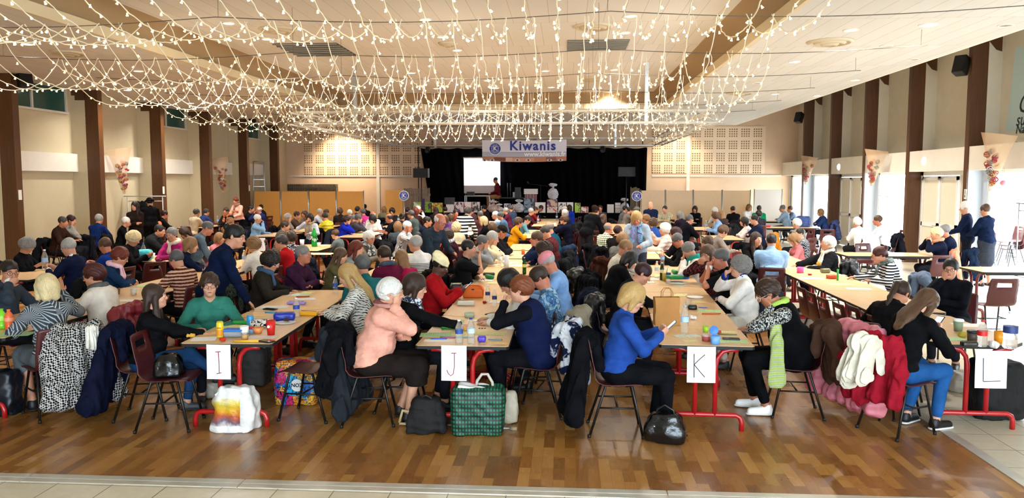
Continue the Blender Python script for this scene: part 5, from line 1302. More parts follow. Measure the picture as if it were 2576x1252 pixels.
P(1733, 520, 172, 'B', 'bald man with glasses and hands raised by the screens', '#2a2c30', 'bald', 'w', sex='m', sk='c')
P(1748, 526, 160, 'X', 'brown haired woman in black next to the bald man with glasses', '#141318', 'bob', 'b')
P(1714, 541, 30, 'X', 'long grey haired woman in dark plum, back turned', '#1f1724', 'bob', 'g')
P(1735, 551, -72, 'X', 'grey haired man in black jacket by the tall bottles', '#0c0e16', 'short', 'p', sex='m', top='j')
P(1799, 545, 84, 'T', 'curly blonde woman in faded denim shirt', '#6f8fb5', 'curly', 'B', fat=1.1)
P(1797, 530, 40, 'X', 'white haired head behind the curly blonde', '#b9b2aa', 'vol', 'w')
P(1814, 539, 30, 'X', 'long golden haired woman, back turned, near the empty chairs', '#3a2e2a', 'long', 'c')
P(1843, 527, 10, 'X', 'short brown haired man in black sweater, back turned, by the screens', '#0c0b0e', 'crop', 'b', sex='m', sk='r')
P(1885, 522, -160, 'X', 'copper bobbed woman in white top at the white screen', '#ece9e6', 'bob', 'c', sk='c', scale=1.0)
P(1910, 525, -20, 'X', 'dark grey haired man in green shirt', '#169a62', 'crop', 'd', sex='m')
P(1911, 539, -10, 'X', 'dark brown haired head below the green shirt', '#2c2a34', 'vol', 'n')
P(1947, 523, 170, 'C', 'short blonde woman in striped top, hand on her chin', '#d9d7d2', 'short', 'c', pat='stripe', c2='#15151a', psc=1.6)
P(1968, 524, 60, 'X', 'grey haired man in pale blue sweater by the window', '#8aa2b8', 'crop', 'g', sex='m', fat=1.15, scale=1.02)
P(1987, 526, 84, 'X', 'brown haired woman in steel blue by the window', '#5f7288', 'short', 'B')
settle()
for i in range(len(TABLES)-1, -1, -1):      # far tables where nobody sits are not there
    xc, y0, an, L = TABLES[i]; mx, my = xc-math.sin(R_(an))*L/2, y0+math.cos(R_(an))*L/2
    if y0 > 15.4 and not any(math.hypot(q['x']-mx, q['y']-my) < 1.12 for q in SEATS):
        r = TOBJ[i]
        for c in list(r.children): bpy.data.objects.remove(c)
        bpy.data.objects.remove(r); TABLES.pop(i); TOBJ.pop(i)
# chairs under everyone who sits
CHAIRS = []
for q in SEATS:
    if q['chair']:
        a = q['a']; dy = -.01
        lab = 'maroon chair of the '+q['o']['label']; w = lab.split()
        if len(w) > 16: lab = ' '.join(w[:16]).rstrip(',')
        c = chair(q['x']-math.sin(a)*dy*1, q['y']+math.cos(a)*dy, q['rot'], lab, q['lod'], group='maroon chairs under the seated players')
        CHAIRS.append((q, c))
# ------------------------------------------------------------------ things on the tables
TZ = .7525
M_PET = mat('clear_plastic', '#e9f2f4', .08, trans=.85, ior=1.12, alpha=.55); M_GREENB = mat('green_bottle_glass', '#1d5a1c', .1, trans=.5, ior=1.3); M_BROWNB = mat('dark_olive_glass', '#27300e', .12)
def col(c, rough=.45): return mat('c_%s_%s' % (c, rough), c, rough)
def paper_mat(c, ink, key, sx=46, sy=30, dens=.5):
    k = 'paper_'+key
    if k in MATS: return MATS[k]
    n = NT(k); v = n.coord('Object'); b = n.node('ShaderNodeTexBrick', offset=0, squash=1.0)
    for q, w in dict(Scale=1.0, Mortar_Size=.0012, Brick_Width=1/sx*1.0, Row_Height=1/sy).items(): b.inputs[q.replace('_', ' ')].default_value = w
    b.inputs['Color1'].default_value = (0, 0, 0, 1); b.inputs['Color2'].default_value = (1, 1, 1, 1); b.inputs['Mortar'].default_value = (1, 1, 1, 1)
    n.link(v, b.inputs['Vector']); g = n.ramp(n.noise(v, 150, 1), [(.52, '#000000'), (.55, '#ffffff')]); q = n.math('MULTIPLY', b.outputs['Color'], g)
    n.color(n.mix(n.math('MAXIMUM', n.math('MULTIPLY', q, dens), n.math('MULTIPLY', b.outputs['Fac'], .55)), c, ink)); n.setin('Roughness', .7); MATS[k] = n.m; return n.m
PAP = dict(g=paper_mat('#b9dba0', '#3f7a3a', 'green'), y=paper_mat('#e8df9a', '#7d7430', 'yellow'), w=mat('white_paper', '#ecebe6', .7), W=paper_mat('#ebeae4', '#4a4a4a', 'printed', 60, 60), o=paper_mat('#f0c887', '#9a5a20', 'orange'), b=mat('teal_folder', '#3b9db0', .5), k=paper_mat('#dfe8d8', '#1f5a3a', 'cards', 30, 30, .9), p=mat('pink_paper', '#d98aa8', .6))
PNAME = dict(g=('bingo_card', 'pale green bingo card'), y=('bingo_card', 'pale yellow bingo card'), w=('paper_sheet', 'plain white paper sheet'), W=('paper_sheet', 'white printed sheet'), o=('bingo_card', 'orange bingo card'), b=('folder', 'teal blue folder'), k=('bingo_card', 'white bingo card with dark green boxes'), p=('paper_sheet', 'pink paper slip'))
PME = {}
def sheet(px, py, w, d, kind, label=None, ang=0, z=TZ, group=None, at=None):
    k = (w, d)
    if k not in PME:
        m = MB(); m.box((-w/2, -d/2, 0), (w/2, d/2, .0012)); PME[k] = m.mesh('sheet')
    x, y = at or atz(px, py, z); nm, l0 = PNAME[kind]
    o = link(nm, PME[k], None, PAP[kind], (x, y, z+rnd.uniform(.0002, .0016)), (0, 0, R_(ang)))
    tag(o, l0+' '+label if label else l0, 'paper' if nm != 'folder' else 'folder', group); return o
def pen(px, py, c, label, ang=0, L=.14, z=TZ+.002, name='pen', r=.0045):
    x, y = atz(px, py, z); m = MB(); m.tube([(-L/2, 0, r), (L/2-.012, 0, r)], r, 8); e = m.build(name, col(c, .35), None, (x, y, z), (0, 0, R_(ang)))
    m = MB(); m.tube([(L/2-.012, 0, r), (L/2, 0, r)], [r*.9, r*.25], 8); m.build('tip', col('#1c1c1c'), e); return tag(e, label, 'pen')
def phone(px, py, label, ang=0, c='#141517', z=TZ+.002, M=None, screen=None):
    x, y = atz(px, py, z); fd = Field((-.05, -.09, -.01), (.05, .09, .02), .004); fd.rbox((0, 0, .005), (.036, .076, .0055), rd=.004)
    o = link('phone', fd.mesh('phone'), None, col(c, .3), (x, y, z), (0, 0, R_(ang))); m = MB(); m.box((-.032, -.07, .0108), (.032, .07, .0114))
    m.build('screen', screen or mat('screen_glass', '#20242c', .08), o); return tag(o, label, 'phone')
BOT = {}
def bottle(px, py, h, label, liquid=None, cap='#2c50b0', band='#2b4aa0', r=None, body=None, group=None, name='water_bottle', cat='bottle', z=TZ, at=None, btext=None):
    r = r or h*.14; x, y = at or atz(px, py, z); k = (round(h, 3), round(r, 3))
    if k not in BOT:
        m = MB(); m.lathe([(0, 0), (r*.8, 0), (r, h*.03), (r*.97, h*.2), (r*.9, h*.24), (r*.98, h*.28), (r*.9, h*.33), (r*.98, h*.38), (r, h*.62), (r*.95, h*.68), (r*.6, h*.82), (r*.34, h*.90), (r*.32, h*.945)], n=18); a = m.mesh('body')
        m = MB(); m.lathe([(0, h*.945), (r*.40, h*.945), (r*.40, h), (0, h)], n=14); b = m.mesh('cap')
        m = MB(); m.lathe([(r*1.01, h*.42), (r*1.012, h*.60)], n=18); c = m.mesh('band'); BOT[k] = (a, b, c)
    a, b, c = BOT[k]
    o = link(name, a, None, body or M_PET, (x, y, z)); link('cap', b, o, col(cap))
    if band: link('label_band', c, o, col(band))
    return tag(o, label, cat, group)
def cup(px, py, h, r, c, label, name='cup', taper=.78, lid=None, z=TZ, at=None, fill=None, group=None, trans=False):
    x, y = at or atz(px, py, z); m = MB(); m.lathe([(0, .001), (r*taper, 0), (r, h), (r*.94, h), (r*taper*.93, .006), (0, .006)], n=22)
    o = m.build(name, M_PET if trans else col(c), None, (x, y, z))
    if fill: m = MB(); m.lathe([(0, h*.02), (r*taper*.9, h*.02), (r*.88, h*.7), (0, h*.7)], n=18); m.build('drink', col(fill, .2), o)
    if lid: m = MB(); m.lathe([(0, h+.012), (r*.9, h+.012), (r*1.06, h+.004), (r*1.06, h-.008)], n=22); m.build('lid', col(lid), o)
    return tag(o, label, 'cup', group)
def case(px, py, w, d, h, c, label, ang=0, name='pencil_case', pat=None, c2=None, z=TZ, zipc='#222222', cat='pencil case'):
    x, y = atz(px, py, z); fd = Field((-w*.7, -d*.8, -.01), (w*.7, d*.8, h*1.3), .005); fd.rbox((0, 0, h/2), (w/2, d/2, h/2), rd=min(h, d)*.36); fd.wob(.002, 40, int(px))
    o = link(name, fd.mesh(name), None, cloth(c, pat, c2, 1.4) if pat else mat('vinyl_'+c, c, .35, bump=(30, .3, .01)), (x, y, z), (0, 0, R_(ang)))
    m = MB(); m.box((-w*.42, -.003, h*.985), (w*.42, .003, h*1.0+.003)); m.build('zip', col(zipc), o); return tag(o, label, cat)
def crumple(px, py, r, c, label, name='crumpled_tissue', z=TZ, sc=(1, 1, .7), seed=1):
    x, y = atz(px, py, z); fd = Field((-r*1.6,)*2+(-.01,), (r*1.6, r*1.6, r*2), r/9); rs = np.random.RandomState(seed)
    for i in range(7): fd.ell((rs.uniform(-.6, .6)*r, rs.uniform(-.5, .5)*r, r*.45), (r*.5*rs.uniform(.5, 1), r*.5, r*.42), k=r*.1)
    fd.wob(r*.16, 2.4/r, seed); return tag(link(name, fd.mesh(name, 0), None, mat('tissue_'+c, c, .8), (x, y, z)), label, 'tissue')
# letter signs taped to the front edges
M_SIGN = mat('sign_paper', '#e6e6ea', .6)
def sign(x0, y0, x1, y1, yy, strokes, ink, label, ang=0):
    ax, az = aty(x0, y0, yy); bx, bz = aty(x1, y1, yy); w = bx-ax; h = az-bz
    m = MB(); g = [[(w*u, -.004*math.sin(u*3)-.01*v*v, -h*v) for u in np.linspace(0, 1, 6)] for v in np.linspace(0, 1, 8)]; m.sheet(g)
    m.sheet([[(p[0], p[1]+.0012, p[2]) for p in row_[::-1]] for row_ in g])
    o = m.build('letter_sign', M_SIGN, None, (ax, yy, az)); m = MB()
    for s in strokes:
        pts = [(w*u, -.004*math.sin(u*3)-.01*v*v-.0015, -h*v) for u, v in s]; m.tube(pts, .0034, 5)
    m.build('letter', col(ink), o); return tag(o, label, 'sign')
sign(519, 866, 582, 953, 6.47, [[(.38, .21), (.60, .20)], [(.5, .21), (.52, .5), (.53, .82)], [(.42, .84), (.62, .81)]], '#8c2a3e', 'white paper sign with the handwritten letter I hanging from a table edge')
sign(1110, 868, 1174, 957, 6.52, [[(.40, .22), (.60, .21)], [(.52, .22), (.52, .6), (.48, .80), (.38, .86), (.28, .80), (.22, .70)]], '#8c2a3e', 'white paper sign with the handwritten letter J hanging from a table edge')
sign(1729, 871, 1799, 962, 6.67, [[(.24, .20), (.25, .86)], [(.62, .22), (.42, .36), (.25, .50)], [(.25, .50), (.42, .66), (.62, .84)]], '#2a2a30', 'white paper sign with the handwritten letter K hanging from a table edge')
sign(2455, 881, 2530, 976, 6.84, [[(.24, .20), (.26, .82)], [(.26, .82), (.80, .80)]], '#2a2a30', 'white paper sign with the handwritten letter L hanging from a table edge')
sign(650, 598, 668, 631, 19.475, [[(.3, .8), (.5, .2), (.62, .8)]], '#7a6a70', 'white paper sign on the far table end beside the red sweater')
# table I
def can(px, py, c, label, h=.145, r=.031, word=None, cap='#c9cbcd', band=None):
    x, y = atz(px, py, TZ); m = MB(); m.lathe([(0, 0), (r*.75, 0), (r, .012), (r, h-.014), (r*.8, h), (r*.74, h-.004), (0, h-.004)], n=22); o = m.build('drink_can', col(c, .3), None, (x, y, TZ))
    if band: m = MB(); m.lathe([(r*1.01, h*.12), (r*1.01, h*.5)], n=22); m.build('can_print', col(band, .35), o)
    if word: t = text_mesh('can_word', word, .017, col('#a8201c'), o); t.location = (0, -r-.001, h*.62); t.rotation_euler = (math.pi/2, 0, 0)
    m = MB(); m.lathe([(0, h-.003), (r*.72, h-.003)], n=18); m.build('can_lid', col(cap, .3), o); return tag(o, label, 'can')
can(554, 848, '#e0c41e', 'yellow iced tea can at the sign I table corner', word='Lipton', band='#d98a1c')
can(630, 822, '#2f8fc4', 'blue drink can behind the white paper cup', h=.115, r=.033)
case(589, 846, .17, .10, .055, '#8f9496', 'clear plastic box with a blue lid beside the iced tea can', 4, 'lunch_box', cat='box', zipc='#2b6fd0')
m = MB(); x, y = atz(589, 846, TZ); m.cbox((0, 0, 0), (.175, .105, .012)); tag(m.build('box_lid', col('#2a74d8'), None, (x, y, TZ+.063)), 'blue lid lying on the clear plastic box', 'lid')
cup(615, 846, .095, .041, '#e9e5dc', 'white paper cup with scribbles between the lunch box and red cup', taper=.72)
cup(631, 838, .05, .03, '#7f9cc0', 'small blue jar with a red lid behind the orange bowl', name='jar', taper=.95, lid='#b3221c')
cup(649, 838, .055, .052, '#d98a4c', 'translucent orange bowl beside the red cup', name='bowl', taper=.6)
c_ = cup(682, 842, .135, .042, '#c71f16', 'tall red plastic cup with a white round logo', taper=.76)
m = MB(); m.lathe([(0, 0), (.013, 0)], n=16); q = m.build('logo', col('#f4f0ee'), c_); q.location = (-.008, -.0395, .082); q.rotation_euler = (math.pi/2-.08, 0, 0)
case(657, 822, .21, .07, .075, '#e6dfd3', 'white pencil case with black spots behind the red cup', 6, pat='floral', c2='#15141a')
case(607, 815, .17, .05, .035, '#1f9a3a', 'green pencil case by the green sweater woman', -3)
case(716, 806, .21, .10, .085, '#1c2f9c', 'dark blue zipped pencil case behind the chocolate plate', 14)
case(777, 793, .20, .08, .045, '#e8a31a', 'yellow orange pencil case right of the water bottle', -6)
case(746, 765, .21, .07, .035, '#9c84cc', 'lilac pencil case beyond the blue case', 0)
bottle(746, 797, .20, 'half litre water bottle beside the dark blue pencil case', cap='#e8ecf0', r=.033)
cup(716, 813, .012, .105, '#dedbd4', 'white plate with chocolate snack in front of the blue case', name='plate', taper=.7)
crumple(722, 808, .035, '#3a2317', 'chocolate snack on the white plate', name='chocolate_cake', z=TZ+.012)
cup(616, 853, .055, .032, '#f0b31c', 'small glass of orange juice at the sign I table edge', trans=True, fill='#f0a81a', taper=.9, name='glass')
phone(671, 859, 'dark brown phone at the front right corner of table I', 62, '#2a2620')
pen(620, 860, '#e8b01c', 'long yellow highlighter bar lying beside the phone', 2, .24, r=.009)
sheet(514, 852, .21, .17, 'w', 'under the hand at the front left of table I', 14); sheet(661, 847, .26, .12, 'W', 'by the phone on table I', -2); sheet(587, 822, .30, .2, 'y', 'in front of the green sweater woman', 8)
sheet(530, 838, .2, .14, 'o', 'beside the iced tea can', 20); sheet(690, 772, .3, .2, 'W', 'between the lilac case and dark phone on table I', 14); sheet(640, 793, .25, .2, 'o', 'next to the clasped hands of the green sweater woman', 10)
sheet(788, 775, .26, .19, 'o', 'beneath the blonde woman\'s hands', 12); sheet(768, 752, .24, .18, 'W', 'behind the lilac case', 20); sheet(757, 742, .2, .16, 'g', 'with a red pen near the plum sweater man', 10)
phone(680, 778, 'dark phone on white sheets at table I', 75); pen(682, 787, '#3aa3d8', 'sky blue marker before the dark blue case', 4, .13, r=.008); pen(762, 747, '#b82218', 'thick red marker in front of the plum sweater', 20, .16, r=.008)
crumple(559, 857, .03, '#c22a1c', 'small red and white snack wrapper at the edge of table I', name='snack_wrapper', seed=4)
bottle(844, 739, .22, 'half litre water bottle before the blonde woman', cap='#e8ecf0')
crumple(480, 848, .035, '#d8a43c', 'small yellow pastry at the left edge of table I', name='pastry', seed=6)
# table J
bottle(1155, 863, .205, 'half litre water bottle with a blue label near sign J', cap='#dfe6ea', band='#2a4a94', r=.034); bottle(1185, 864, .225, 'taller water bottle with dark blue cap near sign J', band='#b9ccd8', r=.034, cap='#1c2f8c')
bottle(1227, 760, .20, 'water bottle beside the orange toiletry bag', band='#26386e', cap='#e6eaee'); bottle(1244, 771, .20, 'water bottle in front of the orange toiletry bag', band='#26386e', cap='#e6eaee')
case(1212, 860, .075, .06, .055, '#4a34a8', 'small round violet case at the edge of table J', 0, name='small_case', cat='case', zipc='#5a44b8')
case(1132, 826, .17, .06, .035, '#1d8a2c', 'green pencil box on table J', 8, zipc='#0e5a1c'); cup(1170, 830, .045, .016, '#e0b81e', 'yellow marker stub between the two front bottles', name='marker', taper=1)
sheet(1096, 842, .28, .19, 'g', 'in front of the pink jacket woman', 6); sheet(1132, 808, .28, .17, 'g', 'by the reaching hands on table J', 4); sheet(1155, 838, .2, .17, 'y', 'behind the front bottles on table J', 0)
sheet(1232, 838, .30, .2, 'y', 'before the copper haired woman', -3); sheet(1149, 848, .30, .07, 'b', 'under the front bottles'); sheet(1104, 856, .26, .09, 'w', 'under the pens on table J', 2); sheet(1244, 862, .24, .07, 'o', 'beside the violet case', 0)
sheet(1200, 806, .2, .12, 'w', 'in the middle of table J', 10); sheet(1232, 796, .2, .12, 'y', 'below the dark phone case', 4); sheet(1250, 760, .2, .14, 'W', 'near the bowed black haired woman', 3); sheet(1156, 795, .16, .06, 'o', 'beneath the reaching hand', 0)
pen(1104, 853, '#2a58c8', 'blue pen on the white paper of table J', 3, .15); pen(1127, 849, '#d8407a', 'pink pen beside the blue pen', -2, .14); pen(1246, 855, '#2a8aa8', 'teal pen at the right edge of table J', -2, .13)
cup(1181, 797, .045, .055, '#b9c8a8', 'clear plastic snack tub on table J', name='tub', taper=.9)
phone(1237, 790, 'black phone lying open by the copper haired woman', -30, z=TZ+.05)
for i, px in enumerate((1206, 1213, 1220)): cup(px, 826, .006, .009, '#3a1512', ['left', 'middle', 'right'][i]+' one of three small dark bingo chips on table J', name='bingo_chip', taper=1, group='dark chips on table J')
def toiletry():
    x, y = atz(1191, 748, TZ); fd = Field((-.16, -.08, -.01), (.16, .08, .2), .006); fd.rbox((0, 0, .055), (.125, .055, .055), rd=.02); fd.cap((-.065, 0, .10), (.065, 0, .10), .062, sq=((0, 1, 0), .8)); fd.rbox((0, 0, -.03), (.3, .3, .03), op='sub', k=.002)
    o = link('toiletry_bag', fd.mesh('toiletry_bag'), None, mat('orange_nylon', '#e0690c', .5, bump=(40, .2, .005)), (x, y, TZ), (0, 0, 0)); m = MB(); m.cbox((0, -.0565, .105), (.035, .004, .018)); m.build('badge', col('#3a1408'), o)
    m = MB(); m.tube([(-.12, -.05, .04), (-.118, -.052, .09), (-.09, -.055, .145), (0, -.057, .16), (.09, -.055, .145), (.118, -.052, .09), (.12, -.05, .04)], .004, 6); m.build('zip', col('#b84a08'), o); tag(o, 'bright orange toiletry bag standing on table J', 'bag')
toiletry()
case(1172, 768, .20, .07, .055, '#ded6c4', 'cream cloth pouch in front of the orange bag', 0, name='cloth_pouch', cat='pouch'); crumple(1218, 763, .03, '#a01418', 'red hair clip beside the cream pouch', name='hair_clip', seed=8)
bottle(1319, 690, .26, 'small green glass bottle on table J beyond the copper haired woman', body=M_GREENB, cap='#c9b04a', band='#d8c860', r=.03, name='glass_bottle'); case(1148, 738, .16, .14, .13, '#23262b', 'black rucksack with a lime strap beside the orange bag', 10, name='rucksack', cat='bag', zipc='#a8c82a')
# table K
def kraft():
    x, y = atz(1676, 815, TZ); r = empty('paper_bag', (x, y, TZ), R_(6), 'brown kraft paper bag with twisted handles on table K', 'bag'); m = MB(); w, d, h = .125, .07, .27
    g = []
    for v in np.linspace(0, 1, 7):
        s = 1-.06*math.sin(v*3); rr = []
        for (u, q) in ((-1, -1), (0, -1.03), (1, -1), (1.0, 0), (1, 1), (0, 1.03), (-1, 1), (-1.0, 0), (-1, -1)): rr.append((u*w*s+rnd.uniform(-.004, .004), q*d*s*(1-.35*v)+rnd.uniform(-.004, .004), h*v))
        rr[-1] = rr[0]; g.append(rr)
    m.sheet(g, False); m.box((-w, -d, 0), (w, d, .002)); m.build('bag_body', mat('kraft_paper', '#b07c42', .8, bump=(25, .4, .01), var=.1), r)
    for q in (-1, 1): m = MB(); m.tube([(-.05, q*.04, h-.03), (-.045, q*.035, h+.05), (-.02, q*.03, h+.085), (.03, q*.03, h+.085), (.05, q*.035, h+.05), (.055, q*.04, h-.03)], .004, 6); m.build('handle', col('#a8743c', .7), r)
kraft()
bottle(1722, 838, .26, 'large clear water bottle near sign K', cap='#7fb0e0', band='#a9c8e8', r=.036); crumple(1744, 803, .045, '#e6e3de', 'white crumpled tissue on table K')
sheet(1715, 845, .14, .12, 'k', 'left of a pair by the blue sweater', 24); sheet(1743, 845, .14, .12, 'k', 'right of a pair by the blue sweater', 24); sheet(1736, 857, .13, .07, 'y', 'at the front edge of table K', 14)
cup(1775, 835, .055, .028, '#9acb2c', 'lime green cup on table K', taper=.75); cup(1778, 857, .05, .045, '#a84a44', 'clear tub with red contents on table K', name='tub', taper=.92, lid='#c9a8a0')
c_ = cup(1799, 864, .07, .042, '#6fa3dc', 'light blue tub with an open round lid on table K', name='tub', taper=.9)
m = MB(); m.lathe([(.0, 0), (.034, 0), (.040, .004), (.040, .012), (.034, .008), (0, .008)], n=22); q = m.build('open_lid', col('#3f78c4'), c_); q.location = (-.01, .03, .112); q.rotation_euler = (math.pi/2, 0, .2)
sheet(1842, 858, .26, .14, 'g', 'under the dark phone on table K', -3); phone(1839, 853, 'dark phone on the green card of table K', 84); sheet(1825, 835, .22, .1, 'y', 'behind the green pen on table K', -5)
pen(1830, 842, '#1f6a3a', 'dark green pen on table K', -5, .17); case(1808, 837, .05, .03, .02, '#b8281c', 'small red eraser by the green pen', 0, name='eraser', cat='eraser'); sheet(1752, 826, .14, .04, 'o', 'slip beside the large clear bottle', -3)
sheet(1784, 782, .24, .16, 'g', 'with a blue pen on table K', -8); pen(1768, 774, '#2f6fd0', 'blue pen on the green card of table K', -20, .1); pen(1790, 790, '#e06a14', 'orange pen in front of the white sweater woman', 6, .2, r=.007)
cup(1749, 749, .014, .10, '#e9e6df', 'white paper plate in the middle of table K', name='plate', taper=.7); cup(1731, 773, .09, .035, '#ffffff', 'clear glass behind the kraft bag', trans=True, name='glass'); case(1742, 778, .10, .07, .05, '#121214', 'small black case beside the clear glass', 0, name='small_case', cat='case')
sheet(1753, 760, .2, .07, 'y', 'in front of the paper plate', 0)
for k, (dx, dz, c) in enumerate(((0, 0, '#1b6fc4'), (.02, .04, '#0f5a9c'), (-.03, .078, '#16853f'))): case(1703+k*-3, 700, .30-.05*k, .22-.03*k, .045, c, ['bright blue folded bag, lowest of the fabric stack on table K', 'dark blue folded bag in the middle of the fabric stack', 'green folded bag on top of the fabric stack'][k], 10+8*k, name='folded_bag', z=TZ+dz, cat='bag', zipc='#dddddd')
bottle(1681, 712, .24, 'water bottle with blue label by the fabric stack', cap='#e8ecf0', band='#27408c'); bottle(1665, 704, .25, 'dark green beer bottle on table K', body=M_BROWNB, cap='#c9c9c9', band='#d8c9a0', r=.032, name='glass_bottle'); bottle(1652, 698, .24, 'clear bottle left of the dark beer bottle', cap='#dfe4ea', band='#d0dae4')
cup(1672, 706, .11, .033, '#b8a03a', 'gold drink can beside the dark beer bottle', name='drink_can', taper=1)
bottle(1621, 640, .32, 'big green water bottle before the standing scarf woman', body=mat('green_pet', '#2f9a5a', .12, trans=.6, ior=1.2), cap='#2a5ab0', band='#1a6a3a'); bottle(1605, 636, .30, 'clear bottle with a red cap before the standing scarf woman', cap='#c41c1c', band='#e8e8e8')
# table L
bottle(2470, 871, .225, 'empty cola bottle with a red cap and label near sign L', cap='#c81e1e', band='#c41c1c', r=.040); bottle(2540, 875, .31, 'large cloudy water bottle with a blue label near sign L', cap='#eef2f4', band='#2a3c70', r=.056)
cup(2513, 861, .10, .042, '#e0921c', 'amber plastic tumbler beside the large cloudy bottle', taper=.88); crumple(2500, 873, .06, '#e4e1da', 'heap of crumpled white tissues near sign L', seed=3, name='crumpled_tissue'); case(2437, 871, .13, .07, .045, '#2b241d', 'flat dark box at the front of table L', 2, name='small_box', cat='box')
cup(2446, 858, .085, .045, '#4a3a30', 'dark tub with snacks behind the flat dark box', lid='#1c2430', name='tub', taper=.9); cup(2410, 832, .10, .045, '#7a8a6a', 'printed cup with a pale lid on table L', lid='#dfe4e6'); sheet(2384, 852, .28, .17, 'g', 'by the hunched girl', 8)
sheet(2440, 818, .3, .2, 'w', 'in the middle of table L', -6); pen(2490, 828, '#24408c', 'blue pen behind the amber tumbler', -4, .2); crumple(2421, 846, .045, '#b8a83c', 'yellow and green snack wrapper on table L', name='snack_wrapper', seed=5)
# long row behind sign L
cup(2013, 686, .09, .05, '#e0569a', 'bright pink small case on the long table', name='small_case', taper=1); cup(2068, 673, .02, .14, '#e4d9c4', 'white tray with fries in front of the cream scarf', name='tray', taper=.8)
crumple(2068, 670, .09, '#d9a63c', 'yellow fries on the white tray', name='fries', z=TZ+.02, seed=9); sheet(2040, 700, .34, .2, 'W', 'before the blue shirted man', 6); sheet(2112, 715, .3, .16, 'y', 'before the striped sweater', 0)
cup(2092, 700, .05, .08, '#c8502a', 'red edged snack tub on the long table', name='tub', taper=.9); cup(2107, 705, .16, .014, '#2fa83a', 'green marker standing on the long table', name='marker', taper=1); sheet(2160, 726, .3, .14, 'w', 'under the striped sweater\'s hand', -4)
sheet(2105, 692, .26, .16, 'y', 'beside the green marker', 0); crumple(2037, 692, .03, '#a81c2c', 'small dark red pouch on the long table', name='pouch', seed=12); case(2076, 686, .14, .10, .07, '#6a6a48', 'small olive box beside the tray of fries', 5, name='small_box', cat='box')
# table H and the left side
bottle(6, 826, .19, 'lime green plastic bottle at the left edge', body=col('#7fd02a', .3), cap='#6fc020', band='#a8e050', r=.042, name='plastic_bottle'); bottle(24, 828, .19, 'orange plastic bottle at the left edge', body=col('#ee6a3a', .3), cap='#f07a48', band='#f4a080', r=.040, name='plastic_bottle')
sheet(40, 840, .3, .2, 'g', 'in front of the blonde bob', 10); cup(337, 742, .09, .04, '#dcd6ca', 'white paper cup at the end of table H', taper=.75); sheet(322, 756, .26, .18, 'W', 'at the far corner of table H', 15); sheet(205, 780, .24, .17, 'g', 'beside the white sweater woman', 10)
bottle(114, 680, .33, 'tall water bottle in front of the navy grandmother', cap='#e8ecf0', band='#8ab0d4'); bottle(362, 652, .30, 'water bottle on the table with the turquoise bag', cap='#2a4ab0', band='#9cc0e4'); cup(384, 650, .10, .045, '#e9e4da', 'white cup beside the upright water bottle', taper=.75)
cup(418, 646, .10, .045, '#e9e4da', 'white cup before the pink cardigan, nearer', taper=.75); cup(431, 642, .10, .045, '#e9e4da', 'white cup before the pink cardigan, farther', taper=.75); case(365, 655, .26, .22, .20, '#35b0b8', 'turquoise plastic bag on the table by the blonde curls', 20, name='plastic_bag', cat='bag')
sheet(350, 648, .5, .3, 'b', 'beneath the turquoise plastic bag', 10); bottle(615, 668, .26, 'water bottle beside the standing woman in lace', cap='#e8ecf0', band='#8fb0d8'); cup(633, 668, .08, .045, '#c9a27a', 'chequered paper cup behind the curly blonde', taper=.8)
SODA = bottle(791, 620, .40, 'large green lemonade bottle in front of the boy', body=mat('green_soda', '#0f8a2c', .15), cap='#1a9a3a', band='#0a6a1c', r=.062, name='soda_bottle')
t = text_mesh('bottle_print', '7up', .10, col('#f4f6f4'), SODA); t.location = (0, -.064, .17); t.rotation_euler = (math.pi/2, .3, 0)
sheet(800, 638, .6, .4, 'y', 'with snacks in front of the boy', 0); cup(760, 616, .12, .05, '#dfe6ee', 'clear bottle top beside the green lemonade', name='cup', taper=.8)
# middle rows: small things by hand, the rest scattered where players sit
bottle(1257, 668, .26, 'blue capped water bottle beyond the young man in black', cap='#26409c', band='#dfe6ee'); bottle(1264, 672, .20, 'short water bottle next to the blue capped one', cap='#26409c', band='#e8ecf0'); cup(1274, 671, .19, .045, '#d4dadc', 'frosted plastic jug beyond the young man in black', taper=.85, name='jug')
cup(1316, 640, .10, .035, '#d85a1c', 'small orange bottle before the man with a wristwatch', name='cup', taper=.9)
case(1230, 692, .18, .06, .04, '#2f3a2a', 'dark green pencil case before the young man in black', 2); sheet(1215, 705, .3, .18, 'k', 'beneath the young man in black', 2); sheet(1300, 668, .22, .13, 'w', 'beside the frosted plastic jug', 0)
rr = random.Random(5)
def on_table(x, y, mg=.06):
    for xc, y0, an, L in TABLES:
        ux, uy = x-xc, y-y0; ca, sa = math.cos(R_(an)), math.sin(R_(an)); lx = ux*ca+uy*sa; ly = -ux*sa+uy*ca
        if abs(lx) < TW/2-mg and mg < ly < L-mg: return True
    return False
def short(lab, n=10):
    w = lab.split(',')[0].split(); return ' '.join(w[:n])
FARP = [q for q in SEATS if not q['g']['stand'] and q['y'] > 9.3]
CK = [('g', 'pale green'), ('y', 'pale yellow'), ('W', 'white printed'), ('o', 'orange'), ('k', 'dark boxed')]
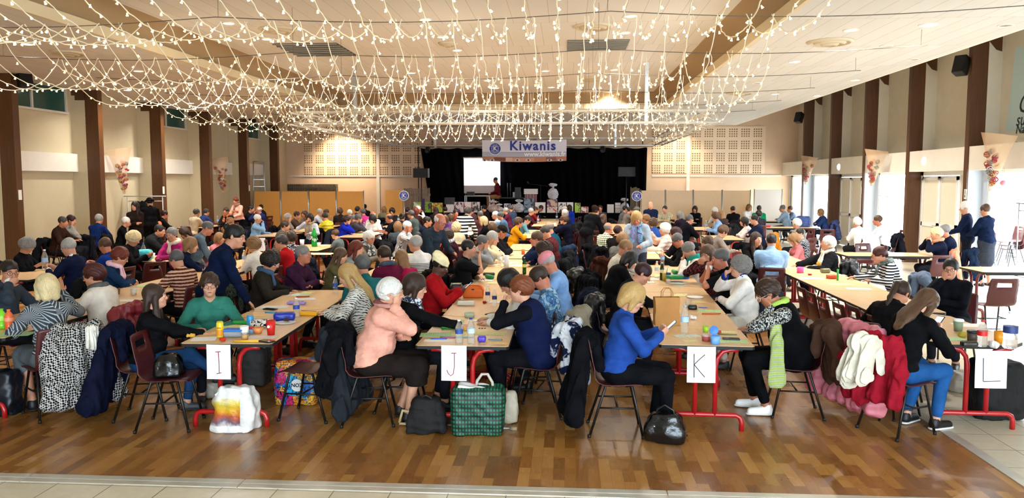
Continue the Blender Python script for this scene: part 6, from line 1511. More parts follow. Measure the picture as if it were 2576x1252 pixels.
for i, q in enumerate(FARP):
    ca, sa = math.cos(q['a']), math.sin(q['a']); who_ = short(q['o']['label']); used = 0
    order = CK[:]; rr.shuffle(order)
    for (u, v) in ((-.12, .47), (.15, .50), (.0, .62)):
        x, y = q['x']+ca*u-sa*v, q['y']+sa*u+ca*v
        if on_table(x, y, .12) and (u < .1 or rr.random() < .6 or q['y'] < 16):
            k, nm = order[used]; used += 1
            o = sheet(0, 0, .21, .15, k, None, q['rot']+rr.uniform(-14, 14), at=(x, y)); o['label'] = nm+(' sheet' if k == 'W' else ' bingo card')+' before the '+who_
    z = rr.random(); u, v = rr.choice((-.28, .27)), .40; x, y = q['x']+ca*u-sa*v, q['y']+sa*u+ca*v
    if on_table(x, y, .06) and z < .62:
        if z < .30: bottle(0, 0, .27, 'clear water bottle beside the '+who_, cap='#dfe6ee', band='#8fb0d8', at=(x, y))
        elif z < .45: cup(0, 0, .095, .04, '#e8e4da', 'white cup beside the '+who_, at=(x, y), taper=.75)
        else:
            c = rr.choice([('#2a4ab0', 'blue'), ('#b8242c', 'red'), ('#1d8a4c', 'green'), ('#7a4ab0', 'violet'), ('#18181c', 'black')])
            if 'genericcase' not in GEO: m = MB(); m.tube([(-.10, 0, .03), (-.085, 0, .03), (.085, 0, .03), (.10, 0, .03)], [.012, .03, .03, .012], 10); GEO['genericcase'] = m.mesh('pencil_case')
            tag(link('pencil_case', GEO['genericcase'], None, col(c[0]), (x, y, TZ), (0, 0, R_(rr.uniform(0, 180)))), c[1]+' tube pencil case by the '+who_, 'pencil case')
# things held in the hand
def held(q, off, name, me, mats, label, cat, rot=(0, 0, 0)):
    a = q['a']; s = q['s']; p = V3(*off)*s; ca, sa = math.cos(a), math.sin(a)
    o = link(name, me, None, mats, (q['x']+ca*p[0]-sa*p[1], q['y']+sa*p[0]+ca*p[1], p[2]), (rot[0], rot[1], a+rot[2])); return tag(o, label, cat)
def who(txt): return next(q for q in SEATS if txt in q['o']['label'])
m = MB(); m.box((-.036, -.075, -.004), (.036, .075, .004)); PHM = m.mesh('phone'); m = MB(); m.box((-.032, -.068, .004), (.032, .068, .0046)); SCR = m.mesh('screen')
M_SCRON = mat('lit_phone_screen', '#9fc8e8', .2, emit='#9fd0f4', estr=1.2)
for txt, lab, lit in (('royal blue sweater', 'dark phone held by the woman in royal blue', 1), ('cream beanie', 'phone held by the woman in the beanie', 1), ('hunched over a phone', 'phone held by the hunched girl', 1), ('bowed over his phone', 'phone held by the bowed man in black', 0)):
    o = held(who(txt), (0, .455, .955), 'phone', PHM, col('#101114', .3), lab, 'phone', (.75, 0, 0)); link('screen', SCR, o, M_SCRON if lit else mat('screen_glass', '#20242c', .08))
m = MB(); m.lathe([(0, 0), (.028, 0), (.036, .09), (.033, .09), (.026, .004), (0, .004)], n=18); CUPM = m.mesh('cup')
q = who('drinking from a white cup'); hc = q['g']['hc']+q['g']['hR']@V3(.02, .135, -.13); held(q, hc, 'cup', CUPM, col('#e8e2d8'), 'white plastic cup held to the mouth of the man in slate', 'cup', (.6, 0, 0))
q = who('biting into a sandwich'); hc = q['g']['hc']+q['g']['hR']@V3(0, .15, -.085)
fd = Field((-.09, -.06, -.06), (.09, .06, .06), .005); fd.rbox((0, 0, 0), (.06, .035, .030), rd=.02); fd.wob(.01, 40, 3); held(q, hc, 'wrapped_sandwich', fd.mesh('wrapped_sandwich'), mat('tissue_#e6e3de', '#e6e3de', .8), 'sandwich in white paper at the mouth of the man in black tee', 'sandwich')
# ------------------------------------------------------------------ coats on the chair backs of seated people
def wcoat(txt, color, kind, label, seed=0, dx=0, dy=0, **kw):
    q = who(txt); ca, sa = math.cos(q['a']), math.sin(q['a'])
    return coat(q['x']+ca*dx-sa*dy, q['y']+sa*dx+ca*dy, q['rot'], color, kind, label, seed, **kw)
wcoat('grey starburst', '#b9b4ae', 'long', 'houndstooth black and white coat hanging to the floor on a chair back', 1, pat='hound', c2='#0d0d10', dx=.12)
o = held(who('grey starburst'), (.18, -.43, .66), 'white_scarf', coat_mesh('short', 2), cloth('#e6dfd0'), 'cream scarf draped over the houndstooth coat', 'scarf'); o.scale = (.22, .35, .55); o.location.z = .38
wcoat('white sweater with black sleeves', '#7a1420', 'short', 'crimson coat bunched behind the white sweater woman', 3, puff=True); wcoat('leg crossed', '#0c1024', 'long', 'long midnight blue coat on the chair of the woman with crossed leg', 2)
wcoat('salmon pink jacket', '#0c0c10', 'mid', 'black coat on the chair of the pink jacket woman', 3); wcoat('copper haired woman with', '#c9ccd2', 'mid', 'grey white and navy jacket sliding off the copper haired woman\'s chair', 1, pat='floral', c2='#141c38', psc=.25)
wcoat('blue marbled blouse', '#8d8472', 'mid', 'beige grey coat on the chair of the blue marbled blouse', 2); wcoat('pink baseball cap', '#141826', 'mid', 'dark navy coat behind the pink cap person', 0)
wcoat('bowed over cards', '#10110f', 'mid', 'black parka with brown fur behind the bowed navy woman', 3, puff=True); wcoat('maroon patterned jacket', '#15151a', 'long', 'long black coat on the aisle side of the maroon patterned jacket', 1)
wcoat('deep teal sweater', '#1f2c45', 'mid', 'dark blue coat behind the balding man in teal', 2); wcoat('navy coat, back turned', '#2a1418', 'mid', 'dark wine coat at the aisle beyond the teal sweater', 0)
wcoat('royal blue sweater', '#08090d', 'long', 'long black wool coat hanging to the floor behind the royal blue sweater', 0, dx=-.02); wcoat('dark burgundy haired', '#0b0b0e', 'long', 'long black puffy coat on the second chair of row K', 1, puff=True)
wcoat('jet black hair', '#0a0a0d', 'long', 'long black coat behind the smooth jet black hair', 2); wcoat('cream knit', '#0d0d10', 'mid', 'black jacket behind the cream knit sweater', 3); wcoat('grey wool coat', '#3a1d14', 'mid', 'dark brown leather coat on a chair by the aisle', 1)
wcoat('speckled blouse', '#4a3328', 'mid', 'brown leather fur lined coat behind the speckled blouse woman', 2); wcoat('hunched over a phone', '#8c1424', 'mid', 'red and black jacket on the chair of the hunched girl', 1)
o = held(who('hunched over a phone'), (.10, -.20, .0), 'knitted_scarf', coat_mesh('short', 0), cloth('#cfc8b4'), 'cream knitted fringed scarf over the red jacket', 'scarf'); o.scale = (.38, 1.22, 1.0); o.location.z = .02
wcoat('blonde woman in white leaf', '#d8d4ca', 'short', 'white lined black jacket behind the long haired blonde', 3, pat='floral', c2='#16161a', psc=.2); wcoat('cream scarf, hand', '#14151c', 'mid', 'black coat behind the white haired woman with cream scarf', 1, puff=True)
wcoat('navy and white stripes and', '#5b6678', 'short', 'grey blue coat behind the striped sweater woman', 2); wcoat('yellow puffer', '#1d1a20', 'short', 'dark coat beneath the yellow puffer jacket', 0); wcoat('dark olive cardigan', '#3a4238', 'mid', 'green grey camouflage jacket behind the olive cardigan', 1, pat='floral', c2='#161a16')
wcoat('plum sweater', '#7a1a20', 'mid', 'red and black coat behind the plum sweater man', 2, pat='floral', c2='#17151a', psc=.2); wcoat('pale blonde old woman', '#dd8f72', 'mid', 'salmon coat trailing behind the pale blonde old woman', 3, dx=-.1, sc=.6); wcoat('grey balding man in navy', '#101c30', 'mid', 'navy coat over a chair near the standing couple', 1)
wcoat('navy and white with glasses', '#c97a24', 'mid', 'ochre orange coat behind the navy and white man', 2); wcoat('near the glass door', '#2c3f7a', 'mid', 'blue quilted coat by the glass door', 0, puff=True); wcoat('short brown haired man in black sweater', '#1c1a1c', 'mid', 'black leather coat beside the man in black by the screens', 1)
wcoat('old woman in a bright pink', '#5c5a60', 'mid', 'grey coat behind the old woman in pink', 3); wcoat('navy striped sweater, back', '#12141c', 'mid', 'black jacket on the chair of the navy striped sweater', 2); wcoat('brown jacket leaning', '#101114', 'long', 'long black coat on the chair of the brown jacket man', 1)
wcoat('white sweater by the window', '#e4e4ea', 'mid', 'white coat and green tied scarf on a chair by the window', 0); wcoat('black blouse' if False else 'charcoal with a patterned', '#15171c', 'mid', 'black coat behind the charcoal patterned scarf', 0); wcoat('burgundy cardigan', '#101014', 'mid', 'dark jacket behind the burgundy cardigan', 2)
cr = random.Random(21); HAS = set()
for o in list(COL.objects):
    if o.get('category') == 'coat': HAS.add((round(o.location.x, 1), round(o.location.y, 1)))
for q in SEATS:
    if q['lod'] >= 1 and q['chair'] and (round(q['x'], 1), round(q['y'], 1)) not in HAS:
        aisle = -.3 < q['x'] < .2 or .3 < q['x'] < 1.1
        if cr.random() < (.40 if aisle else .34):
            c, nm = cr.choice([('#0c0c10', 'black'), ('#11131c', 'dark navy'), ('#1b1614', 'dark brown'), ('#17191b', 'charcoal'), ('#232a38', 'slate')])
            coat(q['x'], q['y'], q['rot'], c, 'mid' if cr.random() < .6 else 'long', nm+' coat over the chair of the '+short(q['o']['label'], 8), cr.randrange(4))
q = who('speckled blouse'); fd = Field((-.42, .0, .30), (.02, .40, .92), .009); fd.cap((-.16, .20, .88), (-.24, .20, .72), .05, .055, k=.02); fd.cap((-.25, .20, .72), (-.27, .19, .38), .06, .085, k=.02, sq=((1, 0, 0), .4)); fd.wob(.012, 40, 3, (1, 1.6, .15)); q2 = link('scarf_end', fd.mesh('scarf_end'), q['o'], cloth('#b3bd55', 'stripe', '#8fa08a', 4))
# ------------------------------------------------------------------ vacant chairs
def vchair(px, py, z, rot, label, lod=1): x, y = atz(px, py, z); return chair(x, y, rot, label, lod, group='vacant maroon chairs')
x, y = atz(432, 1070, 0); CH1 = chair(x, y, -82, 'vacant maroon chair with a black handbag on its seat in front of the crossed leg', 0, group='vacant maroon chairs')
x2, y2 = atz(782, 1045, 0); CH2 = chair(x2, y2, 84, 'vacant maroon chair with a dark grey jacket beside the colourful shopping bag', 0, group='vacant maroon chairs'); coat(x2, y2, 84, '#202428', 'long', 'dark grey jacket hanging on the vacant chair by the shopping bag', 3)
for i, (px, py, lab) in enumerate(((2019, 748, 'farthest'), (2044, 762, 'second farthest'), (2074, 777, 'third farthest'), (2113, 792, 'third nearest'), (2150, 800, 'second nearest'), (2190, 822, 'nearest'))):
    x, y = atz(px, py, .70); chair(x+.22, y, -90, 'vacant maroon chair pushed under the long table, %s of the six in line' % lab, 1, group='vacant maroon chairs')
x, y = atz(2524, 735, .65); chair(x, y+.25, 4, 'vacant maroon chair seen from behind at the bright doorway table', 0, group='vacant maroon chairs')
for (px, py, rot, lab, lod) in ((71, 577, 100, 'vacant maroon chair against the nearest brown pillar', 1), (463, 556, 170, 'vacant maroon chair in the pillar niche behind the coat rack people', 2), (482, 562, 150, 'second vacant maroon chair in the niche, closer to the beige cardigan', 2), (1775, 542, 190, 'vacant maroon chair before the overexposed wooden screens, left one', 2), (1822, 539, 175, 'vacant maroon chair before the overexposed wooden screens, right one', 2), (2250, 593, 95, 'vacant maroon chair facing the white haired window sitters', 1), (2085, 592, 170, 'vacant maroon chair with coats by the navy jacket', 2), (2020, 590, 100, 'vacant maroon chair between the window tables', 2), (2190, 633, 200, 'vacant maroon chair behind the striped sweater woman', 1), (2350, 660, 10, 'vacant maroon chair behind the black haired woman with glasses', 1), (2458, 612, 90, 'vacant maroon chair beside the standing couple', 1), (776, 702, 100, 'vacant maroon chair behind the plum sweater man', 1), (232, 760, 90, 'vacant maroon chair between the tables of the window side', 1), (370, 680, 60, 'vacant maroon chair with a green black bag, beside the turquoise bag', 1), (1500, 650, -90, 'vacant maroon chair hung with brown leather at the aisle', 1), (826, 700, 60, 'vacant maroon chair by the green lemonade table', 1), (1878, 690, 80, 'vacant maroon chair behind the curly woman in white', 1)):
    x, y = {459: (-11.95, 24.5), 463: (-11.95, 24.5), 482: (-11.3, 24.2), 71: (-11.7, 17.1)}.get(px) or atz(px, py, .68); chair(x, y, rot, lab, lod, group='vacant maroon chairs')
x, y = atz(2545, 640, .3); c0 = x
for k in range(3):
    c = chair(x, y+.06*k, 95, ['lowest', 'middle', 'topmost'][k]+' maroon chair of the stack by the bright doorway', 1, group='stacked chairs by the doorway'); c.location.z = .09*k
CH3 = chair(x-.55, y+.35, 120, 'vacant maroon chair next to the stack by the bright doorway', 1, group='vacant maroon chairs')
# ------------------------------------------------------------------ bags on the floor and on chairs
def sack(px, py, w, d, h, mt, label, name, ang=0, seed=1, cat='bag', z=0, wob=.012, res=.011, taper=1.0, flop=0, at=None):
    x, y = at or atz(px, py, z); fd = Field((-w*.75, -d*.8, -.01), (w*.75, d*.8, h*1.25), res)
    for k in range(5):
        t = k/4; s = 1-(1-taper)*t; fd.rbox((flop*t, 0, .06+t*(h-.12)), (w/2*s, d/2*s, .07+h*.06), rd=min(w, d)*.22, k=.03)
    fd.rbox((0, 0, -.05), (w, w, .05), k=.002, op='sub'); fd.wob(wob, 13, seed, (1, 1, .8)); fd.wob(wob*.5, 34, seed+2)
    return tag(link(name, fd.mesh(name), None, mt, (x, y, z+.001), (0, 0, R_(ang))), label, cat)
def print_mat(name, stops, base, sc, zlo, zhi):
    n = NT(name); v = n.coord('Object'); f = n.noise(v, sc, 4, .6, .8); s = n.node('ShaderNodeSeparateXYZ'); n.link(v, s.inputs[0])
    g = n.math('MULTIPLY', n.math('GREATER_THAN', s.outputs['Z'], zlo), n.math('LESS_THAN', s.outputs['Z'], zhi)); g = n.math('MULTIPLY', g, n.math('LESS_THAN', s.outputs['Y'], .0)); g = n.math('MULTIPLY', g, n.math('LESS_THAN', s.outputs['X'], .07))
    zz = n.math('ADD', n.math('MULTIPLY', s.outputs['Z'], 2.6), n.math('MULTIPLY', f, .35)); n.color(n.mix(g, base, n.ramp(zz, stops))); n.setin('Roughness', .4); n.bump(n.noise(v, 18, 4), .6, .02); return n.m
b_ = sack(597, 1078, .36, .24, .36, print_mat('sunset_print', [(.30, '#dcd6cc'), (.42, '#6a5666'), (.55, '#b8542a'), (.68, '#d8a028'), (.85, '#c9b440'), (1, '#dcd6cc')], '#dcdad6', 9, .06, .30), 'white plastic carrier bag printed with a yellow sunset before sign I', 'carrier_bag', 4, 5, wob=.022, taper=.86)
m = MB(); m.sheet([[(-.15+.3*u, -.1+.02*math.sin(u*9), .33+.07*math.sin(u*3.1)*(1-.3*u)) for u in np.linspace(0, 1, 9)], [(-.15+.3*u, -.06+.02*math.cos(u*7), .27) for u in np.linspace(0, 1, 9)]]); m.build('bag_opening', col('#e6e4e0', .5), b_)
n = NT('tropical_print'); v = n.coord('Object'); f = n.noise(v, 13, 3, .6, 2.5); vo = n.node('ShaderNodeTexVoronoi'); vo.inputs['Scale'].default_value = 11; n.link(v, vo.inputs['Vector'])
s_ = n.node('ShaderNodeSeparateColor'); n.link(vo.outputs['Color'], s_.inputs[0]); n.color(n.mix(n.ramp(n.noise(v, 26, 3, .7, 3), [(.46, '#000000'), (.5, '#ffffff')]), '#12132a', n.ramp(s_.outputs[0], [(0, '#1a6fc4'), (.2, '#e8962a'), (.4, '#d8286a'), (.6, '#2aa8d8'), (.8, '#f0b83a'), (1, '#c43a7a')], 'CONSTANT'))); n.setin('Roughness', .35)
b_ = sack(750, 1012, .40, .20, .40, n.m, 'shopping bag with a tropical leaf print reading NOZ under table I', 'shopping_bag', 2, 2, wob=.006)
m = MB(); m.lathe([(0, 0), (.06, 0)], n=20); q = m.build('logo_patch', col('#e4e0d6'), b_); q.location = (.03, -.118, .20); q.rotation_euler = (math.pi/2, 0, 0)
t = text_mesh('logo_word', 'NOZ', .050, col('#17203f'), b_, bold=.0012); t.location = (.03, -.122, .20); t.rotation_euler = (math.pi/2, 0, 0)
b_ = sack(1073, 1085, .34, .18, .27, mat('black_canvas', '#0c0b0b', .8, bump=(40, .4, .01)), 'black soft handbag on the floor left of the green plaid shopper', 'handbag', 3, 3, taper=.74)
m = MB(); m.tube([(-.05, -.02, .24), (-.045, -.02, .30), (.0, -.02, .325), (.045, -.02, .30), (.05, -.02, .24)], .009, 6); m.build('handle', col('#0c0b0b'), b_); m = MB(); m.lathe([(0, 0), (.018, 0), (.02, .006), (0, .008)], n=12); q = m.build('buckle', col('#d8cfa0', .3), b_); q.location = (-.07, -.06, .25); q.rotation_euler = (math.pi/2, 0, 0)
n = NT('green_plaid'); v = n.coord('Object'); a_ = n.ramp(n.wave(v, 9, 'Z'), [(.35, '#000000'), (.6, '#ffffff')]); d_ = n.ramp(n.wave(v, 12, 'X'), [(.35, '#000000'), (.6, '#ffffff')]); n.color(n.mix(n.math('MULTIPLY', a_, d_), n.mix(n.math('MAXIMUM', a_, d_), '#07140f', '#0b2a1e'), '#12704e')); n.setin('Roughness', .55)
b_ = sack(1203, 1087, .43, .22, .37, n.m, 'dark green plaid shopping bag overflowing with white paper', 'shopping_bag', 2, 6, wob=.008, taper=1.04)
m = MB(); m.tube([(-.02, .03, .34), (-.01, .03, .44), (.03, .03, .50), (.08, .03, .50), (.12, .03, .43), (.13, .03, .34)], .013, 8); m.build('handle', col('#b9b2a2', .6), b_)
x, y = b_.location.x, b_.location.y; fd = Field((-.22, -.12, -.02), (.22, .12, .14), .008); fd.rbox((0, 0, .045), (.17, .07, .03), np.array(Euler((0, .12, .05)).to_matrix()), rd=.01); fd.wob(.018, 26, 4); tag(link('paper_bundle', fd.mesh('paper_bundle', 0), None, mat('tissue_#e6e3de', '#e6e3de', .8), (x, y, .33)), 'crumpled white paper bag on top of the green plaid shopper', 'paper')
sack(1284, 1060, .12, .14, .26, mat('beige_leather', '#a79c86', .5, bump=(20, .4, .02)), 'slouchy beige bag behind the green plaid shopper', 'handbag', 8, 4, taper=.8)
b_ = sack(1672, 1108, .34, .20, .22, mat('black_patent', '#0a0a0b', .22, spec=.6, bump=(14, .4, .02)), 'shiny black leather handbag under sign K', 'handbag', -12, 7, taper=.7)
m = MB(); m.tube([(-.07, -.03, .19), (-.06, -.03, .27), (.0, -.03, .31), (.07, -.03, .27), (.08, -.03, .19)], .010, 8); m.build('handle', col('#0b0b0c', .3), b_)
for u in (-.08, .06): m = MB(); m.lathe([(0, 0), (.010, 0), (.008, .006), (0, .008)], n=10); q = m.build('stud', M_ALU, b_); q.location = (u, -.085, .14); q.rotation_euler = (math.pi/2, 0, 0)
sack(0, 0, .22, .17, .17, mat('black_patent', '#0a0a0b'), 'small glossy black handbag lying on the seat of a vacant chair', 'handbag', 10, 5, z=.452, at=(CH1.location.x-.0, CH1.location.y), taper=.7)
sack(15, 1040, .24, .2, .38, mat('dark_navy_bag', '#0e131c', .4), 'dark bag on the floor at the far left edge', 'handbag', 0, 8); sack(538, 1000, .22, .16, .14, mat('pale_plastic', '#b9b0a2', .4), 'pale plastic bag on the floor behind sign I', 'plastic_bag', 0, 9); sack(640, 965, .30, .3, .38, mat('grey_bag', '#3a3835', .7), 'dark grey bag under table I', 'handbag', 0, 3)
sack(2500, 1045, .42, .35, .48, mat('black_canvas', '#0c0b0b'), 'large black bag under sign L', 'handbag', 0, 2); sack(1170, 1010, .18, .14, .24, mat('brown_leather', '#5a2410', .35), 'brown leather handbag under sign J', 'handbag', 0, 11); sack(2425, 980, .34, .3, .16, mat('pale_plastic', '#b9b0a2'), 'white plastic bag on the tiles behind sign L', 'plastic_bag', 0, 12)
sack(2415, 690, .36, .26, .16, mat('black_patent', '#0a0a0b'), 'black handbag lying on the doorway table', 'handbag', 0, 13, z=TZ, at=(7.75, 12.95)); sack(0, 0, .42, .3, .24, mat('dark_cloth_bag', '#20201e', .8), 'dark green black rucksack on the chair beside the turquoise bag', 'rucksack', 0, 4, z=.452, at=atz(370, 690, .5))
sack(1955, 640, .30, .22, .36, mat('red_leather', '#7a1c22', .45), 'dark red handbag hanging behind the taupe sweater', 'handbag', 0, 14, at=atz(1850, 652, .2)); sack(0, 0, .4, .3, .3, mat('navy_rucksack', '#2a3c6a', .7), 'blue and white rucksack on the table by the navy jacket', 'rucksack', 0, 3, z=TZ, at=(7.3, 24.9))
# crutch lying across the floor beneath sign J
x0, y0 = atz(1005, 1062, .03); x1, y1 = atz(1298, 1078, .03); r = empty('crutch', (x0, y0, .03), math.atan2(y1-y0, x1-x0), 'crutch with a cream grip lying on the floor under sign J', 'crutch'); L = math.hypot(x1-x0, y1-y0)
m = MB(); m.tube([(.05, 0, 0), (L, 0, 0)], .011, 8); m.build('shaft', M_ALU, r); m = MB(); m.tube([(L-.05, 0, 0), (L+.01, 0, 0)], .018, 8); m.build('rubber_foot', col('#8a7550'), r)
m = MB(); m.tube([(.0, 0, -.01), (.14, 0, -.01), (.13, 0, .10), (.03, 0, .11), (.0, 0, .0)], .013, 8, closed=False); m.build('grip', col('#cdb98a', .5), r)
# pink puffer on the chair behind the hunched girl
x, y = atz(2195, 985, .2); c_ = chair(x+.12, y+.02, -70, 'maroon chair buried under the pink puffer coat', 1, group='vacant maroon chairs'); coat(x+.12, y+.02, -70, '#c9707c', 'long', 'long rose pink puffer coat draped over a chair behind the brown leather coat', 2, puff=True, sc=1.1)
# coat racks
def rack(x, y, w, label, cm=M_ALU, ang=0, h=1.75):
    r = empty('coat_rack', (x, y, 0), R_(ang), label, 'coat rack')
    m = MB()
    for s in (-1, 1): m = MB(); m.tube([(s*w/2, 0, .06), (s*w/2, 0, h)], .014, 8); m.tube([(s*w/2, -.25, .05), (s*w/2, .25, .05)], .014, 8); m.build('post', cm, r)
    for e, zz, rr_ in ((.1, h, .014), (0, h-.14, .010), (0, .3, .012)): m = MB(); m.tube([(-w/2-e, 0, zz), (w/2+e, 0, zz)], rr_, 8); m.build('rail', cm, r)
    return r
r1 = rack(-12.2, 22.1, 1.0, 'silver coat rack between two brown pillars behind the standing pair', ang=6, h=1.72)
def hang(x, y, z, ang, c, label, s=1.0, seed=3):
    fd = Field((-.32, -.14, -1.0), (.32, .14, .14), .014); fd.cap((-.17, 0, -.06), (.17, 0, -.06), .055, k=.03, sq=((0, 1, 0), .8)); fd.cap((0, 0, -.1), (0, 0, -.75), .19, .20, k=.05, sq=((0, 1, 0), .35))
    for q in (-1, 1): fd.cap((q*.20, 0, -.08), (q*.25, 0, -.60), .055, .05, k=.02)
    fd.wob(.012, 12, seed, (1, 1, .3)); o = link('coat', fd.mesh('coat'), None, cloth(c), (x, y, z), (0, 0, R_(ang))); m = MB(); m.tube([(0, 0, -.03), (0, 0, .05), (.02, 0, .08), (.03, 0, .05)], .004, 6); m.build('hanger_hook', M_ALU, o); return tag(o, label, 'coat')
X, Y = r1.location.x, r1.location.y; hang(X-.22, Y, 1.50, 96, '#0b0b0d', 'black coat hanging at the left end of the silver coat rack', seed=4); hang(X-.05, Y+.02, 1.50, 60, '#101013', 'second black coat on the silver coat rack')
rack(8.72, 22.4, .9, 'pale coat rack glowing in front of the middle window', M_WHITE, 80, 1.75); rack(8.8, 15.6, .9, 'pale coat rack in front of the nearest bright window', M_ALU, 86, 1.72)
# ladder in the left niche
x, y = aty(652, 470, 31.2); r = empty('step_ladder', (x, 31.2, 0), R_(20), 'aluminium step ladder in the last niche before the back wall', 'ladder')
for s in (-1, 1):
    m = MB(); m.tube([(s*.26, -.45, 0), (s*.20, .0, 2.35), (s*.20, .0, 2.95)], .022, 6); m.build('rail', M_ALU, r); m = MB(); m.tube([(s*.28, .55, 0), (s*.20, .02, 2.3)], .02, 6); m.build('rear_leg', M_ALU, r)
for k in range(8): m = MB(); m.box((-.23, -.45+.055*k+.0, .28*(k+1)-.02), (.23, -.36+.055*k, .28*(k+1))); m.build('tread', M_ALU, r)
m = MB(); m.tube([(-.2, 0, 2.95), (.2, 0, 2.95)], .02, 6); m.build('top_bar', M_ALU, r)
# wall mounted loudspeakers
def wspk(px, py, X_, ang, tilt, lab, s=1.0):
    y, z = atx(px, py, X_); r = empty('wall_speaker', (X_, y, z), 0, lab, 'speaker'); fd = Field((-.2, -.2, -.26), (.2, .2, .26), .02); fd.rbox((0, 0, 0), (.13*s, .12*s, .20*s), rd=.02)
    q = link('cabinet', fd.mesh('cabinet'), r, M_BLACK, rot=(R_(tilt), 0, R_(ang))); m = MB(); m.tube([(0, 0, 0), (.06 if X_ > 0 else -.06, .1, .12), (.14 if X_ > 0 else -.14, .16, .02)], .012, 6); m.build('bracket', M_BLACK, r); return r
wspk(2418, 165, 8.82, -50, -20, 'black loudspeaker bracketed to the second tall pillar on the bright side', 1.05); wspk(2010, 296, 8.8, -50, -20, 'black loudspeaker bracketed to a far pillar on the bright side')
wspk(62, 200, -11.9, 50, -18, 'black loudspeaker on the nearest brown pillar under the fairy lights', 1.05); wspk(632, 296, -11.9, 50, -18, 'black loudspeaker on the pillar before the last high window')
# round lights on the beam boxes, number plates on the pillars
for px, py, lab in ((2324, 405, 'nearer'), (2110, 420, 'farther')):
    y, z = atx(px, py, 9.02); m = MB(); m.lathe([(0, .05), (.07, .045), (.10, .02), (.105, 0)], n=20, ax=Matrix.Rotation(-math.pi/2, 3, 'Y')); tag(m.build('bulkhead_light', noemis(mat('bulkhead', '#ffffff', .4, emit='#ffffff', estr=1.6)), None, (9.03, y, z)), 'round white wall light above a pair of doors, '+lab, 'wall light')
def plate(px, py, X_, txt, lab):
    y, z = atx(px, py, X_); m = MB(); s = -1 if X_ > 0 else 1; m.box((0, -.05, -.11), (.012, .05, .11)); o = m.build('number_plate', col('#dcd8cc'), None, (X_-(.012 if X_ > 0 else 0), y, z)); tag(o, lab, 'sign')
    if txt:
        for i, ch in enumerate(txt): t = text_mesh('number', ch, .10, col('#2a1a10'), o); t.location = ((-.003 if X_ > 0 else .015), 0, .045-.09*i); t.rotation_euler = (math.pi/2, 0, -math.pi/2 if X_ > 0 else math.pi/2)
plate(2429, 488, 9.0, '26', 'small plate with two digits on the tall pillar beside the standing couple'); plate(2166, 479, 9.0, '', 'small pale plate on the pillar left of the middle window'); plate(50, 490, XL, '', 'small white plate on the nearest left pillar'); plate(411, 478, XL, '', 'small white plate on the pillar beside the black hat'); plate(627, 473, XL, '', 'small plate on the pillar by the ladder')
# flower nets hung on the beam boxes
M_NET = noemis(mat('net_gauze', '#d9b48e', .8, alpha=.62)); RC = ['#b3202c', '#8e8a86', '#a8502a', '#b58a4a', '#9a3a44', '#c9c2bb']
def net(px, py, X_, h, lab, side):
    X_ += .30*side; y, z = atx(px, py, X_); r = empty('flower_net', (X_, y, z), R_(-side*50), lab, 'decoration'); g = []
    for v in np.linspace(0, 1, 9):
        wd = (1-v)*.62+.03; rr_ = []
        for u in np.linspace(0, 1, 9): rr_.append((side*(.03+.16*math.sin(u*math.pi)*(1-v*.8)), (-.5+u)*wd+.10*v+(.02*math.sin(9*u+5*v)), h*(.45-v)+.10*(1-v)*(u-.5)))
        g.append(rr_)
    m = MB(); m.sheet(g); m.build('gauze', M_NET, r); rs = random.Random(int(px)); w_ = Matrix.Rotation(R_(side*50), 3, 'Z') @ Vector((-side*(.36 if side < 0 else .50), 0, 0))
    m = MB(); m.tube([(.0, 0, h*.45), (w_.x, w_.y, h*.30)], .006, 4); m.tube([(.0, 0, -h*.2), (w_.x, w_.y, -h*.15)], .006, 4); m.build('cord', M_NET, r)
    for i in range(22):
        v = .30+.6*(i/22); wd = (1-v)*.58; u = rs.uniform(-.45, .45)
        m = MB(); c = (side*rs.uniform(.05, .13), u*wd+.10*v, h*(.45-v)); rr2 = rs.uniform(.045, .065)
        for q in range(5):
            a = rs.uniform(0, 3.14); b = rs.uniform(0, 3.14); ax = Vector((math.sin(a)*math.cos(b), math.sin(a)*math.sin(b), math.cos(a))); e = ax.orthogonal().normalized(); f = ax.cross(e)
            m.tube([Vector(c)+(e*math.cos(t)+f*math.sin(t))*rr2 for t in np.linspace(0, 6.283, 10)[:-1]], .007, 4, closed=True)
        m.build('wicker_ball', col(RC[i % 6], .7), r)
    return r
net(2512, 402, 9.0, 1.15, 'net cone of red and gold wicker balls on the nearest beam box, bright side', -1); net(2205, 418, 9.0, 1.0, 'net cone of pink wicker balls on the beam box over the middle window', -1); net(2036, 425, 9.0, 1.0, 'net cone of red wicker balls on the farthest decorated beam box', -1)
net(300, 425, XLW+.15, 1.25, 'net cone of brown and red wicker balls on the left wall between the first pillars', 1); net(552, 436, XLW+.15, 1.25, 'net cone of wicker balls on the left wall beside the fourth pillar', 1)
y, z = atx(2530, 460, 8.95); fd = Field((-.1,)*3, (.1,)*3, .01); fd.ell((0, 0, 0), (.06, .06, .06)); hb = tag(link('hanging_ball', fd.mesh('ball'), None, col('#d88a94'), (8.9, y, z)), 'small pink ball hanging below the nearest flower net', 'decoration'); m = MB(); m.tube([(0, 0, .05), (.02, 0, .6)], .003, 4); m.build('string', M_NET, hb)
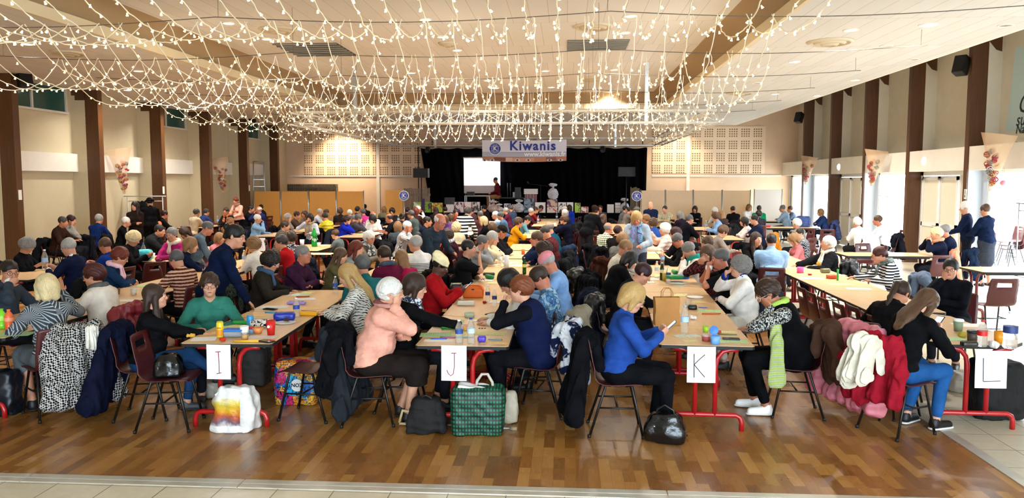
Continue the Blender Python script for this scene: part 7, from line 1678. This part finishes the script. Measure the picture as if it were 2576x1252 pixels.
# painted words high on the nearest bright side bay
y, z = atx(2560, 250, XRW); m = MB(); vs = [atx(a, b, XRW) for a, b in ((2576, 120), (2556, 120), (2531, 330), (2576, 330))]; y0 = vs[0][0]-2.6
m.add([(XRW-.006, y0, vs[0][1]), (XRW-.006, vs[1][0], vs[1][1]), (XRW-.006, vs[2][0], vs[2][1]), (XRW-.006, y0, vs[3][1])], [(0, 1, 2, 3)]); tag(m.build('wall_painting', mat('painted_pale_blue', '#b9d0d0', .8), None), 'pale blue painted patch with lettering on the upper wall at the picture edge', 'mural')
for txt, px, py, sz, zz in (('C', 2562, 265, .56, 0), ('su', 2557, 303, .38, 0), ('Nat', 2556, 327, .27, 0)):
    y, z = atx(px, py, XRW); t = text_mesh('painted_word', txt, sz, col('#23302c'), None, shear=.25, align='LEFT'); t.location = (XRW-.012, y, z); t.rotation_euler = (math.pi/2, 0, -math.pi/2); tag(t, {'C': 'dark painted word starting with C high on the wall', 's': 'dark painted letters su high on the wall', 'N': 'dark painted word starting with Nat high on the wall'}[txt[0]], 'lettering')
# ------------------------------------------------------------------ fairy light curtains: strands sagging between cross cables
M_WIRE = mat('white_light_wire', '#f4ecd4', .5); M_BULB = noemis(mat('warm_bulb', '#fff2cf', .4, emit='#ffdf9a', estr=4.8)); M_CAB = mat('steel_cable', '#5a5348', .5)
YC = [7.3, 10.1, 12.9, 15.7, 18.5, 21.3, 24.1]; ZT = 4.2
for i, y in enumerate(YC):
    m = MB(); pts = [(-9.6+15.2*u, y, ZT+.06-.10*math.sin(math.pi*((u*3) % 1))) for u in np.linspace(0, 1, 31)]; m.tube(pts, .006, 5)
    r = m.build('support_cable', M_CAB); tag(r, ['nearest', 'second', 'third', 'fourth', 'fifth', 'sixth', 'farthest'][i]+' steel cable across the hall carrying the fairy light strands', 'cable', 'cross cables')
    for x in (-9.5, -4.5, .5, 5.5): m = MB(); m.tube([(x, y, ZT+.06), (x, y, CZL if x < CX0 or x > CX1 else CZH)], .003, 4); m.build('hanger', M_CAB, r)
BM = MB(); BM.lathe([(0, .004), (.007, .0), (.007, -.009), (.014, -.027), (.012, -.029), (0, -.020)], n=8); BULB = BM.mesh('bulb')
def strand_meshes(zb, seed, nb):
    r = random.Random(seed); n = 30; P_ = []
    for k in range(n+1):
        u = k/n; c = math.cosh(2.4*(2*u-1)); z = zb+(ZT-zb)*(c-1)/(math.cosh(2.4)-1)
        P_.append((r.uniform(-.012, .012), u*2.8, z+r.uniform(-.008, .008)))
    m = MB(); m.tube(P_, .0068 if zb > 3.5 else .0056, 5, caps=False); w = m.mesh('strand'); B = []; q = MB()
    for k in range(nb):
        t = (k+.5+r.uniform(-.25, .25))/nb*n; a = int(t); f = t-a; p = [P_[a][d]*(1-f)+P_[a+1][d]*f for d in range(3)]; dx = r.choice((-1, 1))*r.uniform(.01, .03); B.append((p[0]+dx, p[1], p[2]-.012, r.uniform(-.7, .7)))
        M = Matrix.Translation(B[-1][:3]) @ Matrix.Rotation(B[-1][3], 4, 'Y'); q.add([tuple(M @ v.co) for v in BULB.vertices], [tuple(pp.vertices) for pp in BULB.polygons], True)
    return w, q.mesh('bulbs'), B
NM = ['nearest', 'second', 'third', 'fourth', 'fifth', 'farthest']; sr = random.Random(3)
O1 = 'first second third fourth fifth sixth seventh eighth ninth tenth eleventh twelfth thirteenth fourteenth fifteenth sixteenth seventeenth eighteenth nineteenth'.split(); ORD = O1+['twentieth']+['twenty-'+q for q in O1[:9]]+['thirtieth']+['thirty-'+q for q in O1[:9]]
for b in range(6):
    zb = [3.76, 3.60, 3.54, 3.48, 3.42, 3.36][b]; var = [strand_meshes(zb+sr.uniform(-.07, .07), b*10+k, 11 if b == 0 else 9) for k in range(4)]
    for k in range(36):
        x = -8.5+k*.335+sr.uniform(-.05, .05)
        if x > 2.75 and b < 2: continue
        w, bl, B = var[sr.randrange(4)]; o = link('fairy_light_strand', w, None, M_WIRE, (x, YC[b], 0))
        tag(o, '%s fairy light strand counted from the brown pillars, between the %s pair of cross cables' % (ORD[k], NM[b]), 'fairy lights', 'fairy light strands sagging under the ceiling')
        if b == 0:
            for p in B: e = link('bulb', BULB, o, M_BULB, p[:3], (0, p[3], 0))
        else: e = link('bulbs', bl, o, M_BULB); e['kind'] = 'stuff'
for y in (9, 14, 19): 
    for x in (-6.5, -2, 2): light('fairy_glow', 'POINT', (x, y, 3.8), 7, (1, .88, .68), shadow_soft_size=.6)
M_TRUSS = mat('truss_alloy', '#d2cfc6', .4, .25)
# ------------------------------------------------------------------ aluminium truss frame hung over the stage end
r = empty('lighting_truss', (0, 19.3, 3.7), 0, 'rectangular aluminium truss frame hanging before the stage', 'truss')
TX0, _ = aty(745, 293, 19.3); TX1, _ = aty(1800, 293, 19.3); TY0, TY1 = 19.3, 31.2
def truss(a, b, s=.29):
    A, B_ = Vector(a), Vector(b); d = (B_-A).normalized(); side_ = d.cross(Vector((0, 0, 1))).normalized(); up = Vector((0, 0, 1)); L = (B_-A).length; n = max(2, round(L/.5)); m = MB()
    off = [(-1, -1), (1, -1), (1, 1), (-1, 1)]; c = [side_*(s/2*q[0])+up*(s/2*q[1]) for q in off]
    for q in c: m.tube([A+q, B_+q], .026, 6)
    for k in range(n):
        p, q = A+d*L*k/n, A+d*L*(k+1)/n
        for j in range(4): e = c[j]; f = c[(j+1) % 4]; (m.tube([p+e, q+f], .010, 4) if (k+j) % 2 else m.tube([p+f, q+e], .010, 4))
    return m
for a, b in (((TX0, TY0, 3.70), (TX1, TY0, 3.70)), ((TX0, TY1, 3.70), (TX1, TY1, 3.70)), ((TX0, TY0, 3.70), (TX0, TY1, 3.70)), ((TX1, TY0, 3.70), (TX1, TY1, 3.70))):
    o = truss(a, b).build('truss_beam', M_TRUSS, r); o.location = (0, -19.3, -3.7)
for x in (-5.2, 1.9):
    for y in (TY0, TY1): m = MB(); m.box((x-.04, y-.04, 3.5), (x+.04, y+.04, CZL if y > CY1 or x > CX1 else CZH)); o = m.build('hanging_post', M_ALU, r); o.location = (0, -19.3, -3.7)
for k, x in enumerate((-5.5, -3.2, -.9, 1.4)):
    q = empty('stage_spotlight', (x, TY1-.1, 3.42), 0, ['first', 'second', 'third', 'fourth'][k]+' stage spotlight under the far truss beam counted from the window side', 'spotlight'); m = MB(); m.lathe([(.0, .14), (.09, .12), (.10, -.12), (.085, -.12), (.08, 0), (0, 0)], n=16, ax=Matrix.Rotation(-.9, 3, 'X')); m.build('housing', M_BLACK, q)
    m = MB(); m.tube([(-.11, 0, 0), (-.11, 0, .13), (.11, 0, .13), (.11, 0, 0)], .008, 5); m.build('yoke', M_BLACK, q)
# ------------------------------------------------------------------ stage end
M_CURT = NT('black_velvet'); M_CURT.color('#040405'); M_CURT.setin('Roughness', .95); M_CURT.setin('Specular IOR Level', .05); M_CURT = M_CURT.m; M_BCLOTH = mat('black_cloth', '#07070a', .9, spec=.1)
ST_Y = 31.75; STZ = .86
x0, _ = aty(1062, 500, ST_Y); x1, _ = aty(1628, 500, ST_Y)
m = MB(); m.box((x0, ST_Y, 0), (x1, YB-.06, STZ)); o = m.build('stage_platform', M_BCLOTH); tag(o, 'black fronted low stage platform in front of the curtain', 'stage')
CY_ = 33.3; g = []
tl, tr, bl2, br = aty(1058, 372, CY_), aty(1628, 370, CY_), aty(1085, 545, CY_), aty(1624, 545, CY_)
for v in np.linspace(0, 1, 12):
    row_ = []
    for u in np.linspace(0, 1, 150):
        xa = tl[0]+(bl2[0]-tl[0])*v; xb = tr[0]+(br[0]-tr[0])*v; row_.append((xa+(xb-xa)*u, CY_+.07*math.sin(u*170)*(.5+.5*v)+.03*math.sin(u*61), tl[1]+(STZ+.01-tl[1])*v-(.05*abs(math.sin(u*38)) if v == 0 else 0)))
    g.append(row_)
m = MB(); m.sheet(g); tag(m.build('stage_curtain', M_CURT), 'wide black velvet curtain behind the stage', 'curtain')
r = empty('curtain_rail', (0, CY_, tl[1]), 0, 'black curtain rail with posts over the stage', 'rail'); ax, az = aty(1052, 369, CY_); bx, bz = aty(1641, 363, CY_)
m = MB(); m.tube([(ax, 0, .06), (bx, 0, .06)], .035, 8); m.build('rail', M_BLACK, r); m = MB(); m.tube([(ax, 0, .06), (ax, 0, -tl[1]+.02)], .022, 6); m.build('post', M_BLACK, r)
for k in range(5): x = ax+.6+(bx-ax-1.0)*k/4; m = MB(); m.tube([(x, 0, .06), (x, 0, .42)], .02, 6); m.build('hanger', M_BLACK, r)
# projection screen with its white cloth and frame
ax, az = aty(1167, 398, 33.0); bx, bz = aty(1258, 466, 33.0); cz = aty(1258, 486, 33.0)[1]
r = empty('projection_screen', (ax, 33.0, bz), 0, 'bright white projection screen behind the seated man on stage', 'screen'); m = MB(); m.box((0, 0, 0), (bx-ax, .02, az-bz)); m.build('lit_image', mat('screen_lit', '#ffffff', .6, emit='#f2f4ff', estr=2.4), r)
m = MB(); m.box((0, -.005, cz-bz), (bx-ax, .02, 0)); m.build('screen_cloth', mat('screen_cloth', '#d8c8c4', .7), r); m = MB(); m.tube([(-.03, 0, az-bz+.02), (bx-ax+.03, 0, az-bz+.02)], .03, 8); m.build('roller', M_WHITE, r)
for x in (.05, bx-ax-.05): m = MB(); m.tube([(x, .06, STZ-bz+.01), (x, .06, az-bz)], .02, 6); m.build('stand', M_ALU, r)
# banner
ax, az = aty(1213, 352, 30.9); bx, bz = aty(1425, 404, 30.9); w, h = bx-ax, az-bz; r = empty('banner', (ax, 30.9, az), 0, 'white club banner with blue lettering and a strip of eyes hanging over the stage', 'banner')
def band(v0, v1, mt, nm, off=0, u0=0, u1=1):
    m = MB(); m.sheet([[(w*u, -.03*math.sin(u*3.1)-off, -h*(v0+(v1-v0)*v)-.05*math.sin(u*3.14)*v1) for u in np.linspace(u0, u1, 14)] for v in np.linspace(0, 1, 4)]); return m.build(nm, mt, r)
band(0, .56, mat('banner_white', '#e6e4ee', .6), 'upper_field'); band(.56, .78, mat('banner_grey', '#b9b9c9', .6), 'grey_band'); band(.78, 1, mat('banner_skin', '#c98f74', .6), 'eye_strip')
for u0, u1, c in ((.0, .14, '#b98468'), (.14, .28, '#7a4a38'), (.28, .36, '#d9b4a0'), (.36, .62, '#d39a78'), (.62, .76, '#c4805c'), (.76, .88, '#8a5a58'), (.88, 1, '#b9785c')): band(.80, .985, mat('strip_'+c, c, .6), 'face_photo', .004, u0, u1)
for u in (.03, .12, .42, .55, .80, .93):
    for rr_, sx, mt_, dy in ((.06, 1.7, mat('eye_photo_white', '#d8cfc8', .5), .05), (.045, .9, mat('dark_eye', '#2e2020', .5), .054)): m = MB(); m.lathe([(0, 0), (rr_, 0)], n=18); q = m.build('eye_photo', mt_, r); q.location = (w*u, -dy, -h*.91-.05); q.rotation_euler = (math.pi/2, 0, 0); q.scale = (sx, .75, 1)
M_NAVY = mat('banner_navy', '#2a3a9c', .6)
def put(o, x, y, z, ry=0): o.location = (x, y, z); o.rotation_euler = (math.pi/2, ry, 0); return o
put(text_mesh('banner_word', 'Kiwanis', .50, M_NAVY, r, bold=.014, spacing=1.16), w*.60, -.06, -h*.30); put(text_mesh('banner_web', 'www.kiwanis.fr', .26, mat('banner_print_white', '#ffffff', .5), r, bold=.006), w*.745, -.06, -h*.69)
def roundel(par, x, y, z, R0, parts=True):
    def disc(r0, r1, mt, dy, nm):
        m = MB(); m.lathe([(r0, 0), (r1, 0)] if r0 else [(0, 0), (r1, 0)], n=40); put(m.build(nm, mt, par), x, y-dy, z)
    disc(0, R0, mat('roundel_white', '#eef0f4', .5), 0, 'disc'); disc(R0*.56, R0*.90, M_NAVY, .004, 'ring'); disc(0, R0*.50, M_NAVY, .004, 'centre')
    put(text_mesh('roundel_letter', 'K', R0*.92, mat('roundel_white', '#eef0f4', .5), par, bold=R0*.03), x, y-.010, z)
    for i, ch in enumerate('KIWANIS'):
        a = math.radians(150-20*i); put(text_mesh('ring_letter', ch, R0*.24, mat('roundel_white', '#eef0f4', .5), par), x+R0*.73*math.cos(a), y-.008, z+R0*.73*math.sin(a), math.pi/2-a if True else 0)
    for i, ch in enumerate('INTERNATIONAL'):
        a = math.radians(205+10.8*i); put(text_mesh('ring_letter', ch, R0*.19, mat('roundel_white', '#eef0f4', .5), par), x+R0*.73*math.cos(a), y-.008, z+R0*.73*math.sin(a), -math.pi/2-a+math.pi*2 if True else 0)
roundel(r, w*.155, -.06, -h*.42, h*.30)
for px, py, lab in ((1016, 492, 'round blue and white club emblem with a K beside the orange board'), (1602, 493, 'round blue and white club emblem with a K beside the overexposed wooden screens')):
    x, z = aty(px, py, 28.8); r = empty('club_emblem', (x, 28.8, z), 0, lab, 'sign'); m = MB(); m.lathe([(0, 0), (.185, 0), (.185, .02), (0, .02)], n=36, ax=Matrix.Rotation(math.pi/2, 3, 'X')); m.build('board', col('#e8eaf0'), r).location = (0, .03, 0); roundel(r, 0, -.01, 0, .18); m = MB(); m.tube([(0, .05, -.15), (0, .05, -z+.01)], .015, 6); m.build('stand', M_ALU, r)
# loudspeakers on poles
for px, py, lab, w_ in ((1060, 435, 'black loudspeaker on a pole at the window end of the stage', .36), (1576, 432, 'black loudspeaker on a pole at the aisle end of the stage', .40)):
    x, z = aty(px, py, 30.6); r = empty('pole_speaker', (x, 30.6, 0), 0, lab, 'speaker'); m = MB(); m.box((-w_*.8, -.2, z-.18), (w_*.8, .2, z+.18)); m.build('cabinet', mat('speaker_black', '#101214', .6), r); m = MB(); m.box((-w_*.76, -.212, z-.16), (w_*.5, -.2, z+.16)); m.build('grille', mat('speaker_grille', '#1c1f22', .5, .3), r)
    m = MB(); m.tube([(0, 0, z-.18), (0, 0, .3)], .02, 8); m.build('pole', M_BLACK, r)
    for k in range(3): a = k*2.094; m = MB(); m.tube([(0, 0, .75), (.45*math.cos(a), .45*math.sin(a), .01)], .013, 6); m.build('leg', M_BLACK, r)
# man on the stage, desk, screens, microphone
P2_ = person_geo('T', 'm', 1.0, 40, 22, 0, 1, 's', 't', 10, 0, 0, 'long', 'lap', 'lap', 'collar', 0)
PEND.clear(); x, z = aty(1245, 455, 32.3); person(1245, 458, 100, 'L', 'man in maroon shirt and tan trousers seated on the stage desk looking down', '#571420', 'crop', 'd', sex='m', pants='#9a6a42', at=(x+.12, 32.35), hp=22, lod=1, sk='b', lean=6, chair=False, armL='lap', armR='lap'); PEND[0]['pz'] = .98; PEND[0]['kw']['pz'] = .98; _make(PEND[0])
def desk(px0, px1, Y, ztop, mt, lab, front=None, d=.7, legs=True, base=STZ):
    a, _ = aty(px0, 500, Y); b, _ = aty(px1, 500, Y); r = empty('stage_table', ((a+b)/2, Y, base), 0, lab, 'table'); w = (b-a)/2; m = MB(); m.box((-w, 0, ztop-base-.04), (w, d, ztop-base)); m.build('table_top', mt, r)
    for q in (-1, 1):
        if legs:
            m = MB(); m.box((q*w-.03 if q > 0 else -w, .05, 0), (w if q > 0 else -w+.03, .09, ztop-base-.04)); m.build('leg', M_ALU, r); m = MB(); m.box((q*w-.03 if q > 0 else -w, d-.09, 0), (w if q > 0 else -w+.03, d-.05, ztop-base-.04)); m.build('leg', M_ALU, r)
    if front: m = MB(); m.box((-w, -.01, 0.001), (w, .0, ztop-base)); m.build('cloth_front', front, r)
    return r
desk(1168, 1232, 32.0, 1.58, col('#9a938c'), 'grey stage table in front of the projection screen'); desk(1238, 1326, 32.2, 1.50, col('#1a1512'), 'dark stage desk with equipment where the man sits', None)
def bx(name, px0, py0, px1, py1, Y, d, c, lab, cat='box', zb=None, mt=None):
    a, zt = aty(px0, py0, Y); b, z0 = aty(px1, py1, Y); z0 = zb if zb is not None else z0; m = MB(); m.box((a, Y, z0), (b, Y+d, zt)); return tag(m.build(name, mt or col(c), None), lab, cat)
bx('laptop', 1295, 471, 1310, 480, 32.4, .03, '#20262c', 'dark laptop screen on the stage desk', 'laptop', 1.502); bx('equipment_case', 1174, 482, 1192, 486, 32.2, .3, '#16181e', 'flat black device on the grey stage table', 'box', 1.582); bx('mixing_desk', 1290, 483, 1310, 486, 32.5, .3, '#c9c9c9', 'pale mixing desk on the stage desk', 'mixer', 1.502)
for px, lab in ((1277, 'thin upright antenna on the stage desk, first'), (1284, 'thin upright antenna on the stage desk, second')): a, z1 = aty(px, 460, 32.5); m = MB(); m.tube([(a, 32.5, 1.5), (a, 32.5, z1)], .018, 6); tag(m.build('antenna', col('#3a4248')), lab, 'antenna')
r = empty('microphone_stand', (aty(1360, 500, 32.0)[0], 32.0, STZ), 0, 'black boom microphone stand on the stage', 'stand'); m = MB(); m.tube([(0, 0, 0), (0, 0, 1.12)], .014, 6); m.build('pole', M_BLACK, r); m = MB(); m.tube([(-.50, 0, 1.20), (.28, 0, 1.10)], .012, 6); m.tube([(-.50, 0, 1.20), (-.53, 0, 1.30)], .028, 8); m.build('boom', M_BLACK, r)
bx('banquet_fridge', 1318, 475, 1352, 488, 31.9, .5, '#e6e0de', 'white counter top above the striped pedestal on stage', 'counter'); n = NT('pedestal_stripes'); n.color(n.ramp(n.wave(n.coord('Object'), 2.6, 'X'), [(.2, '#b83a34'), (.4, '#e8e6ea'), (.6, '#2c3a7a'), (.8, '#151826')], 'CONSTANT')); bx('pedestal', 1320, 488, 1350, 510, 31.95, .4, '', 'red white and blue striped pedestal on stage', 'pedestal', STZ, n.m)
# prize tables with black cloth and the prizes piled on them
PY, PZ = 31.0, .92
for a, b, lab in ((1040, 1200, 'black clothed prize table at the window end'), (1204, 1330, 'black clothed prize table in the middle'), (1334, 1448, 'black clothed prize table right of the middle'), (1450, 1562, 'black clothed prize table at the aisle end')):
    desk(a, b, PY-.1, PZ, M_BCLOTH, lab, M_BCLOTH, d=.7, legs=False, base=0)
prz = [(1040, 508, 1062, 530, '#9ac83a', 'lime green boxed prize at the far window end'), (1068, 508, 1084, 532, '#8ac02c', 'lime and white gift box beside the purple poster'), (1086, 510, 1112, 532, '#b8d84a', 'pale green gift box with dark label'), (1118, 497, 1142, 514, '#35303a', 'dark boxed appliance behind the pale boxes'), (1122, 514, 1142, 532, '#e8e4e4', 'white box with a grey picture'), (1143, 508, 1166, 532, '#eadcdc', 'pale pink boxed prize, first of three'), (1168, 508, 1186, 532, '#eee0de', 'pale pink boxed prize, second of three'), (1188, 508, 1206, 532, '#e4d8dc', 'pale pink boxed prize, third of three'),
       (1210, 518, 1222, 532, '#dcdce4', 'small white parcel by the dark haired woman'), (1268, 512, 1284, 530, '#d0d4dc', 'silver boxed prize behind the grey haired men'), (1288, 514, 1302, 532, '#e0e0e0', 'white carton behind the slate blue jacket'), (1318, 498, 1342, 528, '#7a8fa8', 'boxed appliance with a blue picture'), (1346, 509, 1372, 530, '#f0e8e8', 'white carton with red flowers, first'), (1376, 502, 1402, 519, '#d8b898', 'picture box under the wrapped basket'), (1376, 520, 1402, 534, '#ecd8d4', 'pink and white carton under the picture box'),
       (1404, 509, 1424, 532, '#f2eaea', 'white carton with red flowers, second'), (1426, 509, 1442, 532, '#efe6e2', 'white carton with red flowers, third'), (1446, 510, 1460, 532, '#b0d04a', 'lime green box right of the cartons'), (1462, 520, 1480, 534, '#f2f0f0', 'plain white carton beside the black parka'), (1528, 514, 1544, 527, '#f4f2f2', 'white carton on the aisle end table'), (1548, 510, 1561, 516, '#ececec', 'topmost drawer of the white tower'), (1548, 517, 1561, 523, '#e4e4e4', 'middle drawer of the white tower'), (1548, 524, 1561, 531, '#dadada', 'lowest drawer of the white tower')]
for k, (a, b, c, d, cc, lab) in enumerate(prz):
    n = NT('prize_print_%d' % k); v = n.coord('Object'); n.color(n.mix(n.ramp(n.noise(v, 5+k % 3, 3, .6, 1), [(.52, '#000000'), (.56, '#ffffff')]), cc, ['#f2f2f2', '#5a2a5a', '#c43a3a', '#2a2a2e'][k % 4]) if cc not in ('#f4f2f2', '#ececec', '#e4e4e4', '#dadada') else cc); n.setin('Roughness', .5)
    Y = PY+.18+(.12 if d < 520 else 0); up_ = None
    if d >= 527: up_ = PZ+.002
    bx('prize_box', a, b, c, d, Y, .26, '', lab, 'box', up_, n.m)
def wrap(px, py, w, h, Y, lab, c='#c9c9d4', seed=1, z=None):
    x, z0 = aty(px, py, Y); z0 = z if z is not None else z0; fd = Field((-w, -w, -.01), (w, w, h*1.3), .022); fd.ell((0, 0, h*.35), (w*.5, w*.4, h*.4), k=.03); fd.cap((0, 0, h*.5), (0, 0, h*.85), w*.12, w*.05, k=.05); fd.ell((0, 0, h*.95), (w*.4, w*.25, h*.12), k=.03); fd.wob(.022, 45, seed); fd.rbox((0, 0, -.1), (w, w, .1), k=.002, op='sub')
    return tag(link('gift_basket', fd.mesh('gift_basket', 0), None, mat('cellophane_'+c, c, .12, .25, var=.25, bump=(30, .9, .03)), (x, Y, z0)), lab, 'basket')
wrap(1391, 502, .42, .62, PY+.3, 'cellophane wrapped basket with a ribbon on top of the picture box', '#cfcdd6', 2); wrap(1241, 530, .48, .45, PY+.1, 'cellophane wrapped prize in front of the man on stage', '#cdb6b0', 3, PZ); wrap(1256, 530, .3, .34, PY+.1, 'small wrapped gift beside the larger cellophane prize', '#dcd4d4', 4, PZ); wrap(1306, 528, .4, .5, PY+.15, 'silver wrapped hamper by the striped pedestal', '#d4d6de', 5, PZ); wrap(1571, 530, .36, .55, PY+.15, 'cellophane hamper beneath the pole loudspeaker', '#d0d2dc', 6, PZ)
for px, lab in ((1064, 'window end'),):
    x, z1 = aty(px, 500, 30.4); x, z0 = aty(px, 534, 30.4); m = MB(); m.box((x-.07, 30.4, z0), (x+.07, 30.44, z1)); o = m.build('vertical_banner', mat('banner_purple', '#3a1f4e', .6), None); tag(o, 'narrow purple upright banner with pale letters on the speaker pole', 'banner')
    for i, ch in enumerate('HOTEL' if False else 'IIIII'): pass
# wooden movable screens
M_BOARD = beech_mat('board_wood', '#d79c50'); M_BOARD_LIT = beech_mat('board_wood_overexposed', '#dfb988')  # second one is the same wood with daylight overexposure put into its colour
def screens(pxs, Y, pyt, mt, side):
    for i in range(len(pxs)-1):
        a, zt = aty(pxs[i], pyt, Y); b, _ = aty(pxs[i+1]-3, pyt, Y); r = empty('wooden_screen', (a, Y, 0), 0, side % ['first', 'second', 'third', 'fourth', 'fifth'][i], 'screen', None); m = MB(); m.box((.03, 0, .12), (b-a, .03, zt)); m.build('board', mt, r)
        for x in (.0, b-a+.02): m = MB(); m.tube([(x, .01, .0), (x, .01, zt+.03)], .018, 6); m.build('post', M_ALU, r)
        m = MB(); m.tube([(0, -.25, .02), (0, .25, .02)], .016, 6); m.build('foot', M_DRED, r)
screens((638, 706, 776, 846, 916), 29.6, 481, M_BOARD, 'orange wooden screen on the window side, %s from the ladder'); screens((1612, 1675, 1745, 1818, 1890), 29.6, 479, M_BOARD_LIT, 'overexposed wooden screen on the bright side, %s from the stage')
a, zt = aty(1898, 477, 29.2); b, _ = aty(1968, 477, 29.2); r = empty('wooden_screen', (a, 29.2, 0), 0, 'almost white screen nearest the windows', 'screen'); m = MB(); m.box((.03, 0, .12), (b-a, .03, zt)); m.build('board', mat('white_board', '#f0e8dc', .5), r)
for x in (0, b-a): m = MB(); m.tube([(x, .01, 0), (x, .01, zt+.03)], .018, 6); m.build('post', M_ALU, r)
a, zt = aty(969, 478, 29.4); b, _ = aty(1012, 478, 29.4); m = MB(); m.box((a, 29.4, 0), (b, 29.44, zt)); tag(m.build('orange_board', M_BOARD), 'orange wooden board beside the club emblem', 'board')
M_FENCE = wood_mat('grey_fence_wood', '#8a7a68', .7)
for (p0, p1, yt, lab, n_) in ((1016, 1082, 474, 'grey slatted fence panel at the window end of the stage', 16), (1586, 1610, 472, 'grey slatted fence panel at the aisle end of the stage', 7)):
    a, zt = aty(p0, yt, 31.3); b, _ = aty(p1, yt, 31.3); m = MB()
    for k in range(n_): x = a+(b-a)*k/n_; m.box((x, 31.3, 0), (x+(b-a)/n_*.72, 31.33, zt+rnd.uniform(-.03, .03)))
    m.box((a, 31.33, .4), (b, 31.36, .5)); m.box((a, 31.33, zt-.3), (b, 31.36, zt-.2)); tag(m.build('fence_panel', M_FENCE), lab, 'fence')
a, zt = aty(722, 463, 32.6); b, _ = aty(848, 463, 32.6); m = MB(); n_ = 26
for k in range(n_): x = a+(b-a)*k/n_; m.box((x, 32.6, 0), (x+.035, 32.9, zt)); 
for z in np.arange(.3, zt, .16): m.box((a, 32.58, z), (b, 32.6, z+.03))
tag(m.build('stacked_trolleys', mat('galvanised', '#8d8878', .4, .7)), 'long rack of stacked metal barriers behind the orange screens', 'barrier')
# lamps washing the perforated wall
for px, py, pw in ((868, 400, 380), (1700, 380, 150)):
    x, z = aty(px, py, YB); l = light('wall_wash', 'SPOT', (x, YB-1.5, 4.42), pw, (1, .83, .60), spot_size=R_(95), spot_blend=.9, shadow_soft_size=.08, rot=(R_(38), 0, 0))
